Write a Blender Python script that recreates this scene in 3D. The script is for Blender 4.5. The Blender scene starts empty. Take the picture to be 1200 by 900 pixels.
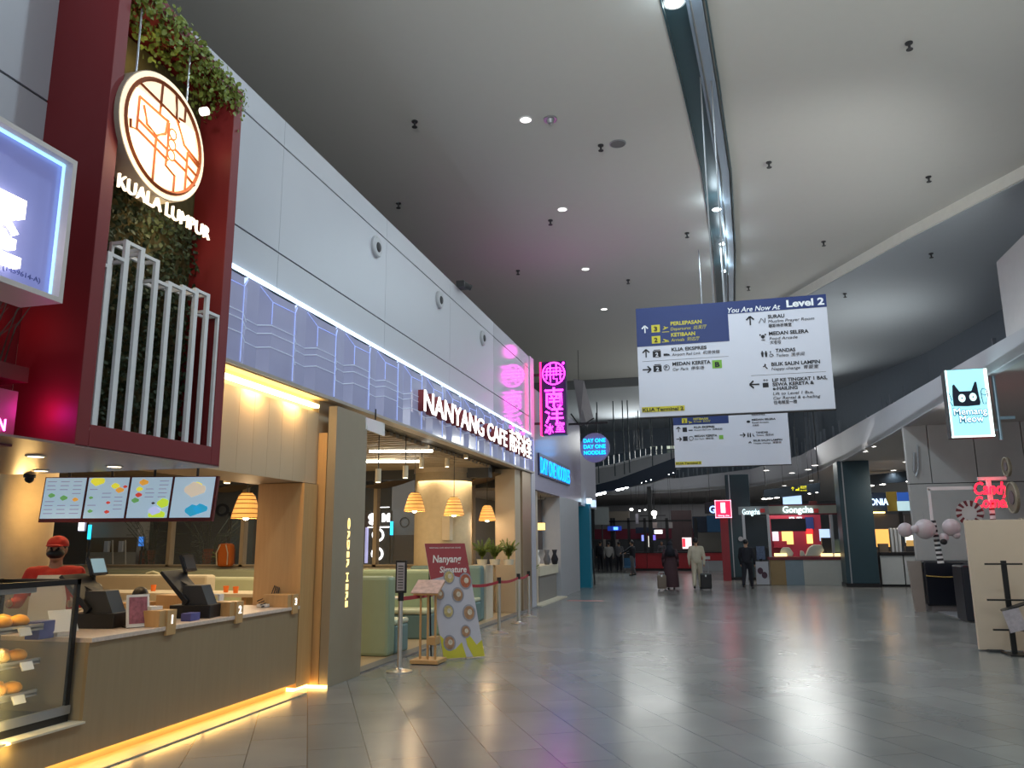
import bpy, bmesh, math, random
from mathutils import Vector, Matrix
random.seed(7)
SC = bpy.context.scene
COL = SC.collection
# ---------------- camera ----------------
F = 930.0
def _n(v): return Vector(v).normalized()
UP = _n((-35, 4660, -930)); YC = Vector((243, -186, -930)); YC = (YC - UP * YC.dot(UP)).normalized(); XC = YC.cross(UP)
M = Matrix((XC, YC, UP))                       # camera axes -> world axes
H = 1.62
EYE = Vector((0, 0, H))
cam_d = bpy.data.cameras.new('camera'); cam = bpy.data.objects.new('camera', cam_d); COL.objects.link(cam)
cam_d.sensor_fit = 'HORIZONTAL'; cam_d.sensor_width = 36; cam_d.lens = 36 * F / 1200
cam_d.clip_start = 0.05; cam_d.clip_end = 400
cam.matrix_world = Matrix.Translation(EYE) @ M.to_4x4()
SC.camera = cam
# ---------------- world, exposure ----------------
w = bpy.data.worlds.new('world'); SC.world = w; w.use_nodes = True
w.node_tree.nodes['Background'].inputs[0].default_value = (0.86, 0.93, 1.0, 1)
w.node_tree.nodes['Background'].inputs[1].default_value = 0.55
vs = SC.view_settings; vs.view_transform = 'Standard'; vs.look = 'None'; vs.gamma = 1; vs.use_curve_mapping = False
vs.exposure = 0.12
SC.cycles.use_denoising = True
SC.cycles.max_bounces = 6; SC.cycles.sample_clamp_indirect = 6
LIGHTS = []
def lamp(kind, loc, power, color=(1, 1, 1), size=0.1, target=None, angle=None, blend=0.5, name='lamp_light', sy=None):
    d = bpy.data.lights.new(name, kind); d.energy = power; d.color = color
    if kind == 'AREA':
        d.size = size
        if sy: d.shape = 'RECTANGLE'; d.size_y = sy
    else: d.shadow_soft_size = size
    if kind == 'SPOT': d.spot_size = math.radians(angle or 120); d.spot_blend = blend
    o = bpy.data.objects.new(name, d); COL.objects.link(o); o.location = loc
    if target is not None: o.rotation_euler = (Vector(target) - Vector(loc)).to_track_quat('-Z', 'Y').to_euler()
    return o
WARM = (1.0, 0.66, 0.30); COOL = (0.72, 0.90, 1.0)
# unseen fill lights added to brighten the ceiling, aimed up from below
for (x, y, z, e, tx_, ty_) in ((5.6, 9, 5.0, 70, 1.5, 9), (5.6, 17, 5.2, 60, 1.5, 18), (5.4, 26, 5.5, 80, 1.5, 27), (3.2, 36, 5.6, 200, 0, 33), (-4, 45.5, 6.6, 230, -5, 40)):
    lamp('AREA', (x, y, z), e, (0.95, 0.98, 0.95), 3.0, (tx_, ty_, 9), name='added_ceiling_fill')
for (x, y, z, e, tx_, ty_, an) in ((-1.2, -1, 4.2, 1500, -0.9, 8.5, 74), (2.0, -1, 4.2, 1150, 2.2, 8.5, 74), (4.4, 12, 4.9, 330, 1.2, 17, 80)):  # unseen spots added to lift the ceiling around the trough
    lamp('SPOT', (x, y, z), e, (0.97, 0.99, 0.96), 0.5, (tx_, ty_, 9), angle=an, blend=1.0, name='added_ceiling_fill')

# ---------------- materials ----------------
MATS = {}
def mat(name, col, rough=0.5, metal=0.0, emit=0.0, ecol=None, var=0.06, scale=6.0, bump=0.0, ior=1.45, alpha=None, coat=0.0, trans=0.0):
    if name in MATS: return MATS[name]
    m = bpy.data.materials.new(name); m.use_nodes = True; nt = m.node_tree; b = nt.nodes['Principled BSDF']
    b.inputs['Roughness'].default_value = rough; b.inputs['Metallic'].default_value = metal; b.inputs['IOR'].default_value = ior
    b.inputs['Coat Weight'].default_value = coat
    b.inputs['Transmission Weight'].default_value = trans
    if emit:
        b.inputs['Emission Color'].default_value = (*(ecol or col), 1); b.inputs['Emission Strength'].default_value = emit
    tc = nt.nodes.new('ShaderNodeTexCoord'); nz = nt.nodes.new('ShaderNodeTexNoise'); nz.inputs['Scale'].default_value = scale; nz.inputs['Detail'].default_value = 4
    nt.links.new(tc.outputs['Object'], nz.inputs['Vector'])
    mx = nt.nodes.new('ShaderNodeMix'); mx.data_type = 'RGBA'
    mx.inputs[6].default_value = (*[max(0, c * (1 - var)) for c in col], 1); mx.inputs[7].default_value = (*[min(1, c * (1 + var)) for c in col], 1)
    nt.links.new(nz.outputs['Fac'], mx.inputs[0]); nt.links.new(mx.outputs[2], b.inputs['Base Color'])
    if bump:
        bp = nt.nodes.new('ShaderNodeBump'); bp.inputs['Strength'].default_value = bump; bp.inputs['Distance'].default_value = 0.02
        nt.links.new(nz.outputs['Fac'], bp.inputs['Height']); nt.links.new(bp.outputs[0], b.inputs['Normal'])
    if alpha is not None: b.inputs['Alpha'].default_value = alpha
    MATS[name] = m
    return m
def wave_mat(name, c1, c2, rough, scale, axis='Z', dist=2.0, noise_stretch=None):
    if name in MATS: return MATS[name]
    m = bpy.data.materials.new(name); m.use_nodes = True; nt = m.node_tree; b = nt.nodes['Principled BSDF']; b.inputs['Roughness'].default_value = rough
    tc = nt.nodes.new('ShaderNodeTexCoord'); mp = nt.nodes.new('ShaderNodeMapping'); mp.inputs['Scale'].default_value = noise_stretch or (12, 12, 0.8)
    nz = nt.nodes.new('ShaderNodeTexNoise'); nz.inputs['Scale'].default_value = scale; nz.inputs['Detail'].default_value = 6; nz.inputs['Distortion'].default_value = dist * 0.1
    nt.links.new(tc.outputs['Object'], mp.inputs[0]); nt.links.new(mp.outputs[0], nz.inputs['Vector'])
    mx = nt.nodes.new('ShaderNodeMix'); mx.data_type = 'RGBA'; mx.inputs[6].default_value = (*c1, 1); mx.inputs[7].default_value = (*c2, 1)
    nt.links.new(nz.outputs['Fac'], mx.inputs[0]); nt.links.new(mx.outputs[2], b.inputs['Base Color'])
    MATS[name] = m; return m

# ---------------- geometry helpers ----------------
class B:
    def __init__(s): s.bm = bmesh.new()
    def box(s, x0, x1, y0, y1, z0, z1):
        x0, x1 = sorted((x0, x1)); y0, y1 = sorted((y0, y1)); z0, z1 = sorted((z0, z1))
        m = Matrix.Translation(((x0 + x1) / 2, (y0 + y1) / 2, (z0 + z1) / 2)) @ Matrix.Diagonal((x1 - x0, y1 - y0, z1 - z0, 1))
        bmesh.ops.create_cube(s.bm, size=1, matrix=m); return s
    def obox(s, c, size, rot=None, rz=0):
        r = rot.to_4x4() if rot is not None else Matrix.Rotation(rz, 4, 'Z')
        bmesh.ops.create_cube(s.bm, size=1, matrix=Matrix.Translation(c) @ r @ Matrix.Diagonal((*size, 1))); return s
    def cyl(s, p0, p1, r0, r1=None, seg=16):
        p0 = Vector(p0); p1 = Vector(p1); d = p1 - p0; r1 = r0 if r1 is None else r1
        q = d.to_track_quat('Z', 'Y').to_matrix().to_4x4()
        bmesh.ops.create_cone(s.bm, cap_ends=True, segments=seg, radius1=r0, radius2=max(r1, 1e-5), depth=d.length, matrix=Matrix.Translation((p0 + p1) / 2) @ q); return s
    def ball(s, c, r, seg=14, rot=None):
        r = (r, r, r) if not hasattr(r, '__len__') else r
        rm = rot.to_4x4() if rot is not None else Matrix.Identity(4)
        bmesh.ops.create_uvsphere(s.bm, u_segments=seg, v_segments=max(6, seg * 2 // 3), radius=1, matrix=Matrix.Translation(c) @ rm @ Matrix.Diagonal((*r, 1))); return s
    def lathe(s, prof, c=(0, 0, 0), seg=24):
        vs_ = []
        for r, z in prof:
            vs_.append([s.bm.verts.new((c[0] + r * math.cos(2 * math.pi * k / seg), c[1] + r * math.sin(2 * math.pi * k / seg), c[2] + z)) for k in range(seg)])
        for a, b in zip(vs_, vs_[1:]):
            for k in range(seg): s.bm.faces.new((a[k], a[(k + 1) % seg], b[(k + 1) % seg], b[k]))
        return s
    def prism(s, pts, d):
        d = Vector(d); pts = [Vector(p) for p in pts]
        a = [s.bm.verts.new(p) for p in pts]; b = [s.bm.verts.new(p + d) for p in pts]; n = len(a)
        f = [s.bm.faces.new(a), s.bm.faces.new(b[::-1])]
        for k in range(n): f.append(s.bm.faces.new((a[(k + 1) % n], a[k], b[k], b[(k + 1) % n])))
        bmesh.ops.recalc_face_normals(s.bm, faces=f); return s
    def tube(s, pts, r, seg=6, closed=False):
        pts = [Vector(p) for p in pts]; n = len(pts); rings = []
        for i, p in enumerate(pts):
            if closed: t = pts[(i + 1) % n] - pts[i - 1]
            else: t = pts[min(i + 1, n - 1)] - pts[max(i - 1, 0)]
            q = t.to_track_quat('Z', 'Y').to_matrix()
            rr = r[i] if hasattr(r, '__len__') else r
            rings.append([s.bm.verts.new(p + q @ Vector((rr * math.cos(2 * math.pi * k / seg), rr * math.sin(2 * math.pi * k / seg), 0))) for k in range(seg)])
        for i in range(n if closed else n - 1):
            a = rings[i]; b = rings[(i + 1) % n]
            # best rotational match
            o = min(range(seg), key=lambda o: (a[0].co - b[o].co).length)
            for k in range(seg):
                s.bm.faces.new((a[k], a[(k + 1) % seg], b[(k + 1 + o) % seg], b[(k + o) % seg]))
        if not closed: s.bm.faces.new(rings[0][::-1]); s.bm.faces.new(rings[-1])
        return s
    def disc(s, c, rx, ry, n, depth=0.004, seg=20, up=(0, 0, 1)):
        n = Vector(n).normalized(); u = Vector(up); r = u.cross(n).normalized(); u = n.cross(r)
        c = Vector(c)
        return s.prism([c + r * rx * math.cos(2 * math.pi * k / seg) + u * ry * math.sin(2 * math.pi * k / seg) for k in range(seg)], n * depth)
    def text(s, body, pos, cap, right, up, n, width=None, depth=0.01, bold=0.0, align='LEFT', shear=0.0, mirror=False):
        cu = bpy.data.curves.new('t', 'FONT'); cu.body = body; cu.size = 1.0; cu.extrude = 0.5; cu.offset = bold; cu.shear = shear
        cu.resolution_u = 3; cu.align_x = 'LEFT'; cu.align_y = 'BOTTOM_BASELINE'
        o = bpy.data.objects.new('t', cu); COL.objects.link(o)
        dg = bpy.context.evaluated_depsgraph_get(); me = bpy.data.meshes.new_from_object(o.evaluated_get(dg))
        bpy.data.objects.remove(o); bpy.data.curves.remove(cu)
        if not me.vertices: return s
        xs = [v.co.x for v in me.vertices]; x0, x1 = min(xs), max(xs); k = cap / 0.73
        kx = (width / (x1 - x0)) if width else k
        off = {'LEFT': 0, 'CENTER': -(x1 - x0) / 2 * kx, 'RIGHT': -(x1 - x0) * kx}[align]
        right = Vector(right).normalized(); up = Vector(up).normalized(); n = Vector(n).normalized(); pos = Vector(pos)
        for v in me.vertices:
            lx = (v.co.x - x0) * kx + off
            if mirror: lx = -lx
            v.co = pos + right * lx + up * (v.co.y * k) + n * ((v.co.z + 0.5) * depth)
        s.bm.from_mesh(me); bpy.data.meshes.remove(me); return s
    def append(s, other): 
        me = bpy.data.meshes.new('x'); other.bm.to_mesh(me); s.bm.from_mesh(me); bpy.data.meshes.remove(me); return s
OFF = {}
def obj(name, b, m, parent=None, bevel=0.0, smooth=False, label=None, kind=None, origin=None):
    bm = b.bm if isinstance(b, B) else b
    if origin is None:
        if parent is not None: origin = OFF[parent.name]
        elif bm.verts:
            xs = [v.co for v in bm.verts]
            origin = Vector(((min(v.x for v in xs) + max(v.x for v in xs)) / 2, (min(v.y for v in xs) + max(v.y for v in xs)) / 2, min(v.z for v in xs)))
        else: origin = Vector()
    origin = Vector(origin)
    bmesh.ops.translate(bm, verts=bm.verts, vec=-origin)
    me = bpy.data.meshes.new(name); bm.to_mesh(me); bm.free()
    for mm in (m if isinstance(m, (list, tuple)) else [m]): me.materials.append(mm)
    if smooth:
        for p in me.polygons: p.use_smooth = True
    o = bpy.data.objects.new(name, me); COL.objects.link(o)
    OFF[o.name] = origin
    if parent is not None: o.parent = parent; o.location = origin - OFF[parent.name]
    else: o.location = origin
    if bevel:
        md = o.modifiers.new('bevel', 'BEVEL'); md.width = bevel; md.segments = 2; md.limit_method = 'ANGLE'
    if label: o['label'] = label
    if kind: o['kind'] = kind
    return o
def tag(o, label, cat, group=None, kind=None):
    if label: o['label'] = label
    if cat: o['category'] = cat
    if group: o['group'] = group
    if kind: o['kind'] = kind
    return o
def thing(name, label, cat, loc=(0, 0, 0), rz=0, group=None):
    o = bpy.data.objects.new(name, None); COL.objects.link(o); o.location = loc; o.rotation_euler = (0, 0, rz); o.empty_display_size = .1
    OFF[o.name] = Vector(loc) if not rz else Vector((0, 0, 0))
    return tag(o, label, cat, group)
def local(name, label, cat, loc, rz=0, group=None):       # a thing whose parts are given in its own coordinates
    o = thing(name, label, cat, loc, rz, group); OFF[o.name] = Vector((0, 0, 0)); return o
def dup(root, loc, rz=None, label=None, group=None, scale=None):
    def cp(o, p):
        c = o.copy(); COL.objects.link(c); c.parent = p
        for ch in o.children: cp(ch, c)
        return c
    r = cp(root, None); r.location = loc
    if rz is not None: r.rotation_euler = (0, 0, rz)
    if scale: r.scale = (scale,) * 3
    if label: r['label'] = label
    if group: r['group'] = group
    return r
def struct(name, b, m, parent=None, **k):
    o = obj(name, b, m, parent, **k)
    if parent is None: o['kind'] = 'structure'
    return o
def single(name, b, m, label, cat, group=None, **k):
    return tag(obj(name, b, m, **k), label, cat, group)
# measured-photo helpers: a pixel's ray cut with a real plane of the place
def ray(px, py): return M @ Vector(((px - 600) / F, -(py - 450) / F, -1))
def atY(px, py, Y): d = ray(px, py); return EYE + d * (Y / d.y)
def atX(px, py, X): d = ray(px, py); return EYE + d * (X / d.x)
def atZ(px, py, Z): d = ray(px, py); return EYE + d * ((Z - H) / d.z)
X_, Y_, Z_ = Vector((1, 0, 0)), Vector((0, 1, 0)), Vector((0, 0, 1))
def polyY(b, pts, Y, depth): return b.prism([atY(px, py, Y) for px, py in pts], (0, depth, 0))
def rectY(b, x0, y0, x1, y1, Y, depth):                 # axis-aligned slab seen in that pixel window
    a = atY(x0, y1, Y); c = atY(x1, y0, Y); return b.box(a.x, c.x, Y, Y + depth, a.z, c.z)
# ======================= materials =======================
def floor_material():
    m = bpy.data.materials.new('polished_tile'); m.use_nodes = True; nt = m.node_tree; b = nt.nodes['Principled BSDF']; L = nt.links.new
    tc = nt.nodes.new('ShaderNodeTexCoord'); mp = nt.nodes.new('ShaderNodeMapping')
    mp.inputs['Rotation'].default_value = (0, 0, math.radians(61.5)); mp.inputs['Location'].default_value = (0.1, -0.06, 0)
    br = nt.nodes.new('ShaderNodeTexBrick'); br.inputs['Scale'].default_value = 1; br.inputs['Brick Width'].default_value = 0.92; br.inputs['Row Height'].default_value = 0.46
    br.inputs['Mortar Size'].default_value = 0.004; br.inputs['Mortar Smooth'].default_value = 0.2; br.inputs['Bias'].default_value = 0
    br.inputs['Color1'].default_value = (0.205, 0.205, 0.195, 1); br.inputs['Color2'].default_value = (0.255, 0.252, 0.24, 1); br.inputs['Mortar'].default_value = (0.06, 0.06, 0.058, 1)
    L(tc.outputs['Object'], mp.inputs[0]); L(mp.outputs[0], br.inputs[0])
    nz = nt.nodes.new('ShaderNodeTexNoise'); nz.inputs['Scale'].default_value = 0.9; nz.inputs['Detail'].default_value = 8; L(tc.outputs['Object'], nz.inputs['Vector'])
    mx = nt.nodes.new('ShaderNodeMix'); mx.data_type = 'RGBA'; mx.blend_type = 'MULTIPLY'; mx.inputs[0].default_value = 0.5
    cr = nt.nodes.new('ShaderNodeValToRGB'); cr.color_ramp.elements[0].color = (0.6, 0.6, 0.6, 1); cr.color_ramp.elements[0].position = .3; cr.color_ramp.elements[1].color = (1, 1, 1, 1); cr.color_ramp.elements[1].position = .7
    L(nz.outputs['Fac'], cr.inputs[0]); L(br.outputs['Color'], mx.inputs[6]); L(cr.outputs[0], mx.inputs[7]); L(mx.outputs[2], b.inputs['Base Color'])
    mr = nt.nodes.new('ShaderNodeMapRange'); mr.inputs[3].default_value = 0.16; mr.inputs[4].default_value = 0.30
    L(nz.outputs['Fac'], mr.inputs[0]); L(mr.outputs[0], b.inputs['Roughness'])
    b.inputs['IOR'].default_value = 1.6
    bp = nt.nodes.new('ShaderNodeBump'); bp.inputs['Strength'].default_value = 0.04; bp.inputs['Distance'].default_value = 0.01
    n2 = nt.nodes.new('ShaderNodeTexNoise'); n2.inputs['Scale'].default_value = 14; L(tc.outputs['Object'], n2.inputs['Vector']); L(n2.outputs['Fac'], bp.inputs['Height']); L(bp.outputs[0], b.inputs['Normal'])
    return m
M_FLOOR = floor_material()
M_CEIL = mat('ceiling_paint', (0.56, 0.56, 0.53), 0.85, var=0.02)
M_WALL = mat('panel_wall', (0.50, 0.51, 0.56), 0.42, var=0.02, scale=1.5, ior=1.5)
M_WALLG = mat('panel_wall_glossy', (0.50, 0.50, 0.56), 0.10, var=0.02, scale=1.5, ior=1.6)
M_DARKGAP = mat('joint_gap', (0.02, 0.02, 0.02), 0.9)
M_TEAL = mat('teal_metal', (0.022, 0.05, 0.065), 0.45)
M_MEZZ = mat('mezz_paint', (0.46, 0.45, 0.48), 0.6, var=0.03)
M_SOFFIT = mat('mezz_soffit', (0.48, 0.46, 0.44), 0.8, var=0.03)
M_BLUEGREY = mat('upper_wall', (0.16, 0.19, 0.23), 0.6)
M_ROD = mat('rod_metal', (0.22, 0.25, 0.29), 0.4)
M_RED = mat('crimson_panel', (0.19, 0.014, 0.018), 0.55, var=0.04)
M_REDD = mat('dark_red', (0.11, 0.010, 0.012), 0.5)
M_WHITE = mat('white_paint', (0.75, 0.75, 0.75), 0.45, var=0.02)
M_GREYM = mat('grey_metal', (0.35, 0.36, 0.38), 0.35, 0.6)
M_STEEL = mat('brushed_steel', (0.62, 0.60, 0.57), 0.28, 0.95)
M_BLACK = mat('black_plastic', (0.012, 0.012, 0.014), 0.4)
M_BLK2 = mat('charcoal', (0.035, 0.036, 0.04), 0.55)
M_TAUPE = mat('taupe_laminate', (0.30, 0.245, 0.17), 0.5, var=0.05)
M_OAK = wave_mat('oak_veneer', (0.46, 0.26, 0.10), (0.58, 0.36, 0.16), 0.45, 3)
M_BEIGE = mat('beige_laminate', (0.47, 0.37, 0.25), 0.5, var=0.03)
M_CREAM = mat('cream_plaster', (0.62, 0.50, 0.32), 0.75, var=0.12, scale=9, bump=0.15)
M_CREAMP = mat('cream_paint', (0.62, 0.55, 0.42), 0.6)
M_TERR = mat('counter_stone', (0.62, 0.50, 0.42), 0.35, var=0.25, scale=30)
M_GREEN = mat('sage_leather', (0.27, 0.34, 0.22), 0.5, var=0.05)
M_GREENL = mat('pale_sage_leather', (0.50, 0.52, 0.36), 0.5, var=0.05)
M_TEALF = mat('dusty_teal_leather', (0.14, 0.22, 0.21), 0.5)
M_GLASS = mat('clear_glass', (0.9, 0.95, 0.95), 0.02, alpha=0.05, ior=1.2)
M_WOODFL = wave_mat('warm_floor', (0.42, 0.30, 0.16), (0.52, 0.38, 0.22), 0.35, 2)
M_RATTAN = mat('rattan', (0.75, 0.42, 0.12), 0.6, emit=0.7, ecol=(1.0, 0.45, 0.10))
M_LEAF = mat('leaf_green', (0.17, 0.22, 0.04), 0.5, var=0.5, scale=20)
M_LEAFD = mat('deep_leaf_green', (0.028, 0.045, 0.015), 0.6, var=0.5, scale=20)
M_MOSS = mat('green_wall_backing', (0.075, 0.060, 0.022), 0.95, var=0.5, scale=12, bump=0.6)
M_PAPER = mat('paper_white', (0.75, 0.73, 0.70), 0.6)
M_INK = mat('black_ink', (0.015, 0.015, 0.02), 0.6)
M_NAVY = mat('navy_sign', (0.015, 0.035, 0.16), 0.4)
M_YEL = mat('sign_yellow', (0.62, 0.55, 0.04), 0.5)
M_SIGNW = mat('sign_white', (0.66, 0.68, 0.78), 0.35, var=0.01)
def em(name, col, s): return mat(name, tuple(min(1, c) for c in col), 0.5, emit=s, ecol=col, var=0)
E_WHITE = em('lit_white', (1, 1, 1), 3.0)
E_WARMW = em('lit_warm_white', (1, 0.86, 0.62), 4.0)
E_WARM = em('led_warm', (1, 0.62, 0.18), 5.0)
E_COOL = em('downlight_cool', (0.80, 1.0, 1.0), 14.0)
E_DOWN = em('downlight_white', (1.0, 0.95, 0.88), 7.0)
E_PINK = em('neon_pink', (1.0, 0.03, 0.80), 7.0)
E_PINKR = em('neon_rose', (1.0, 0.02, 0.18), 2.5)
E_BLUE = em('neon_blue', (0.0, 0.35, 1.0), 3.0)
E_CYAN = em('lit_cyan', (0.02, 0.55, 1.0), 2.2)
E_RED = em('neon_red', (1.0, 0.01, 0.03), 3.5)

# ======================= setting =======================
struct('floor', B().box(-40, 16, -8, 70, -0.1, 0), M_FLOOR, origin=(0, 0, 0))
SLOT_L = [(-1.25, -5), (-0.80, 4), (-0.36, 10), (-0.17, 12.2), (0.08, 15.5), (0.27, 20), (0.35, 24), (0.45, 30), (0.5, 36)]
SLOT_R = [(x + 0.38 - 0.004 * y, y) for x, y in SLOT_L]
RIDGE = [(20, -7), (9.6, 10.5), (6.4, 17.0), (4.79, 20.04), (2.62, 24.7), (0.3, 30.5), (-0.5, 36)]
b = B(); Zc = 9.0
b.prism([(x, y, Zc) for x, y in SLOT_L] + [(-40, 36, Zc), (-40, -5, Zc)], (0, 0, .2))
rr = [(x, y) for x, y in RIDGE if y < 29]
sr = [(x, y) for x, y in SLOT_R if y < 29]
b.prism([(x, y, Zc) for x, y in sr] + [(0.85, 29, Zc)] + [(x, y, Zc) for x, y in rr[::-1]] + [(20, -7, Zc)][:0], (0, 0, .2))
struct('ceiling', b, M_CEIL, origin=(0, 0, 9))
b = B(); b.prism([(x, y, 8.72) for x, y in RIDGE[:-1]] + [(0.0, 36, 8.72), (-40, 36, 8.72), (-40, 72, 8.72), (24, 72, 8.72), (24, -7, 8.72)], (0, 0, .2))
struct('ceiling', b, mat('ceiling_paint_cool', (0.42, 0.46, 0.50), 0.85, var=0.02), origin=(0, 0, 8.7))
b = B()
for (p, q) in zip(RIDGE, RIDGE[1:]):
    d = Vector((q[0] - p[0], q[1] - p[1], 0)).normalized(); nn = Vector((d.y, -d.x, 0))
    if nn.x < 0: nn = -nn
    P0 = Vector((*p, 8.74)); P1 = Vector((*q, 8.74))
    b.prism([P0 - nn * .06, P0 + nn * .16, P0 + nn * .16 + Z_ * .1, P0 - nn * .06 + Z_ * .34], P1 - P0)
struct('trim_1', b, mat('cove_edge', (0.78, 0.77, 0.70), 0.6))
b = B().box(-40, -0.2, 35.9, 36.05, 8.6, 9.05)
struct('trim_2', b, mat('ceiling_step', (0.18, 0.19, 0.20), 0.8))
# slot: dark recessed trough with a steel rail along it
b = B()
for i in range(len(SLOT_L) - 1):
    (x0, y0), (x1, y1) = SLOT_L[i], SLOT_L[i + 1]; (u0, _), (u1, _) = SLOT_R[i], SLOT_R[i + 1]
    d = Vector((x1 - x0, y1 - y0, 0)); e = Vector((u1 - u0, y1 - y0, 0))
    b.prism([(x0 - .02, y0, 8.97), (x0, y0, 8.97), (x0, y0, 9.3), (x0 - .02, y0, 9.3)], d)
    b.prism([(u0 + .24, y0, 8.9), (u0 + .26, y0, 8.9), (u0 + .26, y0, 9.3), (u0 + .24, y0, 9.3)], e)
    b.prism([(x0, y0, 9.06), (x1, y1, 9.06), (u1 + .26, y1, 9.06), (u0 + .26, y0, 9.06)], (0, 0, .03))
struct('trim_3', b, mat('trough_teal', (0.035, 0.075, 0.09), 0.35))
b = B()
for i in range(len(SLOT_L) - 1):
    (u0, y0), (u1, y1) = SLOT_R[i], SLOT_R[i + 1]; e = Vector((u1 - u0, y1 - y0, 0))
    b.prism([(u0 + .06, y0, 8.9), (u0 + .20, y0, 8.9), (u0 + .20, y0, 9.06), (u0 + .06, y0, 9.06)], e)
    b.prism([(u0 - .02, y0, 8.96), (u0 + .02, y0, 8.96), (u0 + .02, y0, 9.0), (u0 - .02, y0, 9.0)], e)
struct('trim_4', b, mat('rail_grey', (0.30, 0.37, 0.45), 0.4, 0.3))
# left wall: three rows of panels with open joints over the cafe
b = B()
rows = [(4.40, 4.845), (4.865, 6.14), (6.16, 6.48)]
ys = [-5, -2.6, -0.2, 2.2, 4.6, 7.6, 10.6, 13.6, 16.6]
for z0, z1 in rows:
    for y0, y1 in zip(ys, ys[1:]): b.box(-4.67, -4.65, y0 + .003, y1 - .003, z0, z1)
struct('wall_left', b, M_WALL)
b = B()
for z0, z1 in rows: b.box(-4.67, -4.65, 16.606, 20.08, z0, z1)
struct('wall_left', b, M_WALLG)
struct('wall_left', B().box(-4.95, -4.68, -5, 20.1, 4.4, 6.46), mat('wall_backing', (0.10, 0.10, 0.11), 0.8))
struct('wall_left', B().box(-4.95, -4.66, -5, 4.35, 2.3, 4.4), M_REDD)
struct('trim_5', B().box(-4.98, -4.62, 20.1, 20.55, 0.0, 6.5), mat('corner_post', (0.48, 0.47, 0.52), 0.3), bevel=.01)
# blue glossy acrylic fascia, folded into shallow facets, lit along its top edge
b = B(); y = 5.98; prof = []
while y < 20.0:
    prof += [(-4.62, y), (-4.62, y + .22), (-4.56, y + .38), (-4.56, y + .86)]; y += 1.02
prof += [(-4.62, y if y < 20.1 else 20.08)]
prof = [(x, min(yy, 20.08)) for x, yy in prof]
for (xa, ya), (xb, yb) in zip(prof, prof[1:]):
    if yb - ya > .01:
        ta = 4.30 if xa > -4.6 else 4.36; tb = 4.30 if xb > -4.6 else 4.36
        b.prism([(xa, ya, 3.40), (xb, yb, 3.40), (xb, yb, tb), (-4.70, yb, 4.38), (-4.70, ya, 4.38), (xa, ya, ta)], (-0.03, 0, 0)) if abs(xa - xb) < 1e-6 else b.prism([(xa, ya, 3.40), (xb, yb, 3.40), (xb, yb, tb), (xa, ya, ta)], (-0.03, 0, 0))
t = thing('shop_fascia', 'glossy folded blue acrylic fascia band above the cafe front, lit along its top edge', 'fascia', (-4.65, 13, 3.4))
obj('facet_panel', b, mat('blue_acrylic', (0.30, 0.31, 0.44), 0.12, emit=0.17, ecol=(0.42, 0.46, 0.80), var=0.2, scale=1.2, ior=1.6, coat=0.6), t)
obj('light_strip', B().box(-4.66, -4.60, 5.98, 20.08, 4.385, 4.405), em('strip_cool', (0.62, 0.80, 1.0), 2.2), t)
obj('bottom_trim', B().box(-4.72, -4.54, 5.98, 20.1, 3.36, 3.40), mat('fascia_trim', (0.40, 0.35, 0.30), 0.5), t)
obj('backing', B().box(-4.98, -4.70, 5.98, 20.1, 3.37, 4.40), M_BLK2, t)
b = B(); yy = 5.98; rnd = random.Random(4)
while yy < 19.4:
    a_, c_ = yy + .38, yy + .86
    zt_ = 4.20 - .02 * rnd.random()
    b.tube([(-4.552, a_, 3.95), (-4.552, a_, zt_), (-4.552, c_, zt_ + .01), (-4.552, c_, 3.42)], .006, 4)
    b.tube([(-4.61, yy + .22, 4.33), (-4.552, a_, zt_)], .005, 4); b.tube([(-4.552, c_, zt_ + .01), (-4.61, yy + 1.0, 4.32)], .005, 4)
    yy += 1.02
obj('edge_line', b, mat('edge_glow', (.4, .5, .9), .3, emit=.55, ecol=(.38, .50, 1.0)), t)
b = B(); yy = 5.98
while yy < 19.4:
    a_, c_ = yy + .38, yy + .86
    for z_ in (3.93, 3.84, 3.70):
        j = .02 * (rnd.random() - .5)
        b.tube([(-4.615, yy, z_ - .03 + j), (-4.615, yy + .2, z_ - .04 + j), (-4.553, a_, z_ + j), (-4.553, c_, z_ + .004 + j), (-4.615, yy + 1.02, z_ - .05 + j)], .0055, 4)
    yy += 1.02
obj('painted_glint_line', b, mat('painted_reflection', (.6, .65, .75), .15, emit=.28, ecol=(.55, .68, .9)), t)  # faintly glowing tubes stand in for reflections on the acrylic
# cafe interior shell
struct('floor', B().box(-24, -4.66, 9.7, 19.6, -0.02, 0.012), M_WOODFL)
struct('trim_6', B().box(-4.70, -4.50, 9.7, 20.4, -0.02, 0.02), mat('threshold', (0.16, 0.16, 0.16), 0.4))
b = B()
yy = 6.2
while yy < 17.4: b.box(-20, -4.98, yy, yy + .13, 3.30, 3.36); yy += .26
struct('ceiling', b, mat('ceiling_slat', (0.30, 0.24, 0.17), 0.6), origin=(-12, 12, 3.3))
struct('ceiling', B().box(-24, -4.98, 4.4, 20.1, 3.40, 3.46), mat('ceiling_void', (0.045, 0.04, 0.035), 0.9), origin=(-12, 12, 3.4))
struct('trim_7', B().box(-20, -5.0, 17.4, 17.7, 3.08, 3.34), M_BLK2)
struct('wall_back', B().box(-24, -4.98, 19.0, 19.2, 0, 1.05), M_CREAMP)
struct('wall_far_left', B().box(-40, -8, 33.0, 33.3, 0, 6), mat('far_dusk', (0.10, 0.11, 0.12), 0.7))
struct('wall_side', B().box(-24.2, -24, 4, 33, 0, 6), mat('far_dusk2', (0.08, 0.085, 0.09), 0.7))
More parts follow.
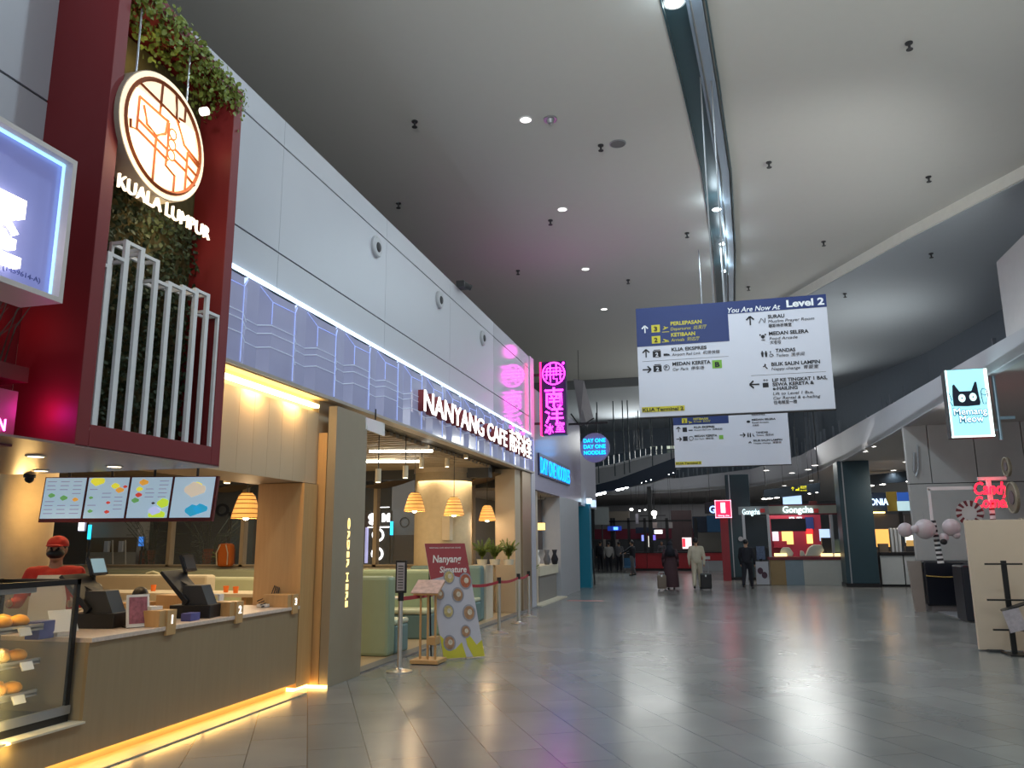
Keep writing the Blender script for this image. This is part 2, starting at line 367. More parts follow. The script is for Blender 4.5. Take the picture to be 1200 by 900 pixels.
struct('ceiling', B().box(-40, -5.0, 19.2, 33, 5.2, 5.3), mat('far_ceiling', (0.10, 0.10, 0.10), 0.9), origin=(-20, 26, 5.2))
# mezzanine
EDGE = [(5.0, 4), (4.72, 9), (4.65, 13), (4.6, 23), (4.4, 30), (3.8, 38), (1.8, 43.6), (-2, 47), (-9, 49)]
TOPS = [4.65, 4.7, 4.75, 5.15, 5.35, 5.4, 5.3, 5.2, 5.2]
struct('ceiling', B().prism([(x, y, 4.4) for x, y in EDGE] + [(-9, 64, 4.4), (16, 64, 4.4), (16, 4, 4.4)], (0, 0, .15)), M_SOFFIT, origin=(8, 20, 4.4))
b = B()
for (p, q, ta, tb) in zip(EDGE, EDGE[1:], TOPS, TOPS[1:]):
    d = Vector((q[0] - p[0], q[1] - p[1], 0)).normalized(); nn = Vector((-d.y, d.x, 0))
    if nn.x > 0 : nn = -nn
    a0 = Vector((*p, 0)); a1 = Vector((*q, 0)); o = -nn * .14
    vsx = [a0 + Z_ * 4.38, a1 + Z_ * 4.38, a1 + Z_ * tb, a0 + Z_ * ta]
    b.prism(vsx, o)
struct('wall_parapet', b, M_MEZZ)
PL = [(10.5, 6), (9.5, 24), (8.2, 33), (6, 40), (3, 47), (-3, 51), (-12, 53)]
b = B()
for p, q in zip(PL, PL[1:]): b.prism([(*p, 4.5), (*q, 4.5), (*q, 8.8), (*p, 8.8)], (.2, .3, 0))
struct('wall_upper', b, M_BLUEGREY)
b = B(); rnd = random.Random(3)
for p, q in zip(PL, PL[1:]):
    L = math.hypot(q[0] - p[0], q[1] - p[1]); n = int(L / 0.33)
    for k in range(n):
        s = (k + rnd.random() * .5) / n; x = p[0] + (q[0] - p[0]) * s - .5; yv = p[1] + (q[1] - p[1]) * s - .3
        h = 6.0 + rnd.random() * 1.5 + .5 * math.sin(s * 6); r = rnd.choice([.02, .035, .05])
        b.box(x - r, x + r, yv - r, yv + r, 4.6, h)
struct('trim_8', b, M_ROD)
struct('wall_right_upper', B().box(6.0, 9.4, 8.5, 18.0, 4.56, 7.35), mat('white_block', (0.50, 0.49, 0.50), 0.5))
struct('wall_far', B().box(-40, 16, 62, 62.3, 0, 9), mat('far_wall', (0.16, 0.165, 0.17), 0.8))
# right shop walls
struct('wall_right', B().box(4.95, 5.2, 2, 13.3, 0, 3.72), mat('cream_wall', (0.55, 0.52, 0.42), 0.6))
t = struct('window_1', B().box(5.0, 5.04, 2, 14.1, 3.72, 4.4), mat('dark_glazing', (0.01, 0.03, 0.06), 0.12))
obj('window_frame', B().box(4.96, 5.03, 13.2, 13.26, 3.72, 4.4).box(4.96, 5.03, 11.8, 11.86, 3.72, 4.4).box(4.94, 5.04, 2, 14.1, 3.68, 3.74), mat('frame_grey', (0.32, 0.36, 0.40), 0.4), t)
b = B().box(4.62, 12, 21.5, 21.7, 0, 2.95)
for x0, x1 in ((4.62, 5.13), (5.15, 6.15), (6.17, 7.2), (7.22, 9.5)): b.box(x0, x1, 21.5, 21.7, 2.97, 4.4)
struct('wall_right_end', b, mat('grey_panel_wall', (0.44, 0.43, 0.42), 0.55))
struct('wall_right_end', B().box(4.66, 12, 21.56, 21.68, 2.9, 4.4), M_DARKGAP)
# shops left beyond the cafe
struct('wall_left_shops', B().box(-5.0, -4.68, 20.55, 28.3, 3.0, 5.75), mat('lilac_panel', (0.42, 0.38, 0.50), 0.18, ior=1.55))
struct('wall_left_shops', B().box(-5.6, -4.68, 24.2, 27.6, 0, 3.0), mat('grey_pier', (0.38, 0.38, 0.40), 0.5))
struct('wall_left_shops', B().box(-7.5, -4.70, 28.3, 32, 2.9, 4.9), mat('lilac_panel2', (0.36, 0.36, 0.44), 0.4))
struct('wall_left_shops', B().box(-7.5, -7.2, 20.5, 40, 0, 5.0), mat('shop_inner', (0.16, 0.15, 0.15), 0.7))
struct('ceiling', B().box(-7.3, -4.8, 20.5, 28.3, 2.98, 3.05), mat('shop_ceiling', (0.40, 0.34, 0.28), 0.8), origin=(-6, 24, 3))
# columns
for (x0, x1, y0, s) in ((4.25, 5.32, 30.6, 'dark teal square column at the mezzanine edge beside the tea kiosk counter'), (0.38, 1.36, 35.4, 'dark teal square column rising behind the man in black')):
    t = thing('pillar', s, 'column', ((x0 + x1) / 2, y0 + .5, 0))
    obj('shaft', B().box(x0, x1, y0, y0 + 1.05, 0.12, 4.4), M_TEAL, t, bevel=.02)
    obj('base', B().box(x0 - .03, x1 + .03, y0 - .03, y0 + 1.08, 0, .12), M_BLACK, t)
    obj('corner_strip', B().box(x0 + .14, x0 + .18, y0 - .012, y0, .12, 4.4), M_GREYM, t)
# ceiling fittings
def downlight(loc, r, E, label, power, color, group, kind='SPOT', ring=M_WHITE, angle=140):
    t = thing('ceiling_downlight', label, 'ceiling light', loc, group=group)
    x, y, z = loc
    obj('lens', B().cyl((x, y, z - .012), (x, y, z), r, r, 20), E, t)
    obj('ring', B().lathe([(r, -.016), (r * 1.25, -.012), (r * 1.25, 0.0), (r, 0.0)], loc), ring, t)
    if power: lamp('SPOT', (x, y, z - .06), power, color, size=r, target=(x, y, 0), angle=angle, blend=.6, name='downlight_glow')
for k, (px, py, z) in enumerate([(790, 2, 9.06), (840, 245, 9.06), (848, 285, 9.06), (850, 317, 9.06)]):
    p = atZ(px, py, z)
    downlight(p, (.13, .10, .10, .10)[k], E_COOL, 'cool white light in the ceiling trough, ' + ['nearest one at the top edge of the view', 'second from the camera', 'third from the camera', 'last one, right above the hanging sign'][k], 520, COOL, 'lights in the ceiling trough', angle=165)
for px, py in ((790, 2), (840, 245), (848, 285), (850, 317)): p = atZ(px, py, 8.75); lamp('POINT', p, 9, COOL, .12, name='downlight_halo')  # extra points put in to brighten the ceiling round the trough lamps
for (x, y) in ((-0.6, 6), (-1.0, 0)): lamp('SPOT', (x, y, 9.0), 520, COOL, .1, (x, y, 0), 165, .6, 'downlight_glow')
for k, (px, py) in enumerate([(616, 140), (659, 245), (686, 315), (708, 362), (753, 425)]):
    p = atZ(px, py, 9.0)
    downlight(p, .10, em('lit_recess', (1, .98, .92), 2.5), 'small round recessed ceiling light in the pale ceiling, ' + ['beside the smoke detector', 'second from the camera', 'in the faint pink glow', 'fourth from the camera', 'farthest, left of the hanging sign'][k], 60, (1, .95, .85), 'recessed lights in the pale ceiling')
p = atZ(645, 139, 9.0); t = thing('smoke_detector', 'round grey smoke detector next to the nearest recessed ceiling light', 'smoke detector', p)
obj('base', B().cyl((p.x, p.y, 8.97), p, .12, .12, 24), M_GREYM, t); obj('sensor', B().lathe([(.07, -.03), (.05, -.09), (.001, -.11)], p), M_GREYM, t)
p = atZ(724, 168, 9.0); t = thing('ceiling_speaker', 'round dark grille ceiling speaker flush in the pale ceiling', 'speaker', p)
obj('grille', B().cyl((p.x, p.y, 8.985), p, .14, .14, 28), mat('grille', (.16, .16, .16), .7), t); obj('ring', B().lathe([(.14, -.02), (.155, -.015), (.155, 0)], p), M_GREYM, t)
SPR = [(704, 170), (486, 142), (467, 238), (645, 258), (607, 317), (736, 328), (1065, 50), (901, 190), (1088, 207), (965, 283), (877, 336), (805, 273)]
SPL = ['next to the round grille speaker', 'above the second wall speaker', 'near the wall top, left of the row', 'beside the second recessed light', 'left of the pink glow', 'just right of the recessed lights', 'at the upper right, alone', 'right of the ceiling trough', 'near the pale cove edge at right', 'between the trough and the cove edge', 'close above the hanging sign', 'left of the trough lights']
sp = None
for (px, py), l in zip(SPR, SPL):
    p = atZ(px, py, 9.0); lb = 'tiny dark sprinkler head under the pale ceiling, ' + l
    if sp is None:
        sp = local('sprinkler', lb, 'sprinkler', p, group='sprinklers in the pale ceiling')
        obj('escutcheon', B().cyl((0, 0, -.02), (0, 0, 0), .055, .055, 14), M_BLK2, sp)
        obj('head', B().cyl((0, 0, -.11), (0, 0, -.02), .018, .02, 8).cyl((0, 0, -.12), (0, 0, -.11), .05, .05, 12), M_BLK2, sp)
    else: dup(sp, p, label=lb)
for px, py, l in ((1091, 297, 'right of the cove edge'), (990, 344, 'under the cove edge beside the sign')):
    p = atZ(px, py, 8.72); dup(sp, p, label='tiny dark sprinkler head under the lower blue-grey ceiling, ' + l, group='sprinklers in the lower ceiling')
# soffit downlights
SOF = [(1093, 504, 'nearest one beside the cat sign'), (1104, 499, 'small one touching the cat sign'), (1022, 523, 'above the big dark column'), (1013, 529, 'small one above the big dark column'), (955, 545, 'left of the big column, nearer'), (947, 550, 'left of the big column, middle'), (928, 554, 'left of the big column, farther'), (898, 551, 'bright one below the second hanging sign'), (1047, 551, 'above the dark shop header'), (919, 569, 'above the yellow airport header, left'), (951, 563, 'above the yellow airport header, right'), (1062, 541, 'half hidden beside the conduit')]
for k, (px, py, l) in enumerate(SOF):
    p = atZ(px, py, 4.4)
    if p.y > 60: continue
    sm = 'small' in l
    downlight(p, .05 if sm else .11, E_DOWN, 'round white downlight in the mezzanine underside, ' + l, 0 if sm else 45, (1, .93, .85), 'downlights under the mezzanine')
for x, y in ((6.5, 13), (6.8, 17.5), (3.9, 11.5)):
    lamp('SPOT', (x, y, 4.35), 60, (1, .93, .85), .1, (x, y, 0), 140, .6, 'downlight_glow')
# round wall speakers on the panel wall
for k, (yv, zv) in enumerate(((10.2, 5.89), (12.96, 5.91), (15.71, 5.89))):
    t = thing('wall_speaker', 'round grey speaker set in the left panel wall, ' + ('nearest of the three', 'middle of the three', 'farthest of the three')[k], 'speaker', (-4.65, yv, zv), group='round speakers in the left wall')
    b = B(); 
    ring = [(-4.65 + h, r) for r, h in ((.16, 0), (.16, .035), (.14, .05), (.10, .05))]
    seg = 28; vs_ = []
    for x, r in ring: vs_.append([b.bm.verts.new((x, yv + r * math.cos(2 * math.pi * q / seg), zv + r * math.sin(2 * math.pi * q / seg))) for q in range(seg)])
    for a_, c_ in zip(vs_, vs_[1:]):
        for q in range(seg): b.bm.faces.new((a_[q], a_[(q + 1) % seg], c_[(q + 1) % seg], c_[q]))
    b.bm.faces.new(vs_[-1])
    obj('housing', b, mat('speaker_ring', (.42, .43, .46), .35), t)
    obj('cone', B().ball((-4.60, yv, zv - .01), (.03, .075, .075)), M_BLK2, t)
c0 = atX(537, 333, -4.65)
single('wall_bracket', B().box(-4.66, -4.5, c0.y - .1, c0.y + .15, 6.48, 6.6).cyl((-4.55, c0.y, 6.55), (-4.42, c0.y + .1, 6.5), .06, .06, 12), M_BLK2, 'small dark camera bracket on top edge of the left panel wall', 'camera')
# ======================= red sign tower =======================
TX = -4.10
t = thing('sign_tower', 'tall dark red sign box with green wall, round lit emblem and white lattice', 'sign', (-4.4, 5.15, 2.27))
b = B()
b.box(-4.66, TX, 4.35, 4.47, 2.27, 6.0); b.box(-4.66, TX, 5.83, 5.95, 2.27, 5.78); b.box(-4.66, TX, 4.47, 5.83, 2.27, 2.43)
b.prism([(-4.66, 4.47, 5.86), (-4.66, 5.83, 5.66), (-4.66, 5.83, 5.78), (-4.66, 4.47, 6.0)], (TX + 4.66, 0, 0))
obj('frame', b, M_RED, t, bevel=.004)
obj('green_wall', B().box(-4.62, -4.45, 4.47, 5.83, 2.43, 5.7), M_MOSS, t)
def leaves(b, pts, size, rnd):
    for p in pts:
        a = rnd.random() * 6.28; tl = rnd.uniform(-.9, .9); s = size * rnd.uniform(.6, 1.3)
        R = Matrix.Rotation(a, 3, 'X') @ Matrix.Rotation(tl, 3, 'Z') @ Matrix.Rotation(rnd.uniform(-.8, .8), 3, 'Y')
        q = [Vector(v) * s for v in ((0, 0, 0), (.1, .32, .35), (.14, .3, .75), (.05, 0, 1.0), (.14, -.3, .75), (.1, -.32, .35))]
        b.bm.faces.new([b.bm.verts.new(Vector(p) + R @ v) for v in q])
rnd = random.Random(5)
b = B(); leaves(b, [(-4.42 + rnd.random() * .06, 4.48 + rnd.random() * 1.34, 2.5 + rnd.random() * 1.9) for _ in range(2600)], .05, rnd)
obj('wall_leaves', b, M_LEAFD, t, kind='stuff')
b = B(); pts = []
for _ in range(2300):
    yv = 4.45 + rnd.random() * 1.5; top = 6.0 - (yv - 4.4) * .16; pts.append((-4.4 + rnd.random() * .38, yv, top - .04 - abs(rnd.gauss(0, .11)) + (.04 if rnd.random() < .3 else 0)))
leaves(b, pts, .05, rnd)
obj('ivy', b, M_LEAF, t, kind='stuff', label='bright green ivy hanging along the top edge')
# lattice of white tubes
b = B(); zb = 2.40
bars = [(93, 492, 330), (110, 497, 307), (130, 501, 304), (149, 505, 298), (168, 508, 305), (185, 511, 335), (202, 514, 336), (218, 516, 343), (232, 519, 342), (246, 521, 371)]
tops = []
for px, pb, pt in bars:
    yv = atX(px, pb, TX - .01).y; z0 = zb
    zt = atX(px + (pb - pt) * .07, pt, TX - .01).z; tops.append((yv, zt))
r = .013
hs = [v[1] for v in tops]; Ys = [v[0] for v in tops]
seg_h = [hs[1] - .02, hs[2], hs[3] + .05, hs[4], hs[5], hs[6] - .02, hs[7], hs[8] - .03, hs[9]]
for x in (TX - .02, TX - .15):
    for i, yv in enumerate(Ys):
        h = max(seg_h[max(0, i - 1)], seg_h[min(i, len(seg_h) - 1)]); rr0 = r if i in (0, len(Ys) - 1) else (r * 1.7 if x > TX - .1 else r)
        b.box(x - r, x + r, yv - rr0, yv + rr0, zb, h + r)
    for i, h in enumerate(seg_h): b.box(x - r * .95, x + r * .95, Ys[i] + r, Ys[i + 1] - r, h - r, h + r * .9)
for i, h in enumerate(seg_h):
    for yv, e_ in ((Ys[i], 0), (Ys[i + 1], 0)): b.box(TX - .137, TX - .033, yv - r * .9, yv + r * .9, h - r * (1 + .1 * (i % 2)), h + r * .85)
b.box(TX - .032, TX - .002, Ys[0] - .012, Ys[-1] + .012, zb - .012, zb + .010)
obj('lattice', b, mat('white_tube', (0.72, 0.72, 0.74), 0.35), t)
# round emblem
EY, EZ, ER = 4.90, 4.77, 0.50
te = obj('emblem', B().cyl((-4.26, EY, EZ), (-4.06, EY, EZ), ER, ER, 56), mat('emblem_case', (0.36, 0.30, 0.24), 0.5), t)
def P(u, v): return Vector((-4.058, EY + u * ER, EZ + v * ER))
b = B(); b.cyl((-4.062, EY, EZ), (-4.055, EY, EZ), ER * .985, ER * .985, 56)
obj('lit_face', b, em('emblem_lit', (1, 0.80, 0.55), 0.62), te)
LN = mat('emblem_line', (0.22, 0.05, 0.012), 0.6, emit=0.04, ecol=(0.6, 0.12, 0.02))
b = B()
def ln(pts, r=.013): b.tube([P(*p) + X_ * .006 for p in pts], r, 4)
ln([(math.cos(a * math.pi / 24) * .87, math.sin(a * math.pi / 24) * .87) for a in range(49)], .018)
for pts in ([(-.15, .85), (-.16, .33)], [(-.66, .57), (.05, .57 - .1), (.3, .42)], [(-.62, .35), (-.62, -.20), (-.75, -.22), (-.76, -.1)], [(-.62, .35), (-.05, .30), (.05, .30)],
            [(.18, .82), (.22, .45), (.45, .10), (.8, -.02), (.86, -.05)], [(.42, .76), (.42, .50), (.28, .48)], [(-.52, .26), (-.42, 0), (-.2, -.08), (0.0, .06), (.03, .28)],
            [(-.2, -.08), (-.2, -.84)], [(-.62, -.02), (.1, -.18)], [(-.62, -.18), (.1, -.34)], [(.06, .28), (.06, -.45), (.28, -.52), (.28, -.82)],
            [(.55, .02), (.55, -.66)], [(.25, -.08), (.55, -.14)], [(.25, -.26), (.55, -.32)], [(.55, -.0), (.86, -.1)], [(.55, -.2), (.84, -.28)], [(.55, -.38), (.78, -.46)]): ln(pts)
for v in (.14, -.04, -.22):
    ln([(.17 + .085 * math.cos(a * math.pi / 8), v + .085 * math.sin(a * math.pi / 8)) for a in range(17)], .007)
obj('line_pattern', b, LN, te)
b = B()
for c in ([(.57, .0), (.84, -.12), (.83, -.26), (.57, -.18)], [(.57, -.22), (.82, -.30), (.77, -.44), (.57, -.36)], [(.57, -.42), (.75, -.48), (.57, -.64)], [(.5, .12), (.8, 0), (.84, .2), (.72, .42)]):
    b.prism([P(*p) for p in c], (.003, 0, 0))
obj('yellow_fields', b, em('emblem_yellow', (1, 0.66, 0.12), 1.3), te)
b = B(); 
for dy in (-.25, .35): b.cyl((-4.16, EY + dy, EZ + .4), (-4.16, EY + dy, 5.75), .008, .008, 6)
obj('hanger', b, M_GREYM, te)
cc = atX(243, 130, -4.06)
obj('badge', B().cyl((-4.12, cc.y, cc.z), (-4.06, cc.y, cc.z), .035, .035, 20), em('badge_lit', (1, .9, .75), 2.0), te)
p0 = atX(140, 210, -4.08); p1 = atX(247, 268, -4.08)
b = B().text('KUALA LUMPUR', (-4.10, p0.y, 4.175), .115, Y_, Z_, X_, width=p1.y - p0.y, depth=.02, bold=-.004)
obj('lit_lettering', b, em('letters_lit', (1, .84, .62), 1.5), t)
lamp('AREA', (-3.98, EY, EZ), 9, (1, .72, .38), .7, (-4.6, EY, EZ - .2), name='emblem_glow', )
lamp('POINT', (-4.2, 5.2, 4.15), 3.0, (1, .75, .4), .1, name='letter_glow')
lamp('POINT', (-4.25, 4.85, 5.45), 2.2, (1, .80, .4), .1, name='emblem_top_glow')
lamp('POINT', (-4.20, 5.62, 5.1), .5, (1, .80, .4), .05, name='badge_glow')

# ---- blue sign box at the far left with the lit 'room' character
SX = -3.62
c1 = atX(89, 209, SX); c2 = atX(73, 355, SX)
t = thing('light_box_sign', 'white framed blue glossy sign box with a glowing white character, cut by the left edge', 'sign', (SX - .12, 3.2, 3.0))
y0, y1 = 2.2, c1.y; z0, z1 = 3.03, 3.86
obj('frame', B().box(SX - .3, SX, y0, y1, z0 - .03, z0).box(SX - .3, SX, y0, y1, z1 - .0, z1 + .03).box(SX - .3, SX, y1 - .03, y1, z0, z1), mat('sign_frame', (.66, .60, .58), .4), t)
b = B(); b.box(SX - .10, SX - .08, y0, y1 - .03, z0, z1)
for k in range(2): b.prism([(SX - .08, 2.3 + k * .5, z0 + .04), (SX - .08, 2.75 + k * .5, z0 + .04), (SX - .08, 2.75 + k * .5, z1 - .13), (SX - .08, 2.3 + k * .5, z1 - .13)], (.02, 0, 0))
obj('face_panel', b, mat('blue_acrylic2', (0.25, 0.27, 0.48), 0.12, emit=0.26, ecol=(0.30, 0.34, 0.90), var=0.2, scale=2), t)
obj('edge_light', B().box(SX - .07, SX - .05, y0, y1 - .04, z1 - .012, z1).box(SX - .07, SX - .055, y1 - .038, y1 - .03, z0, z1), em('strip_cool2', (0.35, 0.65, 1.0), 1.3), t)
q0 = atX(-95, 290, SX)
b = B().text('室', (SX - .06, atX(33, 250, SX).y, atX(0, 292, SX).z - .02), .33, Y_, Z_, X_, width=.46, depth=.05, bold=.03, align='RIGHT')
obj('lit_lettering', b, em('char_lit', (1, .92, .85), 3.5), t)
obj('small_lettering', B().text('KUALA LUMPUR (1459614-A)', (SX - .055, y1 - .12, z0 + .06), .03, Y_, Z_, X_, width=.62, depth=.004, align='RIGHT'), mat('small_ink', (.08, .10, .35), .5), t)
obj('back', B().box(SX - .3, SX - .1, y0, y1, z0, z1), M_BEIGE, t)
for yv in (2.6, 3.3): obj('mounting_arm', B().box(-4.66, SX - .3, yv, yv + .08, 3.4, 3.48), M_REDD, t)
# ---- pink neon sign below it
PXN = -4.40
a = atX(22, 459, PXN); c = atX(16, 524, PXN)
t = thing('neon_sign', 'small mauve sign board with pink neon lettering at the left edge below the blue sign', 'sign', (PXN, a.y - .4, c.z))
obj('board', B().box(PXN - .12, PXN, a.y - 1.3, a.y, c.z, a.z), mat('mauve_board', (.22, .07, .10), .5), t, bevel=.004)
obj('neon_lettering', B().text('N', (PXN + .012, a.y - .09, c.z + .09), .085, Y_, Z_, X_, width=.05, depth=.012, bold=-.02, align='RIGHT'), em('neon_pink2', (1, .15, .75), 6), t)
obj('bracket', B().box(-4.67, PXN - .1, a.y - .5, a.y - .46, c.z + .1, c.z + .14), M_REDD, t)
lamp('POINT', (-4.3, 4.22, 2.50), 1.6, (1, .02, .55), .06, name='neon_glow')
lamp('POINT', (-4.5, 4.1, 3.1), .9, (1, .05, .08), .10, name='neon_glow')
# dried grass in a trough behind
t = thing('grass_planter', 'trough of dark spiky grass leaning on the red wall at the left edge', 'plant', (-4.5, 3.9, 2.95))
b = B(); rnd = random.Random(9)
for _ in range(80):
    yv = 3.2 + rnd.random() * .9; x = -4.55 + rnd.random() * .12; h = .35 + rnd.random() * .35; s = rnd.uniform(-.15, .25)
    b.tube([(x, yv, 2.75), (x, yv + s * .4, 2.75 + h * .6), (x + .03, yv + s, 2.75 + h)], [.008, .006, .002], 3)
obj('grass_blade', b, mat('dark_grass', (.05, .04, .03), .7), t, kind='stuff'); obj('trough', B().box(-4.64, -4.38, 3.1, 4.2, 2.68, 2.78), M_REDD, t)

# ======================= beige canopy over the counter =======================
t = thing('counter_canopy', 'beige laminate canopy above the order counter with a warm light cove', 'canopy', (-4.8, 7.3, 2.33))
b = B()
for k in range(10): b.box(-4.71, -4.68, 5.95 + k * .28, 5.95 + k * .28 + .277, 2.33, 3.20)
b.box(-4.71, -4.68, 8.75, 8.76, 2.33, 3.2)
obj('front_panel', b, M_BEIGE, t)
obj('cove_box', B().box(-4.9, -4.56, 5.95, 8.75, 3.345, 3.365).box(-4.9, -4.70, 5.95, 8.75, 3.2, 3.345), mat('cove_cream', (.75, .55, .28), .6), t)
obj('light_tube', B().box(-4.67, -4.61, 5.95, 8.62, 3.235, 3.275), em('cove_led', (1, .80, .42), 7.0), t)
obj('underside', B().box(-5.4, -4.71, 5.95, 8.75, 2.33, 2.36), M_BEIGE, t)
for yv in (6.5, 7.3, 8.1): lamp('AREA', (-4.60, yv, 3.22), 5, (1, .62, .25), .3, (-4.62, yv, 2.4), name='cove_glow', sy=.1)
# pinkish soffit under the tower
SZ = 2.265
struct('ceiling', B().box(-6.3, TX, 1.5, 5.95, SZ, SZ + .015), mat('soffit_pinkbeige', (.26, .165, .15), .35, var=.03), origin=(-5, 4, SZ))
struct('trim_9', B().box(-6.3, -4.66, 5.6, 5.95, SZ + .015, 3.4), M_BEIGE)
for k, (px, py) in enumerate(((42, 534), (48, 551), (134, 546))):
    p = atZ(px, py, SZ)
    t = thing('slot_downlight', 'flat warm oval ceiling light under the red sign tower, ' + ('nearest', 'second, beside the dome camera', 'right one above the menus')[k], 'ceiling light', p, group='warm lights in the counter soffit')
    obj('lens', B().cyl((p.x, p.y, SZ - .008), (p.x, p.y, SZ), .055, .055, 20), em('warm_lens', (1, .85, .55), 6), t); obj('ring', B().lathe([(.055, -.01), (.068, -.006), (.068, 0)], p), M_WHITE, t)
    lamp('SPOT', (p.x, p.y, SZ - .03), 10, (1, .68, .32), .04, (p.x, p.y, 0), 130, name='soffit_glow')
p = atZ(35, 556, SZ)
t = thing('dome_camera', 'dark dome security camera under the counter soffit', 'camera', p)
obj('base', B().cyl((p.x, p.y, SZ - .03), (p.x, p.y, SZ), .05, .05, 18), M_BLK2, t); obj('dome', B().ball((p.x, p.y, SZ - .04), .04), M_BLACK, t, smooth=True)

# ---- four menu screens
A0 = EYE + ray(55, 557) * 7.35; A1 = EYE + ray(256, 557) * 7.35
rt = (A1 - A0); rt.z = 0; Wm = rt.length / 4; rt.normalize(); nm = Vector((rt.y, -rt.x, 0)); nm = -nm if nm.dot(EYE - A0) < 0 else nm
zt = 2.235; HM = .385; tilt = (nm * .06 + Z_ * -1).normalized() ; dn = (Z_ * -1 - nm * .10 - rt * 0.12).normalized()
M_SCR = em('menu_screen', (0.42, 0.58, 0.72), 0.50)
col_f = {'y': em('pic_yellow', (.8, .75, .05), .6), 'o': em('pic_orange', (.75, .35, .05), .6), 'r': em('pic_red', (.6, .06, .04), .6), 'g': em('pic_green', (.15, .40, .12), .5), 'b': em('pic_blue', (.02, .30, .50), .7), 't': em('pic_tan', (.55, .48, .38), .7), 'k': em('pic_dark', (.05, .05, .06), .3), 'l': em('pic_lime', (.55, .75, .05), .6), 'p': em('pic_lav', (.45, .50, .80), .7)}
MENUS = [('first from the left with three small dishes', [('g', .2, .42, .08), ('g', .5, .48, .09), ('o', .78, .52, .07)], 9),
         ('second with a yellow banana and an orange dessert', [('y', .22, .08, .17), ('y', .66, .2, .10), ('o', .78, .30, .10), ('r', .9, .22, .05), ('r', .55, .60, .05), ('r', .55, .82, .06), ('g', .15, .80, .06), ('g', .12, .48, .05)], 8),
         ('third with stacked fruit and a lime green blob', [('o', .3, .12, .11), ('y', .22, .28, .08), ('r', .22, .42, .08), ('g', .16, .55, .09), ('l', .85, .62, .16), ('l', .72, .90, .20), ('p', .66, .80, .15), ('k', .6, .62, .04)], 7),
         ('fourth with a bread slice over a teal bowl', [('t', .52, .3, .26), ('b', .55, .80, .20), ('b', .72, .76, .17), ('y', .56, .20, .12)], 0)]
for i, (lab, blobs, nl) in enumerate(MENUS):
    O = Vector((A0.x, A0.y, zt)) + rt * Wm * i
    def Q(u, v, d=0.0): return O + rt * (u * (Wm - .012)) + dn * (v * HM) + nm * (d)
    t = thing('menu_screen', 'lit menu display over the counter, ' + lab, 'screen', Q(.5, 1), group='menu displays above the counter')
    obj('casing', B().prism([Q(-.03, -.02, -.05), Q(1.03, -.02, -.05), Q(1.03, 1.06, -.05), Q(-.03, 1.06, -.05)], nm * .048), M_REDD, t)
    obj('display', B().prism([Q(0, 0), Q(.97, 0), Q(.97, .97), Q(0, .97)], nm * .004), M_SCR, t)
    rnd = random.Random(i)
    for kx in sorted(set(bk[0] for bk in blobs)):
        b = B()
        for (c, u, v, r) in blobs:
            if c != kx: continue
            n = 14; b.prism([Q(min(.96, max(.01, u + r * math.cos(6.283 * a / n))), min(.96, max(.01, v + r * .62 * math.sin(6.283 * a / n) * (1 + .2 * math.sin(a * 2.0)))), .004) for a in range(n)], nm * (.002 + .0008 * 'yorgbtklp'.index(c)))
        obj('dish_picture', b, col_f[kx], t)
    if nl:
        b = B()
        for r_ in range(nl):
            for c_ in range(3):
                u = .06 + c_ * .31; v = .08 + r_ * .095
                if any(abs(u + .1 - bl[1]) < .22 and abs(v - bl[2]) < .13 for bl in blobs): continue
                b.prism([Q(u, v, .004), Q(u + .16 + rnd.random() * .08, v, .004), Q(u + .2, v + .02, .004), Q(u, v + .02, .004)], nm * .001)
        obj('menu_text', b, em('menu_ink', (.28, .30, .42), .45), t)
    b = B(); 
    tp = Q(.5, 0, -.03); b.cyl(tp, (tp.x, tp.y, SZ + .3), .012, .012, 8); obj('hanger', b, M_BLK2, t)

# ======================= order counter =======================
t = thing('order_counter', 'long taupe laminate order counter with stone top and glowing kick line', 'counter', (-5.0, 6, 0))
obj('front_panel', B().box(-4.68, -4.65, 5.27, 8.40, .10, .90).box(-4.68, -4.65, -1, 5.27, .10, .33), wave_mat('taupe_woodgrain', (.27, .19, .105), (.33, .24, .14), .45, 2.2), t)
obj('worktop', B().box(-5.5, -4.63, 5.27, 8.40, .90, .935), M_TERR, t, bevel=.003)
obj('carcass', B().box(-5.5, -4.68, -1, 8.40, 0.10, .33).box(-5.5, -4.68, 5.27, 8.40, .33, .90), M_TAUPE, t)
obj('light_strip', B().box(-4.74, -4.70, -1, 8.40, .085, .10), E_WARM, t)
obj('kick', B().box(-5.5, -4.76, -1, 8.40, 0, .10), mat('kick_cream', (.75, .55, .28), .5), t)
obj('plinth', B().box(-4.76, -4.50, -1, 8.40, 0, .012), mat('plinth_cream', (.60, .48, .30), .35), t, bevel=.003)
for yv in (2.5, 4, 5.5, 6.4, 7.2, 8.0): lamp('AREA', (-4.67, yv, .10), 1.1, (1, .56, .16), .75, (-4.50, yv, 0), name='kick_glow', sy=.05)
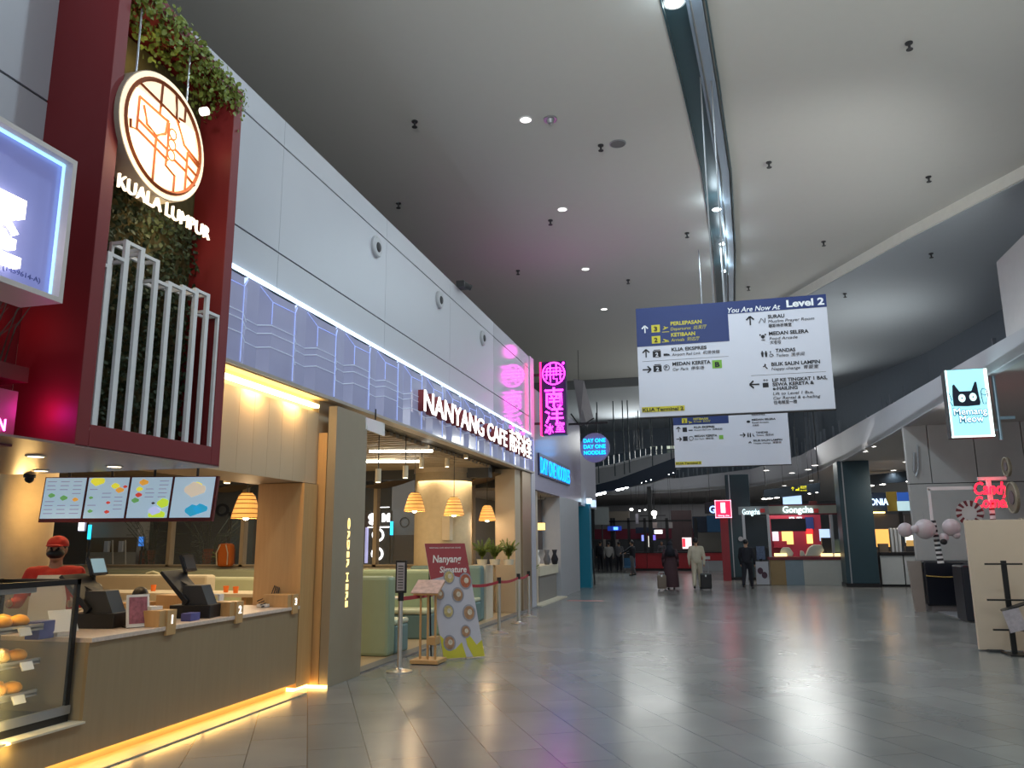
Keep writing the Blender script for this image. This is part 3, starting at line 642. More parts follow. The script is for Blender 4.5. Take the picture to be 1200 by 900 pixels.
for k, (px, n) in enumerate(((195, '1'), (275, '2'), (341, '3'))):
    yv = atX(px, 720, -4.65).y
    t2 = thing('queue_number_block', 'wooden number block reading %s on the counter edge, %s' % (n, ('beside the flyer stand', 'beside the dark till', 'against the oak end panel')[k]), 'sign', (-4.72, yv, .935), group='numbered blocks on the counter')
    obj('block', B().box(-4.95, -4.64, yv - .10, yv + .10, .935, 1.07).box(-4.645, -4.62, yv - .02, yv + .10, .86, 1.07), M_OAK, t2, bevel=.003)
    obj('numeral', B().text(n, (-4.62, yv + .04, .955), .075, Y_, Z_, X_, depth=.006, bold=.02, align='CENTER'), em('num_lit', (1, .95, .85), 1.2), t2)
    if k == 0: single('tissue_stack', B().prism([(-4.9, yv - .06, 1.071), (-4.75, yv - .07, 1.071), (-4.73, yv + .05, 1.071), (-4.88, yv + .05, 1.071)], (0, 0, .03)), M_PAPER, 'folded cream tissues lying on number block 1', 'tissues')
# end wall of the opening and stepped fin with ORDER HERE
t = thing('entrance_pier', 'stepped wooden pier beside the cafe entrance with glowing ORDER HERE lettering', 'pillar', (-4.6, 9.1, 0))
obj('oak_panel', B().box(-5.25, -4.65, 8.42, 8.74, .05, 2.32), M_OAK, t)
obj('kick_strip', B().box(-4.9, -4.70, 8.42, 8.76, .0, .05).box(-4.70, -4.44, 8.70, 8.76, 0, .03), E_WARM, t)
obj('front_slab', B().box(-4.56, -4.45, 8.78, 9.66, 0, 3.28), M_TAUPE, t, bevel=.002)
obj('oak_slab', B().box(-4.68, -4.565, 8.77, 9.6, 0, 2.95).box(-4.80, -4.685, 8.76, 9.6, 0, 1.62), M_OAK, t)
obj('beige_slab', B().box(-4.9, -4.685, 8.76, 9.5, 1.62, 3.36), M_BEIGE, t)
b = B().text('ORDER HERE', (-4.45, 9.17, 1.93), .060, -Z_, Y_, X_, width=1.07, depth=.008, bold=.0)
obj('lit_lettering', b, em('order_lit', (1, .75, .28), 1.6), t)
# pastry display case
CX = -4.75
t = thing('pastry_case', 'black framed glass pastry case with tiers of golden buns, cut by the left edge', 'display case', (-5.1, 4.2, .34))
y0, y1 = 2.9, 5.24
obj('frame', B().box(CX - .03, CX, y1 - .035, y1, .40, 1.37).box(-5.5, CX, y1 - .03, y1, 1.33, 1.37).box(-5.5, -5.45, y1 - .03, y1, .4, 1.37).box(CX - .04, CX, y0, y1, 1.33, 1.37).box(-5.5, CX, y0, y1, .34, .40).box(-5.5, -5.45, y0, y1, 1.33, 1.37), M_BLACK, t)
obj('top_hood', B().box(-5.5, CX - .06, y0, y1 - .35, 1.29, 1.33), M_GREYM, t)
obj('base_rail', B().box(CX - .02, CX + .012, y0, y1, .40, .46), M_GREYM, t)
obj('front_glass', B().box(CX - .014, CX - .006, y0, y1 - .035, .46, 1.33), M_GLASS, t)
obj('end_glass', B().box(-5.45, CX - .03, y1 - .014, y1 - .006, .46, 1.33), M_GLASS, t)
obj('back_panel', B().box(-5.5, -5.48, y0, y1 - .03, .4, 1.33), mat('case_back', (.30, .20, .05), .5), t)
SHZ = (.60, .82, 1.06)
for z in SHZ:
    obj('shelf', B().box(-5.42, CX - .12, y0, 5.05, z - .03, z - .02).box(CX - .135, CX - .12, y0, 5.05, z - .045, z - .0), M_STEEL, t)
    obj('tray', B().box(-5.4, CX - .14, y0, 5.03, z - .019, z - .006), M_BLACK, t)
single('case_ledge', B().box(-4.8, -4.62, -1, 5.27, .33, .345), M_CREAMP, 'thin cream ledge under the pastry case', 'ledge')
lamp('AREA', (-5.1, 4.4, 1.28), 5, (1, .75, .25), .5, (-5.1, 4.4, 0), name='case_glow', sy=1.0)
for z in (1.0, .76, .57): lamp('AREA', (-4.84, 4.6, z + .02), 2.2, (1, .72, .22), .03, (-5.2, 4.6, z - .3), name='case_glow', sy=.9)  # unseen strips added under each shelf to brighten the buns
M_BUN = mat('bun_crust', (.72, .30, .012), .45, var=.3, scale=9)
bun = None
rnd = random.Random(2); nb = 0
for si, z in enumerate(SHZ):
    for j in range(5):
        for i in range(2):
            yv = 4.93 - j * .145 - rnd.random() * .02; x = CX - .21 - i * .15
            lb = 'golden round bun on the ' + ('bottom', 'middle', 'top')[si] + ' tray, ' + ('front row', 'back row')[i] + ', ' + ('nearest the corner post', 'second from the corner post', 'third from the corner post', 'fourth from the corner post', 'fifth from the corner post')[j]
            if bun is None:
                bun = local('bun', lb, 'bun', (x, yv, z - .006), group='golden buns in the pastry case')
                o = obj('dough', B().lathe([(.001, 0), (.05, 0.0), (.068, .02), (.068, .04), (.05, .065), (.02, .076), (.001, .077)], seg=18), M_BUN, bun, smooth=True)
                obj('crust_mark', B().ball((0, 0, .074), (.02, .02, .006), 8), mat('bun_top', (.80, .55, .15), .4), bun)
            else: dup(bun, (x, yv, z - .006), rz=rnd.random() * 6, label=lb)
for k, (yv, z) in enumerate(((4.85, 1.02), (4.90, .78), (4.86, .56))):
    single('price_card', B().obox((CX - .085, yv, z + .0), (.01, .10, .06), rot=Matrix.Rotation(-.5, 3, 'Y')), M_PAPER, 'small white price card clipped to the ' + ('top', 'middle', 'bottom')[k] + ' bun tray', 'price card', 'price cards in the pastry case')
# ======================= people =======================
SKIN = mat('skin', (.42, .24, .15), .55, var=.05)
def capsules(b, segs):
    for p0, r0, p1, r1 in segs:
        p0 = Vector(p0); p1 = Vector(p1)
        b.ball(p0, r0, 12); b.ball(p1, r1, 12)
        if (p1 - p0).length > 1e-4: b.cyl(p0, p1, r0, r1, 12)
    return b
def remesh(name, b, m, parent, voxel=.014, label=None):
    o = obj(name, b, m, parent, label=label)
    md = o.modifiers.new('r', 'REMESH'); md.mode = 'VOXEL'; md.voxel_size = voxel
    sm = o.modifiers.new('s', 'SMOOTH'); sm.iterations = 3; sm.factor = .5
    dg = bpy.context.evaluated_depsgraph_get(); me = bpy.data.meshes.new_from_object(o.evaluated_get(dg)); o.modifiers.clear()
    me.materials.clear(); me.materials.append(m); o.data = me
    for p in me.polygons: p.use_smooth = True
    return o
def person(label, loc, rz, h=1.7, stride=.0, top=None, trousers=None, shoes=M_BLACK, hair=M_BLACK, robe=None, scarf=None, arms=((.08, .25), (.08, .25)), sit=False, apron=None, cap=None, mask=None, skin=SKIN, bag=None, bun=False, vox=.016, face_down=0, group=None, sleeves=True):
    """local frame: +Y is where the figure faces, +X its right... arms: (forward swing, elbow bend) for right and left"""
    t = local('person', label, 'person', loc, rz, group)
    k = h / 1.7
    hip = .90; sh = 1.40
    def S(p): return Vector(p) * k
    leg = {}
    for s in (-1, 1):
        sw = stride * s
        hp = Vector((.09 * s, 0, hip))
        if sit: kn = Vector((.11 * s, .42, hip - .03)); an = Vector((.11 * s, .42, hip - .45))
        else: kn = Vector((.095 * s, sw * .55 + .02, .49)); an = Vector((.10 * s, sw * 1.0 - (.02 if sw >= 0 else .04), .09 + (.04 if sw < -.1 else 0)))
        leg[s] = (hp, kn, an)
    arm = {}
    for i, s in enumerate((1, -1)):
        f, bnd = arms[i]
        so = Vector((.19 * s, 0, sh - .03)); el = so + Vector((.06 * s, math.sin(f) * .28, -math.cos(f) * .28))
        wr = el + Vector((-.01 * s, math.sin(f + bnd) * .25, -math.cos(f + bnd) * .25)); arm[s] = (so, el, wr, f + bnd)
    head = Vector((0, .02 + .05 * face_down, 1.585))
    b = B(); sg = []
    sg += [((0, 0, 1.0), .105, (0, 0, 1.3), .115), ((0, 0, 1.38), .06, (0, .01, 1.50), .052)]
    sg += [((-.13, 0, sh - .02), .06, (.13, 0, sh - .02), .06)]
    for s in (-1, 1):
        hp, kn, an = leg[s]; sg += [(hp, .085, kn, .055), (kn, .052, an, .036), (an, .036, an + Vector((0, .13, -.055)), .03)]
        so, el, wr, a = arm[s]; sg += [(so, .048, el, .038), (el, .036, wr, .026)]
        d = Vector((0, math.sin(a), -math.cos(a))); pl = wr + d * .05; sg += [(wr, .024, pl, .03)]
        for q in range(4):
            o_ = Vector((0, 0, 0)) + Vector((0, math.cos(a), math.sin(a))) * (.026 - .0175 * q)
            base = pl + d * .03 + o_; L_ = (.036, .042, .038, .03)[q]; mid = base + d * L_ * .6; tip = mid + (d * .7 + Vector((-.6 * s, 0, 0))) * L_ * .7
            sg += [(base, .0095, mid, .009), (mid, .009, tip, .008)]
        th = wr + d * .02 + Vector((0, math.cos(a), math.sin(a))) * .028; sg += [(th, .011, th + d * .03 + Vector((-.01 * s, math.cos(a) * .025, math.sin(a) * .025)), .009)]
    capsules(b, [(S(a_), r * k, S(c_), q * k) for a_, r, c_, q in sg])
    b.ball(S(head), tuple(v * k for v in (.076, .094, .112)), 18)
    b.ball(S(head + Vector((0, .03, -.055))), tuple(v * k for v in (.055, .062, .06)), 14)   # jaw
    b.ball(S(head + Vector((0, .102, -.012))), tuple(v * k for v in (.014, .022, .026)), 10)  # nose
    b.ball(S(head + Vector((0, .088, -.055))), tuple(v * k for v in (.026, .014, .010)), 10)  # mouth
    for s in (-1, 1):
        b.ball(S(head + Vector((.078 * s, 0, -.005))), tuple(v * k for v in (.012, .024, .034)), 8)
    body = remesh('body', b, skin, t, vox * .75)
    b = B()
    for s in (-1, 1): b.ball(S(head + Vector((.03 * s, .088, .012))), .011 * k, 8)
    obj('eyes', b, M_BLACK, body)
    if hair and not scarf:
        b = B(); b.ball(S(head + Vector((0, -.018, .03))), tuple(v * k for v in (.086, .098, .098)), 18)
        if bun: b.ball(S(head + Vector((0, -.13, .02))), .04 * k, 12)
        bmesh.ops.bisect_plane(b.bm, geom=b.bm.verts[:] + b.bm.edges[:] + b.bm.faces[:], plane_co=S(head + Vector((0, .0, -.02))), plane_no=Vector((0, .75, -1)), clear_outer=True)
        obj('hair', b, hair, t, smooth=True)
    if trousers:
        b = B(); sg = [((-.05, 0, hip + .05), .12, (.05, 0, hip + .05), .12)]
        for s in (-1, 1):
            hp, kn, an = leg[s]; sg += [(hp, .105, kn, .078), (kn, .076, an + Vector((0, 0, .03)), .062)]
        capsules(b, [(S(a_), r * k, S(c_), q * k) for a_, r, c_, q in sg]); remesh('trousers', b, trousers, t, vox)
    if shoes:
        for s in (-1, 1):
            an = leg[s][2]; b = B(); capsules(b, [(S(an + Vector((0, -.03, -.045))), .042 * k, S(an + Vector((0, .14, -.055))), .036 * k)]); remesh('shoe', b, shoes, t, .012)
    if top:
        b = B(); sg = [((-.03, 0, .95), .135, (-.07, 0, 1.27), .125), ((.03, 0, .95), .135, (.07, 0, 1.27), .125), ((0, 0, .95), .14, (0, 0, 1.29), .14), ((-.14, 0, sh - .03), .072, (.14, 0, sh - .03), .072)]
        for s in (-1, 1):
            so, el, wr, a = arm[s]; sg += [(so, .066, el, .054)]
            if sleeves: sg += [(el, .052, wr, .042)]
        capsules(b, [(S(a_), r * k, S(c_), q * k) for a_, r, c_, q in sg]); remesh('shirt', b, top, t, vox)
    if robe:
        b = B(); L_ = [(.10, .045, sh + .05), (.19, .12, sh - .05), (.20, .145, 1.1), (.24, .19, .8), (.27, .23, .45), (.29, .25, .09)]
        rings = []
        for (rx, ry, z) in L_: rings.append([b.bm.verts.new(S((rx * math.cos(6.283 * q / 20) * (1 + .05 * math.sin(q * 3)), ry * math.sin(6.283 * q / 20), z))) for q in range(20)])
        for a_, c_ in zip(rings, rings[1:]):
            for q in range(20): b.bm.faces.new((a_[q], c_[q], c_[(q + 1) % 20], a_[(q + 1) % 20]))
        for s in (-1, 1):
            so, el, wr, a = arm[s]; bb = capsules(b, [(S(so), .07 * k, S(el), .07 * k), (S(el), .07 * k, S(wr), .06 * k)])
        obj('robe', b, robe, t, smooth=True)
    if scarf:
        b = B(); b.ball(S(head + Vector((0, -.02, .01))), tuple(v * k for v in (.105, .115, .135)), 16); b.cyl(S((0, -.03, 1.18)), S((0, -.02, 1.58)), .20 * k, .095 * k, 18)
        bmesh.ops.bisect_plane(b.bm, geom=b.bm.verts[:] + b.bm.edges[:] + b.bm.faces[:], plane_co=S(head + Vector((0, .085, 0))), plane_no=Vector((0, 1, .0)), clear_outer=True)
        obj('headscarf', b, scarf, t, smooth=True)
    if cap:
        b = B(); b.ball(S(head + Vector((0, -.01, .045))), tuple(v * k for v in (.092, .108, .085)), 18)
        bmesh.ops.bisect_plane(b.bm, geom=b.bm.verts[:] + b.bm.edges[:] + b.bm.faces[:], plane_co=S(head + Vector((0, 0, .03))), plane_no=Vector((0, 0, -1)), clear_outer=True)
        b.ball(S(head + Vector((0, .12, .035))), tuple(v * k for v in (.07, .065, .012)), 14)
        obj('cap', b, cap, t, smooth=True)
    if mask:
        b = B(); b.ball(S(head + Vector((0, .045, -.034))), tuple(v * k for v in (.076, .086, .052)), 16); obj('face_mask', b, mask, t, smooth=True)
    if apron:
        b = B(); b.prism([S((-.10, .155, 1.36)), S((.10, .155, 1.36)), S((.15, .165, 1.15)), S((.15, .165, .75)), S((-.15, .165, .75)), S((-.15, .165, 1.15))], (0, .012, 0)); obj('apron', b, apron, t)
    return t
RD = mat('uniform_red', (.45, .02, .015), .7); WT = mat('uniform_white', (.75, .72, .64), .7)
NVY = mat('cloth_black', (.012, .013, .02), .8); BRN = mat('cloth_maroon', (.055, .025, .03), .8); CRM = mat('cloth_cream', (.50, .44, .33), .8); GRY = mat('cloth_grey', (.12, .12, .13), .8)
def facing(loc, target=(0, 0)): return math.atan2(target[1] - loc[1], target[0] - loc[0]) - math.pi / 2
p = EYE + ray(68, 640) * 7.4
person('cafe worker in red cap, black face mask and red shirt standing behind the order counter', (p.x, p.y, 0), facing(p, (-4, 3)) , 1.70, top=RD, trousers=NVY, cap=RD, mask=M_BLACK, apron=WT, arms=((.5, 1.1), (.4, 1.2)), vox=.012)
p = EYE + ray(108, 675) * 8.2
person('seated customer in a white shirt and dark cap seen low behind the till', (p.x, p.y, -.42), -1.2, 1.66, top=mat('shirt_white', (.6, .56, .5), .7), trousers=NVY, cap=M_BLACK, sit=True, arms=((.6, .8), (.6, .8)))
p = EYE + ray(166, 678) * 8.8
person('seated customer with dark hair in a bun and white top beside the small till screen', (p.x, p.y, -.46), 1.3, 1.62, top=mat('shirt_white', (.6, .56, .5), .7), trousers=NVY, bun=True, sit=True, arms=((.6, .8), (.6, .8)))
# walkers in the concourse
person('person in a long black headscarf and dark robe walking away, beside the tan upright suitcase', (*atZ(787, 691, 0).xy, 0), .05, 1.60, stride=.05, robe=BRN, scarf=NVY, top=NVY, shoes=M_BLACK)
person('man in a cream tunic and trousers walking away pulling a black wheeled suitcase', (*atZ(818, 691, 0).xy, 0), 0, 1.72, stride=.16, top=CRM, trousers=CRM, arms=((-.2, .1), (-.1, .3)))
person('person in black clothes walking away near the dark column', (*atZ(877, 690, 0).xy, 0), -.3, 1.66, stride=.17, top=NVY, trousers=NVY)
person('distant person in dark clothes walking beside the teal shop edge', (*atZ(704, 669, 0).xy, 0), 0, 1.66, stride=.1, top=NVY, trousers=NVY)
person('distant person in a pale long top and dark trousers, between two dark dressed walkers', (*atZ(714, 671, 0).xy, 0), .1, 1.6, stride=.1, top=mat('cloth_pale', (.32, .31, .30), .8), trousers=NVY)
person('distant person in grey with a dark cart behind it, left of the red food counter', (*atZ(726, 670, 0).xy, 0), 0, 1.62, stride=.05, top=GRY, trousers=NVY)
person('distant person in black bending over a blue luggage trolley', (*atZ(742, 675, 0).xy, 0), 1.2, 1.66, stride=.12, top=NVY, trousers=GRY, arms=((.9, .3), (.9, .3)))
person('distant person in a pale shirt standing behind the red food counter', (*(EYE + ray(776, 652) * 49).xy, 0), 3, 1.62, top=GRY, trousers=NVY)
def suitcase(label, loc, rz, m, w=.36, h=.55, handle=.95):
    t = local('suitcase', label, 'suitcase', loc, rz)
    obj('shell', B().box(-w / 2, w / 2, -.12, .12, .06, .06 + h), m, t, bevel=.04)
    obj('handle', B().tube([(-.09, -.1, .06 + h), (-.09, -.1, handle), (.09, -.1, handle), (.09, -.1, .06 + h)], .01, 6), M_GREYM, t)
    for sx in (-1, 1):
        for sy in (-1, 1): obj('wheel', B().cyl((sx * (w / 2 - .05) - .012, sy * .09, .03), (sx * (w / 2 - .05) + .012, sy * .09, .03), .03, .03, 12), M_BLACK, t)
    obj('rib', B().box(-w / 2 + .05, -w / 2 + .06, .115, .127, .1, h).box(w / 2 - .06, w / 2 - .05, .115, .127, .1, h), M_BLK2, t)
    obj('tag', B().box(-.02, .02, -.132, -.122, .45, .51), M_WHITE, t)
    return t
suitcase('black wheeled suitcase rolling behind the man in cream', (*atZ(828, 692, 0).xy, 0), 0, M_BLACK, .37, .50, 1.0)
suitcase('tan upright suitcase left of the person in the black headscarf', (*atZ(776, 692, 0).xy, 0), .1, mat('case_tan', (.16, .12, .09), .5), .30, .45, .6)
p = atZ(738, 671, 0); t = local('luggage_trolley', 'small blue luggage trolley left of the red food counter', 'trolley', (p.x, p.y, 0))
obj('basket', B().box(-.3, .3, -.25, .25, .25, .32).box(-.3, .3, .2, .25, .25, .75), mat('trolley_blue', (.04, .14, .28), .5), t)
obj('frame', B().tube([(-.28, -.3, .3), (-.28, -.4, 1.0), (.28, -.4, 1.0), (.28, -.3, .3)], .02), M_GREYM, t)
for sx in (-1, 1): obj('wheel', B().cyl((sx * .25, 0, .06), (sx * .25 + .03, 0, .06), .06, .06, 10), M_BLACK, t); obj('wheel_strut', B().box(sx * .25, sx * .25 + .02, -.02, .02, .1, .26), M_GREYM, t)

# ======================= cafe interior =======================
def till(label, loc, rz):
    t = local('till', label, 'till', loc, rz)
    obj('base', B().prism([(-.24, -.2, 0), (-.24, .2, 0), (-.24, .2, .12), (-.24, -.2, .12)], (.48, 0, 0)), M_BLACK, t, bevel=.006)
    obj('cash_printer', B().prism([(-.2, -.16, .12), (-.2, .1, .12), (-.2, .1, .30), (-.2, -.08, .30)], (.2, 0, 0)), M_BLK2, t)
    obj('paper_roll', B().box(.02, .12, -.17, -.15, .14, .2).box(.02, .12, -.17, -.10, .196, .204), M_PAPER, t)
    obj('monitor', B().prism([(-.24, .02, .16), (-.24, .30, .44), (-.24, .325, .42), (-.24, .05, .12)], (.40, 0, 0)), M_BLACK, t, bevel=.004)
    obj('neck', B().prism([(-.06, .0, .12), (-.06, .1, .12), (-.06, .2, .34), (-.06, .12, .30)], (.1, 0, 0)), M_BLK2, t)
    c = obj('customer_display', B().obox((.20, .26, .50), (.24, .03, .17), rot=Matrix.Rotation(-.35, 3, 'X')), M_BLACK, t)
    obj('screen', B().obox((.20, .243, .505), (.20, .004, .13), rot=Matrix.Rotation(-.35, 3, 'X')), em('till_screen', (.25, .40, .48), .5) if 'paper' in label else M_BLK2, c)
    obj('display_pole', B().cyl((.1, .2, .1), (.18, .27, .46), .015, .015, 8), M_BLACK, t)
    return t
def onc(px, py, z=.937): p = atZ(px, py, z); return (p.x, p.y, z)
till('black till with a small lit customer screen beside the paper stand', onc(125, 733), math.radians(100))
till('black till with a dark customer screen between number blocks 1 and 2', onc(235, 722), math.radians(100))
p = onc(160, 735); t = local('menu_stand', 'small white framed maroon flyer standing by number block 1', 'sign', p, math.radians(60))
obj('frame', B().obox((0, 0, .135), (.19, .012, .27), rot=Matrix.Rotation(-.2, 3, 'X')), M_PAPER, t); obj('base', B().box(-.09, .09, -.03, .08, 0, .01), M_BLACK, t)
obj('print', B().obox((0, -.008, .14), (.15, .003, .22), rot=Matrix.Rotation(-.2, 3, 'X')), mat('flyer_maroon', (.30, .10, .13), .5, var=.9, scale=25), t)
p = onc(223, 727); single('napkin_box', B().obox((p[0], p[1], .97), (.10, .16, .07), rz=.1), mat('box_blue', (.07, .08, .28), .5), 'small blue box on the counter beside the dark till', 'box', bevel=.004)
p = onc(72, 745); t = local('leaflet_holder', 'white paper leaflet stand seen through the pastry case glass', 'stand', p, 1.2); obj('card', B().obox((0, 0, .11), (.2, .01, .19), rot=Matrix.Rotation(-.6, 3, 'X')), M_PAPER, t); obj('foot', B().box(-.05, .05, -.04, .04, 0, .05), M_PAPER, t)
p = onc(46, 748); single('napkin_box', B().obox((p[0], p[1], 1.0), (.12, .16, .13), rz=.1), mat('box_blue', (.07, .08, .28), .5), 'blue box behind the pastry case glass', 'box', bevel=.004)
t = thing('magazine_rack', 'dark wire rack of folded papers by number block 3', 'rack', onc(318, 712))
p = Vector(onc(316, 711)); b = B()
for k in range(4): b.tube([p + Vector((-.02 * k, -.16, .01 + .02 * k)), p + Vector((-.02 * k, .12, .03 + .03 * k)), p + Vector((-.02 * k - .03, .26, .25))], .006, 5)
obj('rack_wire', b, M_BLACK, t); obj('papers', B().obox(p + Vector((-.03, 0, .02)), (.12, .24, .03)), M_PAPER, t)
# wooden crates/low screens behind the counter
for k, (px, py, w, h, l) in enumerate(((216, 712, .5, .30, 'tall oak box behind the till at the back counter'), (150, 716, .45, .22, 'low oak box behind the flyer stand'), (50, 716, .5, .30, 'oak box seen through the pastry case glass'))):
    p = EYE + ray(px, py) * 9.3; t = thing('oak_box', l, 'box', (p.x, p.y, 0))
    obj('box_body', B().obox((p.x, p.y, .5 + h / 2), (w, .4, 1.0 + h - .5), rz=-.25), M_OAK, t, bevel=.004); obj('foot', B().obox((p.x, p.y, .12), (w - .1, .3, .26), rz=-.25), M_BLK2, t)
# curved white high chair back
p = EYE + ray(66, 690) * 7.6; single('chair_rail', B().tube([p + Vector((-.24, 0, -.3)), p + Vector((-.24, 0, .02)), p + Vector((-.2, 0, .06)), p + Vector((.2, 0, .06)), p + Vector((.24, 0, .02)), p + Vector((.24, 0, -.95))], .012), M_PAPER, 'cream tubular chair frame behind the pastry case', 'chair frame')
# plaster columns
def col(px, X=None, r=.3, dist=None, label='', lamp_side=True, py=640):
    p = EYE + ray(px, py) * dist; t = thing('plaster_column', label, 'column', (p.x, p.y, 0))
    obj('shaft', B().cyl((p.x, p.y, .0), (p.x, p.y, 3.39), r, r, 48), M_CREAM, t, smooth=False); obj('top_collar', B().cyl((p.x, p.y, 3.2), (p.x, p.y, 3.38), r + .02, r + .02, 48), M_BEIGE, t)
    for pl in t.children[0].data.polygons: pl.use_smooth = abs(pl.normal.z) < .5
    return p
pc = col(519, r=.66, dist=18.2, label='thick round cream plaster column in the middle of the cafe seating')
c0_ = col(26, r=.27, dist=8.3, label='cream plaster column glowing warm behind the worker in red')
t = thing('wall_sconce', 'pale box lamp on the big cream column behind the middle pendant', 'lamp', (pc.x, pc.y - .75, 1.7)); d = (EYE - pc); d.z = 0; d.normalize()
obj('body', B().obox(pc + d * .70 + Vector((.1, 0, .42 - .02)), (.22, .12, .55), rz=-.3), mat('sconce', (.62, .52, .38), .5), t, bevel=.01); obj('plate', B().obox(pc + d * .665 + Vector((.1, 0, .42)), (.26, .04, .4), rz=-.3), M_BEIGE, t)
struct('wall_kitchen', B().box(-14, atY(8, 640, 8.6).x, 8.6, 8.8, 0, 3.3), mat('kitchen_warm', (.62, .42, .18), .6))
dx_ = atY(2, 640, 8.5).x; t = struct('door_1', B().box(dx_ - .9, dx_, 8.5, 8.56, 0, 2.05), M_BLK2); obj('door_frame', B().box(dx_, dx_ + .05, 8.48, 8.6, 0, 2.1).box(dx_ - .9, dx_ + .05, 8.48, 8.6, 2.05, 2.1), M_GREYM, t)
# warm interior lighting
lamp('POINT', (c0_.x + .45, c0_.y - .5, 2.1), 10, (1, .62, .22), .1, name='column_glow')
lamp('AREA', (-9, 8.3, 3.25), 50, (1, .70, .38), 3, (-9, 8.3, 0), name='kitchen_glow')
lamp('AREA', (-6.3, 7.5, 3.25), 28, (1, .70, .38), 1.5, (-6.3, 7.5, 0), name='kitchen_glow')
lamp('AREA', (-7.5, 13, 3.28), 85, (1, .78, .48), 3, (-7.5, 13, 0), name='cafe_glow')
lamp('AREA', (-11, 15, 3.28), 70, (1, .78, .48), 3, (-11, 15, 0), name='cafe_glow')
lamp('AREA', (-6, 17.5, 3.0), 30, (1, .78, .48), 1.2, (-6, 17.5, 0), name='cafe_glow')
for x, yv in ((-8, 12), (-11, 14), (-6.2, 15)): lamp('POINT', (x, yv, 2.6), 14, (1, .75, .45), .3, name='cafe_glow')
lamp('AREA', (-14, 22, 5.0), 90, (1, .92, .8), 3, (-14, 23, 0), name='added_hall_fill')  # unseen fill added beyond the windows to light the service wall
lamp('AREA', (-9, 22, 5.0), 60, (1, .92, .8), 3, (-9, 23, 0), name='added_hall_fill')
for q_ in ((-7, 11.5, 2.7), (-8, 15, 2.75), (-6, 9, 2.8)): lamp('POINT', q_, 16, (1, .74, .40), .3, name='cafe_glow')  # extra unseen points added to brighten the slatted ceiling
# pendant lamps
def pendant(px, py, dist, label, first=[None]):
    p = EYE + ray(px, py) * dist
    if first[0] is None:
        t = local('pendant_lamp', label, 'pendant lamp', p, group='rattan pendant lamps in the cafe')
        b = B(); prof = [(.07, .17), (.11, .13), (.15, .02), (.19, -.12), (.20, -.18), (.185, -.18), (.10, .10), (.065, .165), (.07, .17)]
        b.lathe(prof, seg=28); obj('shade', b, M_RATTAN, t)
        b = B()
        for z, r in ((.17, .074), (.13, .114), (.075, .134), (.02, .154), (-.05, .174), (-.12, .194), (-.18, .204)): b.tube([(r * math.cos(a * .2244), r * math.sin(a * .2244), z) for a in range(28)], .006, 4, closed=True)
        obj('rattan_ring', b, mat('rattan_dark', (.40, .20, .05), .6), t)
        obj('bulb', B().ball((0, 0, -.16), .05, 14), em('bulb', (1, .93, .75), 14), t, smooth=True)
        obj('cord', B().cyl((0, 0, .17), (0, 0, 3.40 - p.z), .006, .006, 6), M_BLACK, t)
        first[0] = t
    else:
        t = dup(first[0], p, label=label)
    lamp('POINT', (p.x, p.y, p.z - .27), 9, (1, .72, .4), .06, name='pendant_glow')
pendant(289, 592, 11.2, 'glowing rattan pendant lamp above the order counter opening')
pendant(486, 588, 15.2, 'glowing rattan pendant lamp at the left edge of the big cream column')
pendant(532, 593, 15.6, 'glowing rattan pendant lamp in front of the big cream column')
pendant(571, 601, 18.5, 'small glowing rattan pendant lamp right of the big cream column')
for k, (x0, x1, y0, dist) in enumerate(((433, 507, 529, 14.2), (427, 494, 541, 15.6))):
    a = EYE + ray(x0, y0) * dist; c = EYE + ray(x1, y0 + .6) * dist; c.z = a.z
    t = thing('linear_lamp', 'thin straight white lamp under the slatted cafe ceiling, ' + ('upper', 'lower') [k], 'ceiling lamp', a, group='straight lamps under the slats')
    obj('tube', B().cyl(a, c, .022, .022, 10), em('tube_white', (1, .97, .85), 10), t); obj('bracket', B().box(a.x, c.x, a.y - .02, a.y + .02, a.z + .02, a.z + .05), M_WHITE, t)
    for q in (a.lerp(c, .2), a.lerp(c, .8)): obj('wire', B().cyl(q, (q.x, q.y, 3.32), .005, .005, 6), M_BLACK, t)
for k, (px, py, dist) in enumerate(((372 - 106, 566, 10), (298, 565, 11), (443, 565, 12), (475, 560, 13), (494, 548, 15), (524, 547, 16), (546, 537, 16))):
    p = EYE + ray(px, py) * dist; t = thing('track_spotlight', 'small cream cylinder spotlight under the cafe ceiling, ' + ('left one over the counter opening', 'right one over the counter opening', 'lower left over the booths', 'above the first pendant', 'beside the column top left', 'before the column top', 'right of the column top')[k], 'spotlight', p, group='track spotlights in the cafe')
    obj('can', B().cyl(p, p + Vector((0, 0, .20)), .045, .045, 14), mat('can_cream', (.7, .6, .42), .5), t); obj('stem', B().cyl(p + Vector((0, 0, .2)), (p.x, p.y, 3.38), .008, .008, 6), M_BLACK, t); obj('lens', B().cyl(p - Vector((0, 0, .006)), p, .036, .036, 12), E_WARMW, t)
p = atX(440, 500, -5.4); t = thing('ceiling_board', 'white blank board hanging inside the cafe entrance', 'sign', p); a = EYE + ray(429, 491) * 10.5; c = EYE + ray(451, 509) * 11.2
obj('panel', B().prism([EYE + ray(429, 489) * 10.5, EYE + ray(451, 496) * 11.5, EYE + ray(451, 511) * 11.5, EYE + ray(429, 503) * 10.5], (-.03, 0, 0)), M_WHITE, t); obj('hook', B().cyl(EYE + ray(440, 492) * 11, (EYE + ray(440, 492) * 11) + Vector((0, 0, .15)), .01, .01), M_BLACK, t)
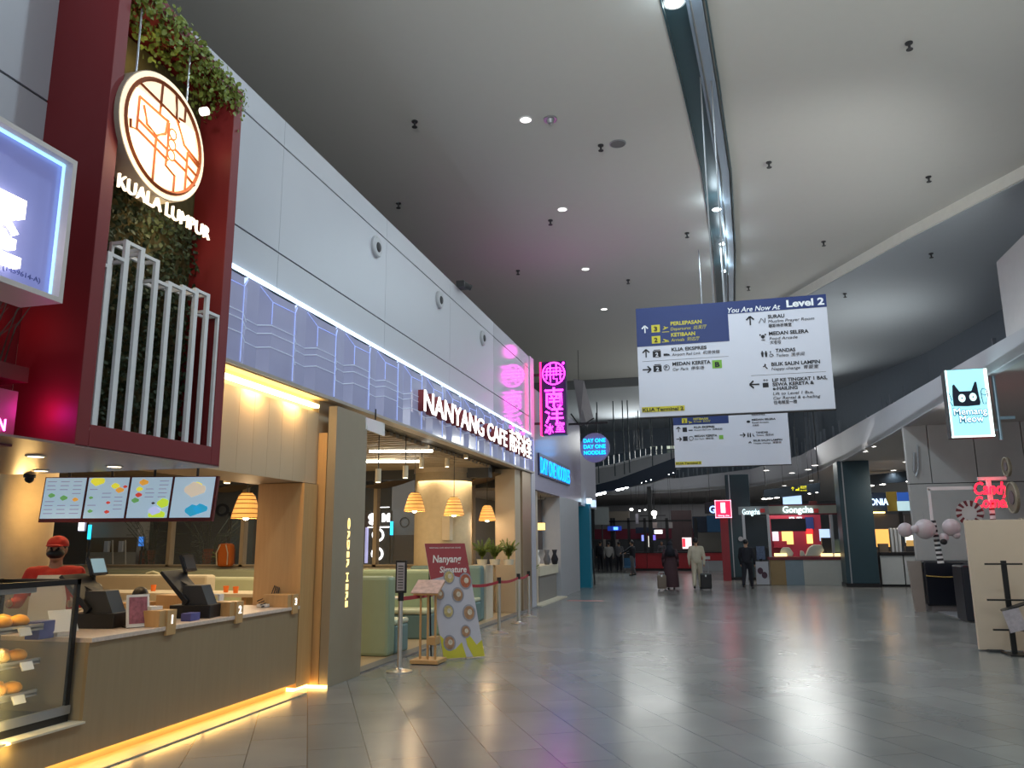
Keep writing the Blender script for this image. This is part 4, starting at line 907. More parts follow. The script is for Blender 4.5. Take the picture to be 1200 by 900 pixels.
# booths
def bench(label, y0, d, x0=-6.5, x1=-4.9, hb=1.14, m=M_GREEN, ms=M_GREENL, rounded=.05):
    """high backed bench running along X, facing +Y (d=1) or -Y (d=-1)"""
    t = thing('booth_bench', label, 'bench', ((x0 + x1) / 2, y0, 0), group=None)
    obj('backrest', B().box(x0, x1, y0, y0 + .28 * d, .012, hb), m, t, bevel=rounded)
    obj('seat_base', B().box(x0, x1 + .0, y0 + .28 * d, y0 + .80 * d, .012, .42), M_TEALF, t, bevel=.03)
    obj('seat_cushion', B().box(x0, x1 + .0, y0 + .28 * d, y0 + .82 * d, .42, .50), ms, t, bevel=.03)
    return t
bench('big sage green high-backed booth bench nearest the entrance post', 11.15, 1, x1=-4.72)
bench('sage green booth bench behind the tall poster, facing the camera', 14.05, -1)
bench('sage green booth bench back to back with the poster bench, facing away', 14.1, 1)
bench('farthest teal-green booth bench under the leafy planter', 16.75, -1, m=M_TEALF)
bench('pale sage booth bench against the cream back wall', 18.6, -1, x0=-16, x1=-8.2, hb=1.0, m=M_GREENL)
bench('pale green bench back beyond the nearest booth', 14.6, -1, x0=-12.5, x1=-8.0, hb=.98, m=M_GREENL)
for k, (yv, x0, x1, l) in enumerate(((12.55, -6.4, -5.15, 'between the first two booth benches'), (15.45, -6.4, -5.1, 'between the two farthest booth benches'))):
    t = thing('booth_table', 'long pale topped table ' + l, 'table', ((x0 + x1) / 2, yv, 0)); obj('tabletop', B().box(x0, x1, yv - .34, yv + .34, .72, .75), M_CREAMP, t, bevel=.01)
    for x in (x0 + .4, x1 - .4): obj('leg', B().cyl((x, yv, .03), (x, yv, .72), .035, .035, 12).cyl((x, yv, .012), (x, yv, .03), .22, .22, 20), M_BLACK, t)
def rchair(label, px, py, dist, first=[None]):
    p = EYE + ray(px, py) * dist
    if first[0] is None:
        t = local('dining_chair', label, 'chair', (p.x, p.y, .012), 0, 'round backed cafe chairs')
        b = B(); b.tube([(-.22, 0, .5), (-.24, 0, .8), (-.15, .0, .98), (0, 0, 1.02), (.15, 0, .98), (.24, 0, .8), (.22, 0, .5)], .035, 8); obj('back_frame', b, mat('chair_cream', (.62, .58, .40), .5), t)
        obj('backrest', B().box(-.18, .18, -.02, .02, .55, .9), mat('chair_sage', (.32, .36, .26), .6), t, bevel=.02)
        obj('seat', B().box(-.22, .22, -.42, .02, .42, .49), M_GREENL, t, bevel=.02)
        for sx in (-1, 1):
            for yy_ in (-.38, -.02): obj('leg', B().cyl((sx * .19, yy_, 0), (sx * .18, yy_, .43), .013, .018, 8), M_OAK, t)
        first[0] = t
    else: dup(first[0], (p.x, p.y, .012), label=label)
rchair('round backed sage chair behind the number 1 till area', 200, 680, 15.6)
rchair('cream round backed chair beyond the nearest booth', 455, 676, 17.6)
rchair('sage round backed chair at the far left beyond the nearest booth', 430, 674, 18.2)
rchair('sage chair left of the worker in red, beyond the back counter', 178, 686, 17.6)
for k, (px, py) in enumerate(((276, 695), (264, 704), (180, 686))):
    p = atY(px, py, 11.4 + .15 * k); p.z = .921; t = thing('drink_cup', 'bright orange cup on the cream tables inside, ' + ('right one', 'left one near the till', 'beside the customer with the bun')[k], 'cup', p, group='orange cups inside the cafe')
    obj('cup_body', B().lathe([(.001, -.05), (.035, -.05), (.045, .05), (.04, .05), (.001, -.04)], p, 16), mat('cup_orange', (.75, .16, .02), .5, emit=.15, ecol=(.8, .15, .02)), t)
t = thing('long_table', 'long cream communal table behind the tills', 'table', (-9, 11.6, 0)); obj('tabletop', B().box(-11.3, -6.9, 11.2, 12.0, .82, .87), M_CREAMP, t); 
for x in (-11, -7.2): obj('trestle', B().box(x - .04, x + .04, 11.3, 11.9, .012, .82), M_OAK, t)
bench('cream booth bench end seen through the counter opening', 13.2, -1, x0=-12.2, x1=-9.0, hb=1.08, m=M_CREAMP, ms=M_CREAMP)
# cafe window wall behind: posts, header, glass, mirrored lettering
t = struct('window_2', B().box(-24, -5.0, 19.08, 19.11, 1.05, 3.2), M_GLASS); 
b = B()
for px in (200, 285, 345, 440, 553, 590, 605): p = atY(px, 620, 19.05); b.box(p.x - .05, p.x + .05, 19.0, 19.2, 1.05, 3.3)
b.box(-24, -5, 19.0, 19.2, 1.03, 1.10); obj('window_frame', b, M_BEIGE, t)
a = atY(330, 603, 18.98); c = atY(222, 603, 18.98)
single('window_lettering', B().text('YOU LOOK', (a.x, 18.97, 2.38), .33, X_, Z_, -Y_, width=a.x - c.x, depth=.02, bold=.03, mirror=True), M_BLACK, 'black capital lettering seen in reverse on the cafe back window', 'lettering')
# draped cloth below the ceiling of the back area
b = B()
for k in range(5):
    x0 = -16 + k * 2.2; n = 10
    for i in range(n): 
        u0, u1 = i / n, (i + 1) / n; s0 = .25 * math.sin(u0 * math.pi); s1 = .25 * math.sin(u1 * math.pi)
        b.prism([(x0 + u0 * 2.2, 17.9, 3.25 - s0), (x0 + u1 * 2.2, 17.9, 3.25 - s1), (x0 + u1 * 2.2, 17.9, 3.23 - s1), (x0 + u0 * 2.2, 17.9, 3.23 - s0)], (0, .9, 0))
single('draped_cloth', b, mat('drape_brown', (.13, .09, .05), .8), 'brown cloth swags draped below the cafe ceiling', 'drapery')
# plants
def plant(label, x, y, z, h, r, n, m=M_LEAFD, frond=True, potm=None, ph=.3):
    t = thing('potted_plant', label, 'plant', (x, y, z))
    obj('pot', B().lathe([(.001, 0), (r * .45, 0), (r * .55, ph), (r * .48, ph), (.001, ph * .8)], (x, y, z), 18), potm or M_CREAMP, t)
    b = B(); rnd = random.Random(int(x * 77 + y * 13)); 
    for k in range(n):
        a = rnd.random() * 6.283; L_ = h * rnd.uniform(.6, 1.05); o = r * rnd.uniform(.4, 1.2); pts = [Vector((x, y, z + ph * .8)), Vector((x + math.cos(a) * o * .35, y + math.sin(a) * o * .35, z + ph + L_ * .6)), Vector((x + math.cos(a) * o, y + math.sin(a) * o, z + ph + L_ * (.9 if k % 2 else .6)))]
        for i in range(9):
            u = .25 + i / 9 * .75; p = pts[0] * (1 - u) ** 2 + pts[1] * 2 * u * (1 - u) + pts[2] * u * u
            for s in (-1, 1):
                v = Vector((-math.sin(a) * s, math.cos(a) * s, .25)).normalized() * .18 * r * 1.3 * (1.2 - u); q = Vector((math.cos(a), math.sin(a), 0)) * .035
                vs_ = [b.bm.verts.new(w_) for w_ in (p, p + v * .5 + q, p + v + Z_ * -.02, p + v * .5 - q)]; b.bm.faces.new(vs_)
        b.tube(pts, .008, 4)
    obj('foliage', b, m, t, kind='stuff'); return t
for k, (px, l) in enumerate(((565, 'left'), (580, 'middle'), (596, 'right'))):
    p = atY(px, 665, 17.1); plant('bushy green plant on the planter above the farthest booth, %s one' % l, p.x, 17.1, 1.14, .50, .22, 26, M_LEAF, ph=.12)
struct('trim_10', B().box(atY(554, 650, 17.1).x, -4.9, 16.85, 17.4, .012, 1.14), M_CREAMP)
p = atY(245, 640, 21); plant('tall dark leafy plant outside the cafe window, left of the orange backpack', p.x, 21, 0, 2.4, 1.1, 22, M_LEAFD, ph=.5)
p = atY(178, 640, 21.5); plant('dark tree-like plant outside the window behind the menu displays', p.x, 21.5, 0, 2.6, .9, 20, M_LEAFD, ph=.5)
p = atY(240, 660, 18.2); plant('small bright green plant by the window beside the orange bag', p.x, 18.9, 1.05, .35, .25, 8, M_LEAF, ph=.1)
# things seen beyond the cafe windows
def winbox(name, x0, y0, x1, y1, Y, dep, m, label, cat, sup=None, part=None, **k):
    if sup is None: return single(name, rectY(B(), x0, y0, x1, y1, Y, dep), m, label, cat, **k)
    a = atY(x0, y1, Y); c = atY(x1, y0, Y); t = thing(name, label, cat, (a.lerp(c, .5).x, Y, a.z))
    obj(part or 'panel', rectY(B(), x0, y0, x1, y1, Y, dep), m, t); xm = (a.x + c.x) / 2
    if sup == 'post': obj('post', B().box(xm - .03, xm + .03, Y + dep, Y + dep + .05, 0, c.z - .02), M_BLK2, t)
    else:
        for xx in (a.x + .05, c.x - .05): obj('cord', B().cyl((xx, Y + dep / 2, c.z - .01), (xx, Y + dep / 2, sup), .008, .008, 6), M_BLK2, t)
    return t
t = thing('service_wall', 'white wall block with a brown band and two white dispensers beyond the cafe window', 'wall', atY(130, 700, 24)); 
obj('wall_block', B().box(atY(102, 640, 24).x, atY(160, 640, 24).x, 24, 24.6, 0, 3.1), mat('service_white', (.50, .46, .36), .6), t)
obj('brown_band', B().box(atY(102, 640, 24).x, atY(160, 640, 24).x, 23.98, 24, atY(130, 647, 24).z, atY(130, 630, 24).z), mat('brown_band', (.16, .10, .04), .6), t)
for px in (124, 141): obj('dispenser', rectY(B(), px - 3, 634, px + 3, 647, 23.85, .12), M_WHITE, t, bevel=.01)
for px in (132, 147): obj('pipe', B().cyl(atY(px, 665, 23.9), atY(px, 633, 23.9), .03, .03, 8), M_CREAMP, t)
t = thing('wall_sign', 'small round white lit sign beyond the window above the worker', 'sign', atY(95, 620, 24)); obj('box', rectY(B(), 90, 611, 100, 623, 23.8, .1), mat('lav', (.4, .38, .5), .5, emit=.4), t, bevel=.05); obj('lit_face', rectY(B(), 91.5, 612.5, 98.5, 621.5, 23.78, .02), E_WHITE, t)
winbox('cyan_light', 102, 615, 106.5, 632, 23.6, .05, E_CYAN, 'upright cyan light strip left of the white wall block', 'light', sup='post')
winbox('info_screen', 162, 629, 168, 640, 23.8, .06, em('screen_blue', (.05, .25, .8), 1.0), 'small blue lit screen right of the white wall block', 'screen', sup='post')
winbox('red_cabinet', 159, 645, 173, 700, 23.9, .4, mat('brick_red', (.28, .05, .015), .6), 'dark red cabinet beyond the window under the small blue screen', 'cabinet')
winbox('red_cabinet', 234, 643, 268, 700, 23.9, .4, mat('brick_red', (.28, .05, .015), .6), 'wide red-orange cabinet beyond the window behind the orange backpack', 'cabinet')
p = atY(255, 664, 18.4); t = thing('backpack', 'orange backpack standing by the cafe back window', 'bag', (p.x, 18.7, 1.05)); obj('sack', B().box(p.x - .2, p.x + .2, 18.6, 18.85, 1.05, 1.65), mat('bag_orange', (.55, .13, .015), .7), t, bevel=.08); obj('strap', B().tube([(p.x - .15, 18.58, 1.1), (p.x - .17, 18.55, 1.4), (p.x - .08, 18.58, 1.62)], .015), M_CREAMP, t); obj('strap', B().tube([(p.x + .15, 18.58, 1.1), (p.x + .17, 18.55, 1.4), (p.x + .08, 18.58, 1.62)], .015), M_CREAMP, t)
t = thing('glass_shopfront', 'dark glazed shopfront beyond the cafe window with a blue lit word', 'shopfront', atY(300, 668, 26)); 
obj('glazing', rectY(B(), 267, 600, 332, 697, 26, .05), mat('dark_glazing3', (.05, .075, .08), .2), t)
b = B()
for px in (267, 297.5, 331): rectY(b, px, 600, px + 1, 668, 25.95, .05)
rectY(b, 267, 624.5, 332, 625.5, 25.95, .05); obj('mullion', b, M_BLACK, t)
obj('lit_lettering', B().text('BLUE', atY(314, 633.5, 25.93), atY(314, 628, 25.93).z - atY(314, 633.5, 25.93).z, X_, Z_, -Y_, width=atY(327, 630, 25.93).x - atY(314, 630, 25.93).x, depth=.02, bold=.02, mirror=False), em('blue_word', (.03, .22, .9), 1.6), t)
# entrance view: black promo wall with lit rings, blue strip, grey wall
t = thing('promo_wall', 'black promotional wall with white lit rings and lettering, seen through the cafe entrance', 'display', atY(445, 668, 24))
obj('panel', rectY(B(), 410, 598, 457, 668, 24, .2), M_BLACK, t)
b = B()
for (px, py, r) in ((443, 627, 6.5), (442, 649, 6.5)):
    c = atY(px, py, 23.97); rr_ = r / 930 * 25; b.tube([c + X_ * rr_ * math.cos(a * .2618) + Z_ * rr_ * math.sin(a * .2618) for a in range(24)], .035, 5, closed=True)
obj('lit_ring', b, E_WHITE, t)
b = B().text('M', atY(448, 611, 23.95), .25, X_, Z_, -Y_, width=.26, depth=.03, bold=.05); rectY(b, 431, 617, 456, 618.5, 23.95, .03); rectY(b, 440, 594, 456, 595, 23.95, .03); b.disc(atY(437, 606, 23.96), .15, .12, -Y_, .02); b.disc(atY(438, 612, 23.96), .17, .09, -Y_, .02)
obj('lit_lettering', b, E_WHITE, t)
obj('side_strip', rectY(B(), 427, 618, 430.5, 660, 23.9, .1), mat('strip_lav', (.4, .4, .6), .5, emit=.6, ecol=(.5, .5, .9)), t)
b = B(); b.ball(atY(416, 617, 23.7), .24, 12); b.disc(atY(418, 606, 23.7), .2, .12, -Y_, .05); obj('red_figure', b, mat('red_blob', (.5, .06, .03), .6, emit=.2, ecol=(.6, .05, .02)), t)
winbox('blue_strip', 457, 611, 459.5, 627, 23.8, .1, E_CYAN, 'upright cyan light strip between the promo wall and grey wall', 'light', sup='post')
t = thing('grey_wall_panel', 'tall grey wall with a round faint emblem right of the promo wall', 'wall', atY(475, 668, 24.2)); obj('wall_block', B().box(atY(458, 640, 24.2).x, atY(487, 640, 24.2).x, 24.2, 24.5, 0, 4.2), mat('grey_blue', (.20, .21, .22), .6), t); obj('dado', B().box(atY(448, 640, 24.1).x, atY(487, 640, 24.1).x, 24.1, 24.2, 0, atY(470, 627, 24.1).z), mat('dado_brown', (.07, .05, .04), .6), t)
c = atY(474, 612, 24.18); obj('emblem', B().tube([c + X_ * .15 * math.cos(a * .3927) + Z_ * .15 * math.sin(a * .3927) for a in range(16)], .015, 4, closed=True), M_BLK2, t)
t = thing('seated_person_chair', 'dark armchair back with maroon jacket beyond the nearest booth', 'chair', (0, 0, 0)) if False else None
# right pier of the cafe entrance
t = thing('cafe_pier', 'beige and brushed metal pier at the far end of the cafe front', 'pillar', (-4.8, 19, 0))
obj('beige_face', B().box(-5.15, -4.66, 18.5, 19.05, .02, 3.36), M_BEIGE, t, bevel=.005); obj('metal_face', B().box(-5.05, -4.62, 19.1, 20.0, .02, 3.36), mat('warm_metal', (.45, .33, .22), .3, .6), t, bevel=.005)
# rope stanchions
ST = [(468, 787, .0), (502, 781, .0), (547, 752, 0), (585, 742, 0), (608, 731, 0), (620, 723, 0)]
def stan(p, label, first=[None]):
    if first[0] is None:
        t = local('queue_post', label, 'queue post', (p.x, p.y, 0), group='retractable belt posts along the booths')
        obj('pole', B().cyl((0, 0, .03), (0, 0, .93), .03, .03, 18), M_STEEL, t, smooth=False); obj('foot', B().lathe([(.001, 0), (.17, 0), (.17, .012), (.05, .035), (.03, .05)], seg=28), M_STEEL, t); obj('belt_head', B().cyl((0, 0, .88), (0, 0, .99), .038, .038, 18), M_BLACK, t)
        first[0] = t; return t
    return dup(first[0], (p.x, p.y, 0), label=label)
sps = [atZ(px, py, 0) for px, py, _ in ST if px != 502]
L_ = ['nearest queue post with a framed notice on top', 'steel queue post just right of the tall poster', 'steel queue post beside the third booth bench', 'steel queue post in front of the farthest booth', 'last steel queue post by the cafe pier']
for p, l in zip(sps, L_): stan(p, l)
for k, (a, c) in enumerate(zip(sps, sps[1:])):
    b = B(); d = (c - a).normalized(); a = a + d * .045; c = c - d * .045; n = 8
    for i in range(n):
        u0, u1 = i / n, (i + 1) / n; p0 = a.lerp(c, u0); p1 = a.lerp(c, u1); z0 = .93 - .03 * math.sin(u0 * math.pi); z1 = .93 - .03 * math.sin(u1 * math.pi)
        b.prism([(p0.x, p0.y, z0), (p1.x, p1.y, z1), (p1.x, p1.y, z1 - .05), (p0.x, p0.y, z0 - .05)], (.004, 0, 0))
    single('belt', b, mat('belt_red', (.38, .03, .04), .7), 'dark red queue belt, ' + ('nearest span, behind the menu lectern', 'second span, from the poster to the third bench', 'third span, before the farthest booth', 'last span, ending at the cafe pier')[k], 'belt', 'red queue belts')
p = sps[0]; t = thing('post_notice', 'black framed portrait notice on the nearest queue post', 'sign', (p.x, p.y, .99))
Rz = Matrix.Rotation(.1, 3, 'Z')
obj('frame', B().obox((p.x, p.y, 1.19), (.15, .025, .42), rot=Rz), M_BLACK, t, bevel=.004); obj('notice', B().obox((p.x, p.y - .015, 1.19), (.105, .004, .36), rot=Rz), mat('notice_grey', (.36, .34, .38), .5), t); obj('stem', B().cyl((p.x, p.y, .985), (p.x, p.y, 1.0), .02, .02), M_BLACK, t)
b = B()
for k in range(9): b.box(p.x - .035, p.x + .035, p.y - .022, p.y - .018, 1.04 + k * .035, 1.05 + k * .035)
obj('notice_text', b, M_BLACK, t)
# menu lectern
p = atZ(502, 777, 0); t = thing('menu_lectern', 'wooden menu lectern of slim posts with a slanted open menu on a square base', 'lectern', (p.x, p.y, 0))
obj('base', B().obox((p.x, p.y, .035), (.40, .38, .05), rz=.0), M_OAK, t, bevel=.004)
for dx in (-.10, -.045, .01, .065, .12): obj('post', B().box(p.x + dx - .012, p.x + dx + .012, p.y - .012 + (.08 if dx in (-.045, .065) else -.06), p.y + .012 + (.08 if dx in (-.045, .065) else -.06), .06, .98 if dx < .1 else .95), M_OAK, t)
obj('shelf', B().obox((p.x, p.y, 1.0), (.36, .34, .02), rot=Matrix.Rotation(.5, 3, 'X')), M_OAK, t)
obj('open_menu', B().obox((p.x - .02, p.y, 1.02), (.40, .34, .012), rot=Matrix.Rotation(.5, 3, 'X')), mat('menu_print', (.55, .38, .34), .5, var=.5, scale=14), t)
obj('lower_shelf', B().obox((p.x + .07, p.y, .30), (.12, .2, .10)), M_OAK, t)
# tall leaning poster
pa, pb = atZ(524, 773, 0), atZ(552, 763, 0)
t = thing('poster_board', 'tall leaning maroon and white food poster board beside the lectern', 'poster', ((pa + pb) / 2))
r = (pb - pa); r.z = 0; Wd = .62; r.normalize(); r = Vector((math.cos(math.radians(38)), math.sin(math.radians(38)), 0)); O = Vector((-3.98, 11.2, 0.03)); n_ = Vector((r.y, -r.x, 0))
# lean: the top leans back, along -n_
tp = (Vector((0, 0, 1)) - n_ * .10 + r * -0.16).normalized()
Hh = 1.62; O = atZ(520, 772, 0.02); nn_ = r.cross(tp).normalized(); nn_ = nn_ if nn_.dot(EYE - O) > 0 else -nn_
def Q2(u, v, d=0): return O + r * (u * Wd) + tp * (v * Hh) + nn_ * d
obj('board', B().prism([Q2(0, 0), Q2(1, 0), Q2(1, 1), Q2(0, 1)], nn_ * -.02), mat('poster_white', (.52, .50, .56), .4), t)
obj('maroon_field', B().prism([Q2(0, .68), Q2(.5, .72), Q2(1, .66), Q2(1, 1), Q2(0, 1)], nn_ * .003), mat('poster_maroon', (.34, .06, .07), .4), t)
obj('yellow_field', B().prism([Q2(0, 0), Q2(.55, 0), Q2(.5, .13), Q2(.3, .07), Q2(0, .2)], nn_ * .003).prism([Q2(.72, 0), Q2(1, 0), Q2(1, .14), Q2(.85, .1), Q2(.6, .26), Q2(.62, .1)], nn_ * .003), mat('poster_yellow', (.58, .52, .05), .4), t)
b = B().text('Nanyang', Q2(.12, .83, .003), .11, r, tp, nn_, width=.45, depth=.003, bold=.02, shear=.3).text('Signature', Q2(.25, .74, .003), .09, r, tp, nn_, width=.42, depth=.003, bold=.02, shear=.3).text('NANYANG CAFE SIGNATURE DISHES', Q2(.1, .955, .003), .02, r, tp, nn_, width=.48, depth=.003)
obj('poster_lettering', b, M_PAPER, t)
cols = ['plate_rim', 'plate_food']
M_RIM = mat('plate_rim', (.30, .29, .33), .4, var=.4, scale=9); M_FOOD = mat('plate_food', (.40, .22, .12), .5, var=.6, scale=18)
for u, v, sz in ((.46, .70, .12), (.85, .66, .14), (.16, .55, .10), (.60, .54, .13), (.30, .40, .12), (.80, .38, .14), (.20, .13, .13), (.64, .22, .11)):
    o_ = obj('plate_picture', B().disc(Q2(u, v, .004), sz * .72, sz * .85, nn_, .002, 20, up=tp), M_RIM, t)
    fm = [M_FOOD, mat('plate_curry', (.42, .12, .06), .5, var=.7, scale=22), mat('plate_noodle', (.50, .38, .16), .5, var=.6, scale=26), mat('plate_greens', (.22, .22, .08), .5, var=.8, scale=20)][int(u * 100) % 4]
    obj('food_picture', B().disc(Q2(u, v, .006), sz * .56, sz * .68, nn_, .002, 20, up=tp), fm, o_)
    obj('bowl_middle', B().disc(Q2(u + .02, v + .005, .008), sz * .26, sz * .30, nn_, .002, 12, up=tp), mat('plate_cream', (.60, .52, .42), .5, var=.5, scale=30), o_)
for k, u in enumerate((.08, .95)): obj('prop_leg', B().tube([Q2(u, .9, -.03), Vector((Q2(u, .4).x, Q2(u, .4).y, 0)) - n_ * .35 + Z_ * .01], .012), M_BLACK, t)
# ======================= lettering on the cafe fascia =======================
a = atX(494, 487, -4.52); c = atX(594, 545, -4.52)
t = thing('shop_name_sign', 'white lit NANYANG CAFE channel letters with four characters on the blue fascia', 'sign', (-4.53, 15, 3.7))
y0 = atX(494, 470, -4.5).y; y1 = atX(592, 522, -4.5).y; y2 = atX(595.5, 524, -4.5).y; y3 = atX(621, 538, -4.5).y
M_LSIDE = mat('letter_side', (.30, .05, .05), .5)
zb_ = 3.70; hc = .36
for cls, xx, dd, mm in (('lettering_side', -4.56, .10, M_LSIDE), ('lit_lettering', -4.46, .012, em('letters_white', (1, .92, .86), 2.0))):
    obj(cls, B().text('NANYANG CAFE', (xx, y0, zb_), hc, Y_, Z_, X_, width=y1 - y0, depth=dd, bold=.010), mm, t)
    obj(cls, B().text('南洋冰室', (xx - .01, y2, zb_ + .01), .40, Y_, Z_, X_, width=y3 - y2, depth=dd, bold=.004), mm, t)
# ======================= pink neon projecting sign =======================
YP = 20.6; x0 = -4.44; x1 = -3.76; z0 = 4.42; z1 = 6.42
t = thing('neon_blade_sign', 'tall dark projecting sign with a round emblem and pink neon characters', 'sign', (-4.1, YP + .1, z0))
obj('box', B().box(x0, x1, YP, YP + .22, z0, z1), mat('neon_box', (.03, .01, .06), .3), t, bevel=.01)
obj('red_edge', B().box(x0 - .03, x0 + .02, YP - .02, YP + .2, z0, z1), E_PINKR, t)
for zz in (z0 + .3, z1 - .36): obj('mount', B().box(-4.66, x0, YP + .08, YP + .14, zz, zz + .06), M_BLK2, t)
cx = (x0 + x1) / 2 + .02
b = B(); R = .30; cz = z1 - .34
def NP(u, v): return Vector((cx + u * R, YP - .03, cz + v * R))
b.tube([NP(math.cos(a * .2094), math.sin(a * .2094)) for a in range(30)], .018, 5, closed=True)
for s in ([(-.6, .5), (.6, .5)], [(-.8, .2), (.8, .2)], [(-.8, -.1), (.8, -.1)], [(-.3, .9), (-.3, -.8)], [(.25, .9), (.25, -.2)], [(-.6, .5), (-.65, -.5)], [(.6, .5), (.62, -.6)], [(0, .3), (0, -.5), (.3, -.5), (.3, -.85)]): b.tube([NP(*q) for q in s], .016, 4)
b.ball((x1 - .05, YP - .03, z1 - .07), .035, 8)
obj('neon_emblem', b, E_PINK, t)
b = B()
for ch, zz, w_ in (('南', z1 - 1.19, .50), ('洋', z1 - 1.66, .50)):
    b.text(ch, (cx - .25, YP - .02, zz), .40, X_, Z_, -Y_, width=w_, depth=.03, bold=.006)
b.text('冰', (cx - .26, YP - .02, z1 - 1.96), .22, X_, Z_, -Y_, width=.24, depth=.03, bold=.005).text('室', (cx + .03, YP - .02, z1 - 1.92), .22, X_, Z_, -Y_, width=.24, depth=.03, bold=.005)
obj('neon_lettering', b, E_PINK, t)
lamp('POINT', (cx + .1, YP + .1, 6.8), 5, (1, .05, .75), .2, name='neon_blade_glow')
# ======================= blue noodle shop signs =======================
y0 = atX(632, 545, -4.66).y; y1 = atX(667, 566, -4.66).y
t = thing('shop_name_sign', 'bright blue lit block lettering on the lilac fascia beyond the cafe', 'sign', (-4.6, 23, 3.42))
obj('backing', B().box(-4.68, -4.63, y0 - .1, y1, 3.42, 4.02), mat('navy_back', (.02, .03, .10), .4), t)
obj('lit_lettering', B().text('DAY ONE NOODLES', (-4.63, y0, 3.48), .46, Y_, Z_, X_, width=y1 - y0 - .1, depth=.02, bold=.004), em('noodle_blue', (0.0, .30, 1.0), 2.0), t)
p = atY(697, 524.5, 26.0); t = thing('round_hanging_sign', 'round mauve hanging sign reading DAY ONE NOODLES in blue neon', 'sign', p)
obj('disc', B().cyl((p.x, 26.0, p.z), (p.x, 26.12, p.z), .49, .49, 40), mat('mauve_disc', (.26, .20, .38), .5), t)
b = B()
for s, dz in (('DAY ONE', .17), ('DAY ONE', -.03), ('NOODLES', -.23)): b.text(s, (p.x - .36, 25.97, p.z + dz), .13, X_, Z_, -Y_, width=.72, depth=.02, bold=.01)
obj('neon_lettering', b, em('neon_cyan', (0, .45, 1), 2.6), t)
q = atY(706, 495, 26.0)
b = B().box(-4.68, p.x + .45, 26.03, 26.08, q.z - .04, q.z + .03); 
for dx in (-.25, .2): b.cyl((p.x + dx, 26.06, p.z + .42), (p.x + dx, 26.06, q.z), .012, .012, 6)
obj('hanger_arm', b, M_BLACK, t)
t = thing('pelmet_light', 'small white lit box sign above the teal shop edge', 'sign', atY(690, 590, 29)); obj('box', rectY(B(), 687, 584, 692, 590, 29, .3), em('box_lit', (.7, .9, 1), 2), t); obj('side', rectY(B(), 692.5, 586, 697, 594, 29.1, .3), em('box_lit2', (.5, .65, .9), 1), t)
single('teal_shop_edge', B().box(-4.95, -4.55, 29.2, 29.6, 0, 3.0), mat('teal_glow', (.008, .10, .16), .4, emit=.05, ecol=(.02, .4, .6)), 'tall narrow teal end post of the left shop row', 'post')
t = thing('shop_portrait', 'framed face portrait inside the shop opening right of the grey pier', 'poster', atY(681, 612, 29)); obj('panel', rectY(B(), 678, 601, 685, 655, 29.3, .05), mat('portrait_lav', (.30, .28, .34), .5), t); obj('portrait_face', B().ball(atY(680.5, 610, 29.25), (.08, .02, .14), 12), SKIN, t); obj('portrait_hair', B().ball(atY(681, 604.5, 29.25), (.10, .03, .08), 12), M_BLACK, t)
# shop between cafe and grey pier
t = thing('counter_box', 'low grey and white planter counter in the shop next to the cafe', 'counter', (-4.9, 22.6, 0)); obj('front_panel', B().box(-5.3, -4.78, 21.6, 24.0, 0.02, .72), mat('counter_grey', (.24, .22, .20), .5), t); obj('worktop', B().box(-5.4, -4.74, 21.5, 24.1, .72, .98), M_CREAMP, t)
single('shop_post', B().box(-4.95, -4.78, 21.3, 21.5, 0, 3.0), mat('post_cream', (.55, .46, .36), .5), 'slim cream post inside the shop next to the cafe', 'post')
single('shop_step', B().box(-7.2, -4.5, 20.6, 24.2, 0, .03), M_CREAMP, 'pale raised floor edge of the shop next to the cafe', 'step')
plant('small green plant on the floor stand beside the cafe corner post', -4.95, 20.95, .62, .35, .3, 9, M_LEAF, ph=.12)
single('plant_stand', B().box(-5.1, -4.82, 20.8, 21.1, 0, .62), M_BLACK, 'narrow black plant stand beside the cafe corner post', 'stand')
t = thing('hanging_lamp', 'small yellow drum pendant in the shop next to the cafe', 'pendant lamp', atY(634, 617, 23)); p = atY(634, 617, 23); obj('shade', B().cyl(p - Z_ * .1, p + Z_ * .1, .12, .12, 18), em('drum_yellow', (1, .65, .2), 1.6), t); obj('cord', B().cyl(p + Z_ * .1, (p.x, p.y, 2.98), .008, .008), M_BLACK, t)
t = thing('dark_banner', 'large dark hanging panel inside the shop next to the cafe', 'banner', atY(652, 590, 24)); obj('panel', B().box(-6.4, -5.2, 24.0, 24.05, 1.4, 2.9), mat('banner_dark', (.06, .06, .075), .6), t); obj('rod', B().box(-6.5, -5.1, 23.98, 24.07, 2.9, 2.96), M_GREYM, t)
lamp('AREA', (-5.9, 22.5, 2.9), 22, (1, .80, .62), 1, (-5.9, 22.5, 0), name='shop_glow')
for k, (px, m_, l) in enumerate(((629, M_PAPER, 'pale'), (641, GRY, 'grey'), (650, NVY, 'dark'))):
    p = atY(px, 655, 22.7 + k * .4); t = thing('display_item', '%s patterned vase shape on the counter in the shop next to the cafe' % l, 'vase', (p.x, p.y, .98)); obj('vase_body', B().lathe([(.001, 0), (.07, 0), (.11, .15), (.05, .3), (.08, .42), (.001, .42)], (p.x, p.y, .98), 16), m_, t, smooth=True)
for k, px in enumerate((684, 689)):
    a = atZ(px + 2, 685, 0); t = thing('floor_stand', 'black leaning frame stand beside the grey pier, ' + ('left', 'right')[k], 'stand', a, group='black frame stands by the grey pier'); obj('frame', B().tube([a, a + Vector((-.06, .1, 1.35)), a + Vector((.14, .1, 1.35)), a + Vector((.2, 0, 0))], .03, 6), M_BLACK, t); obj('foot', B().box(a.x - .15, a.x + .3, a.y - .1, a.y + .1, 0, .02), M_BLACK, t)
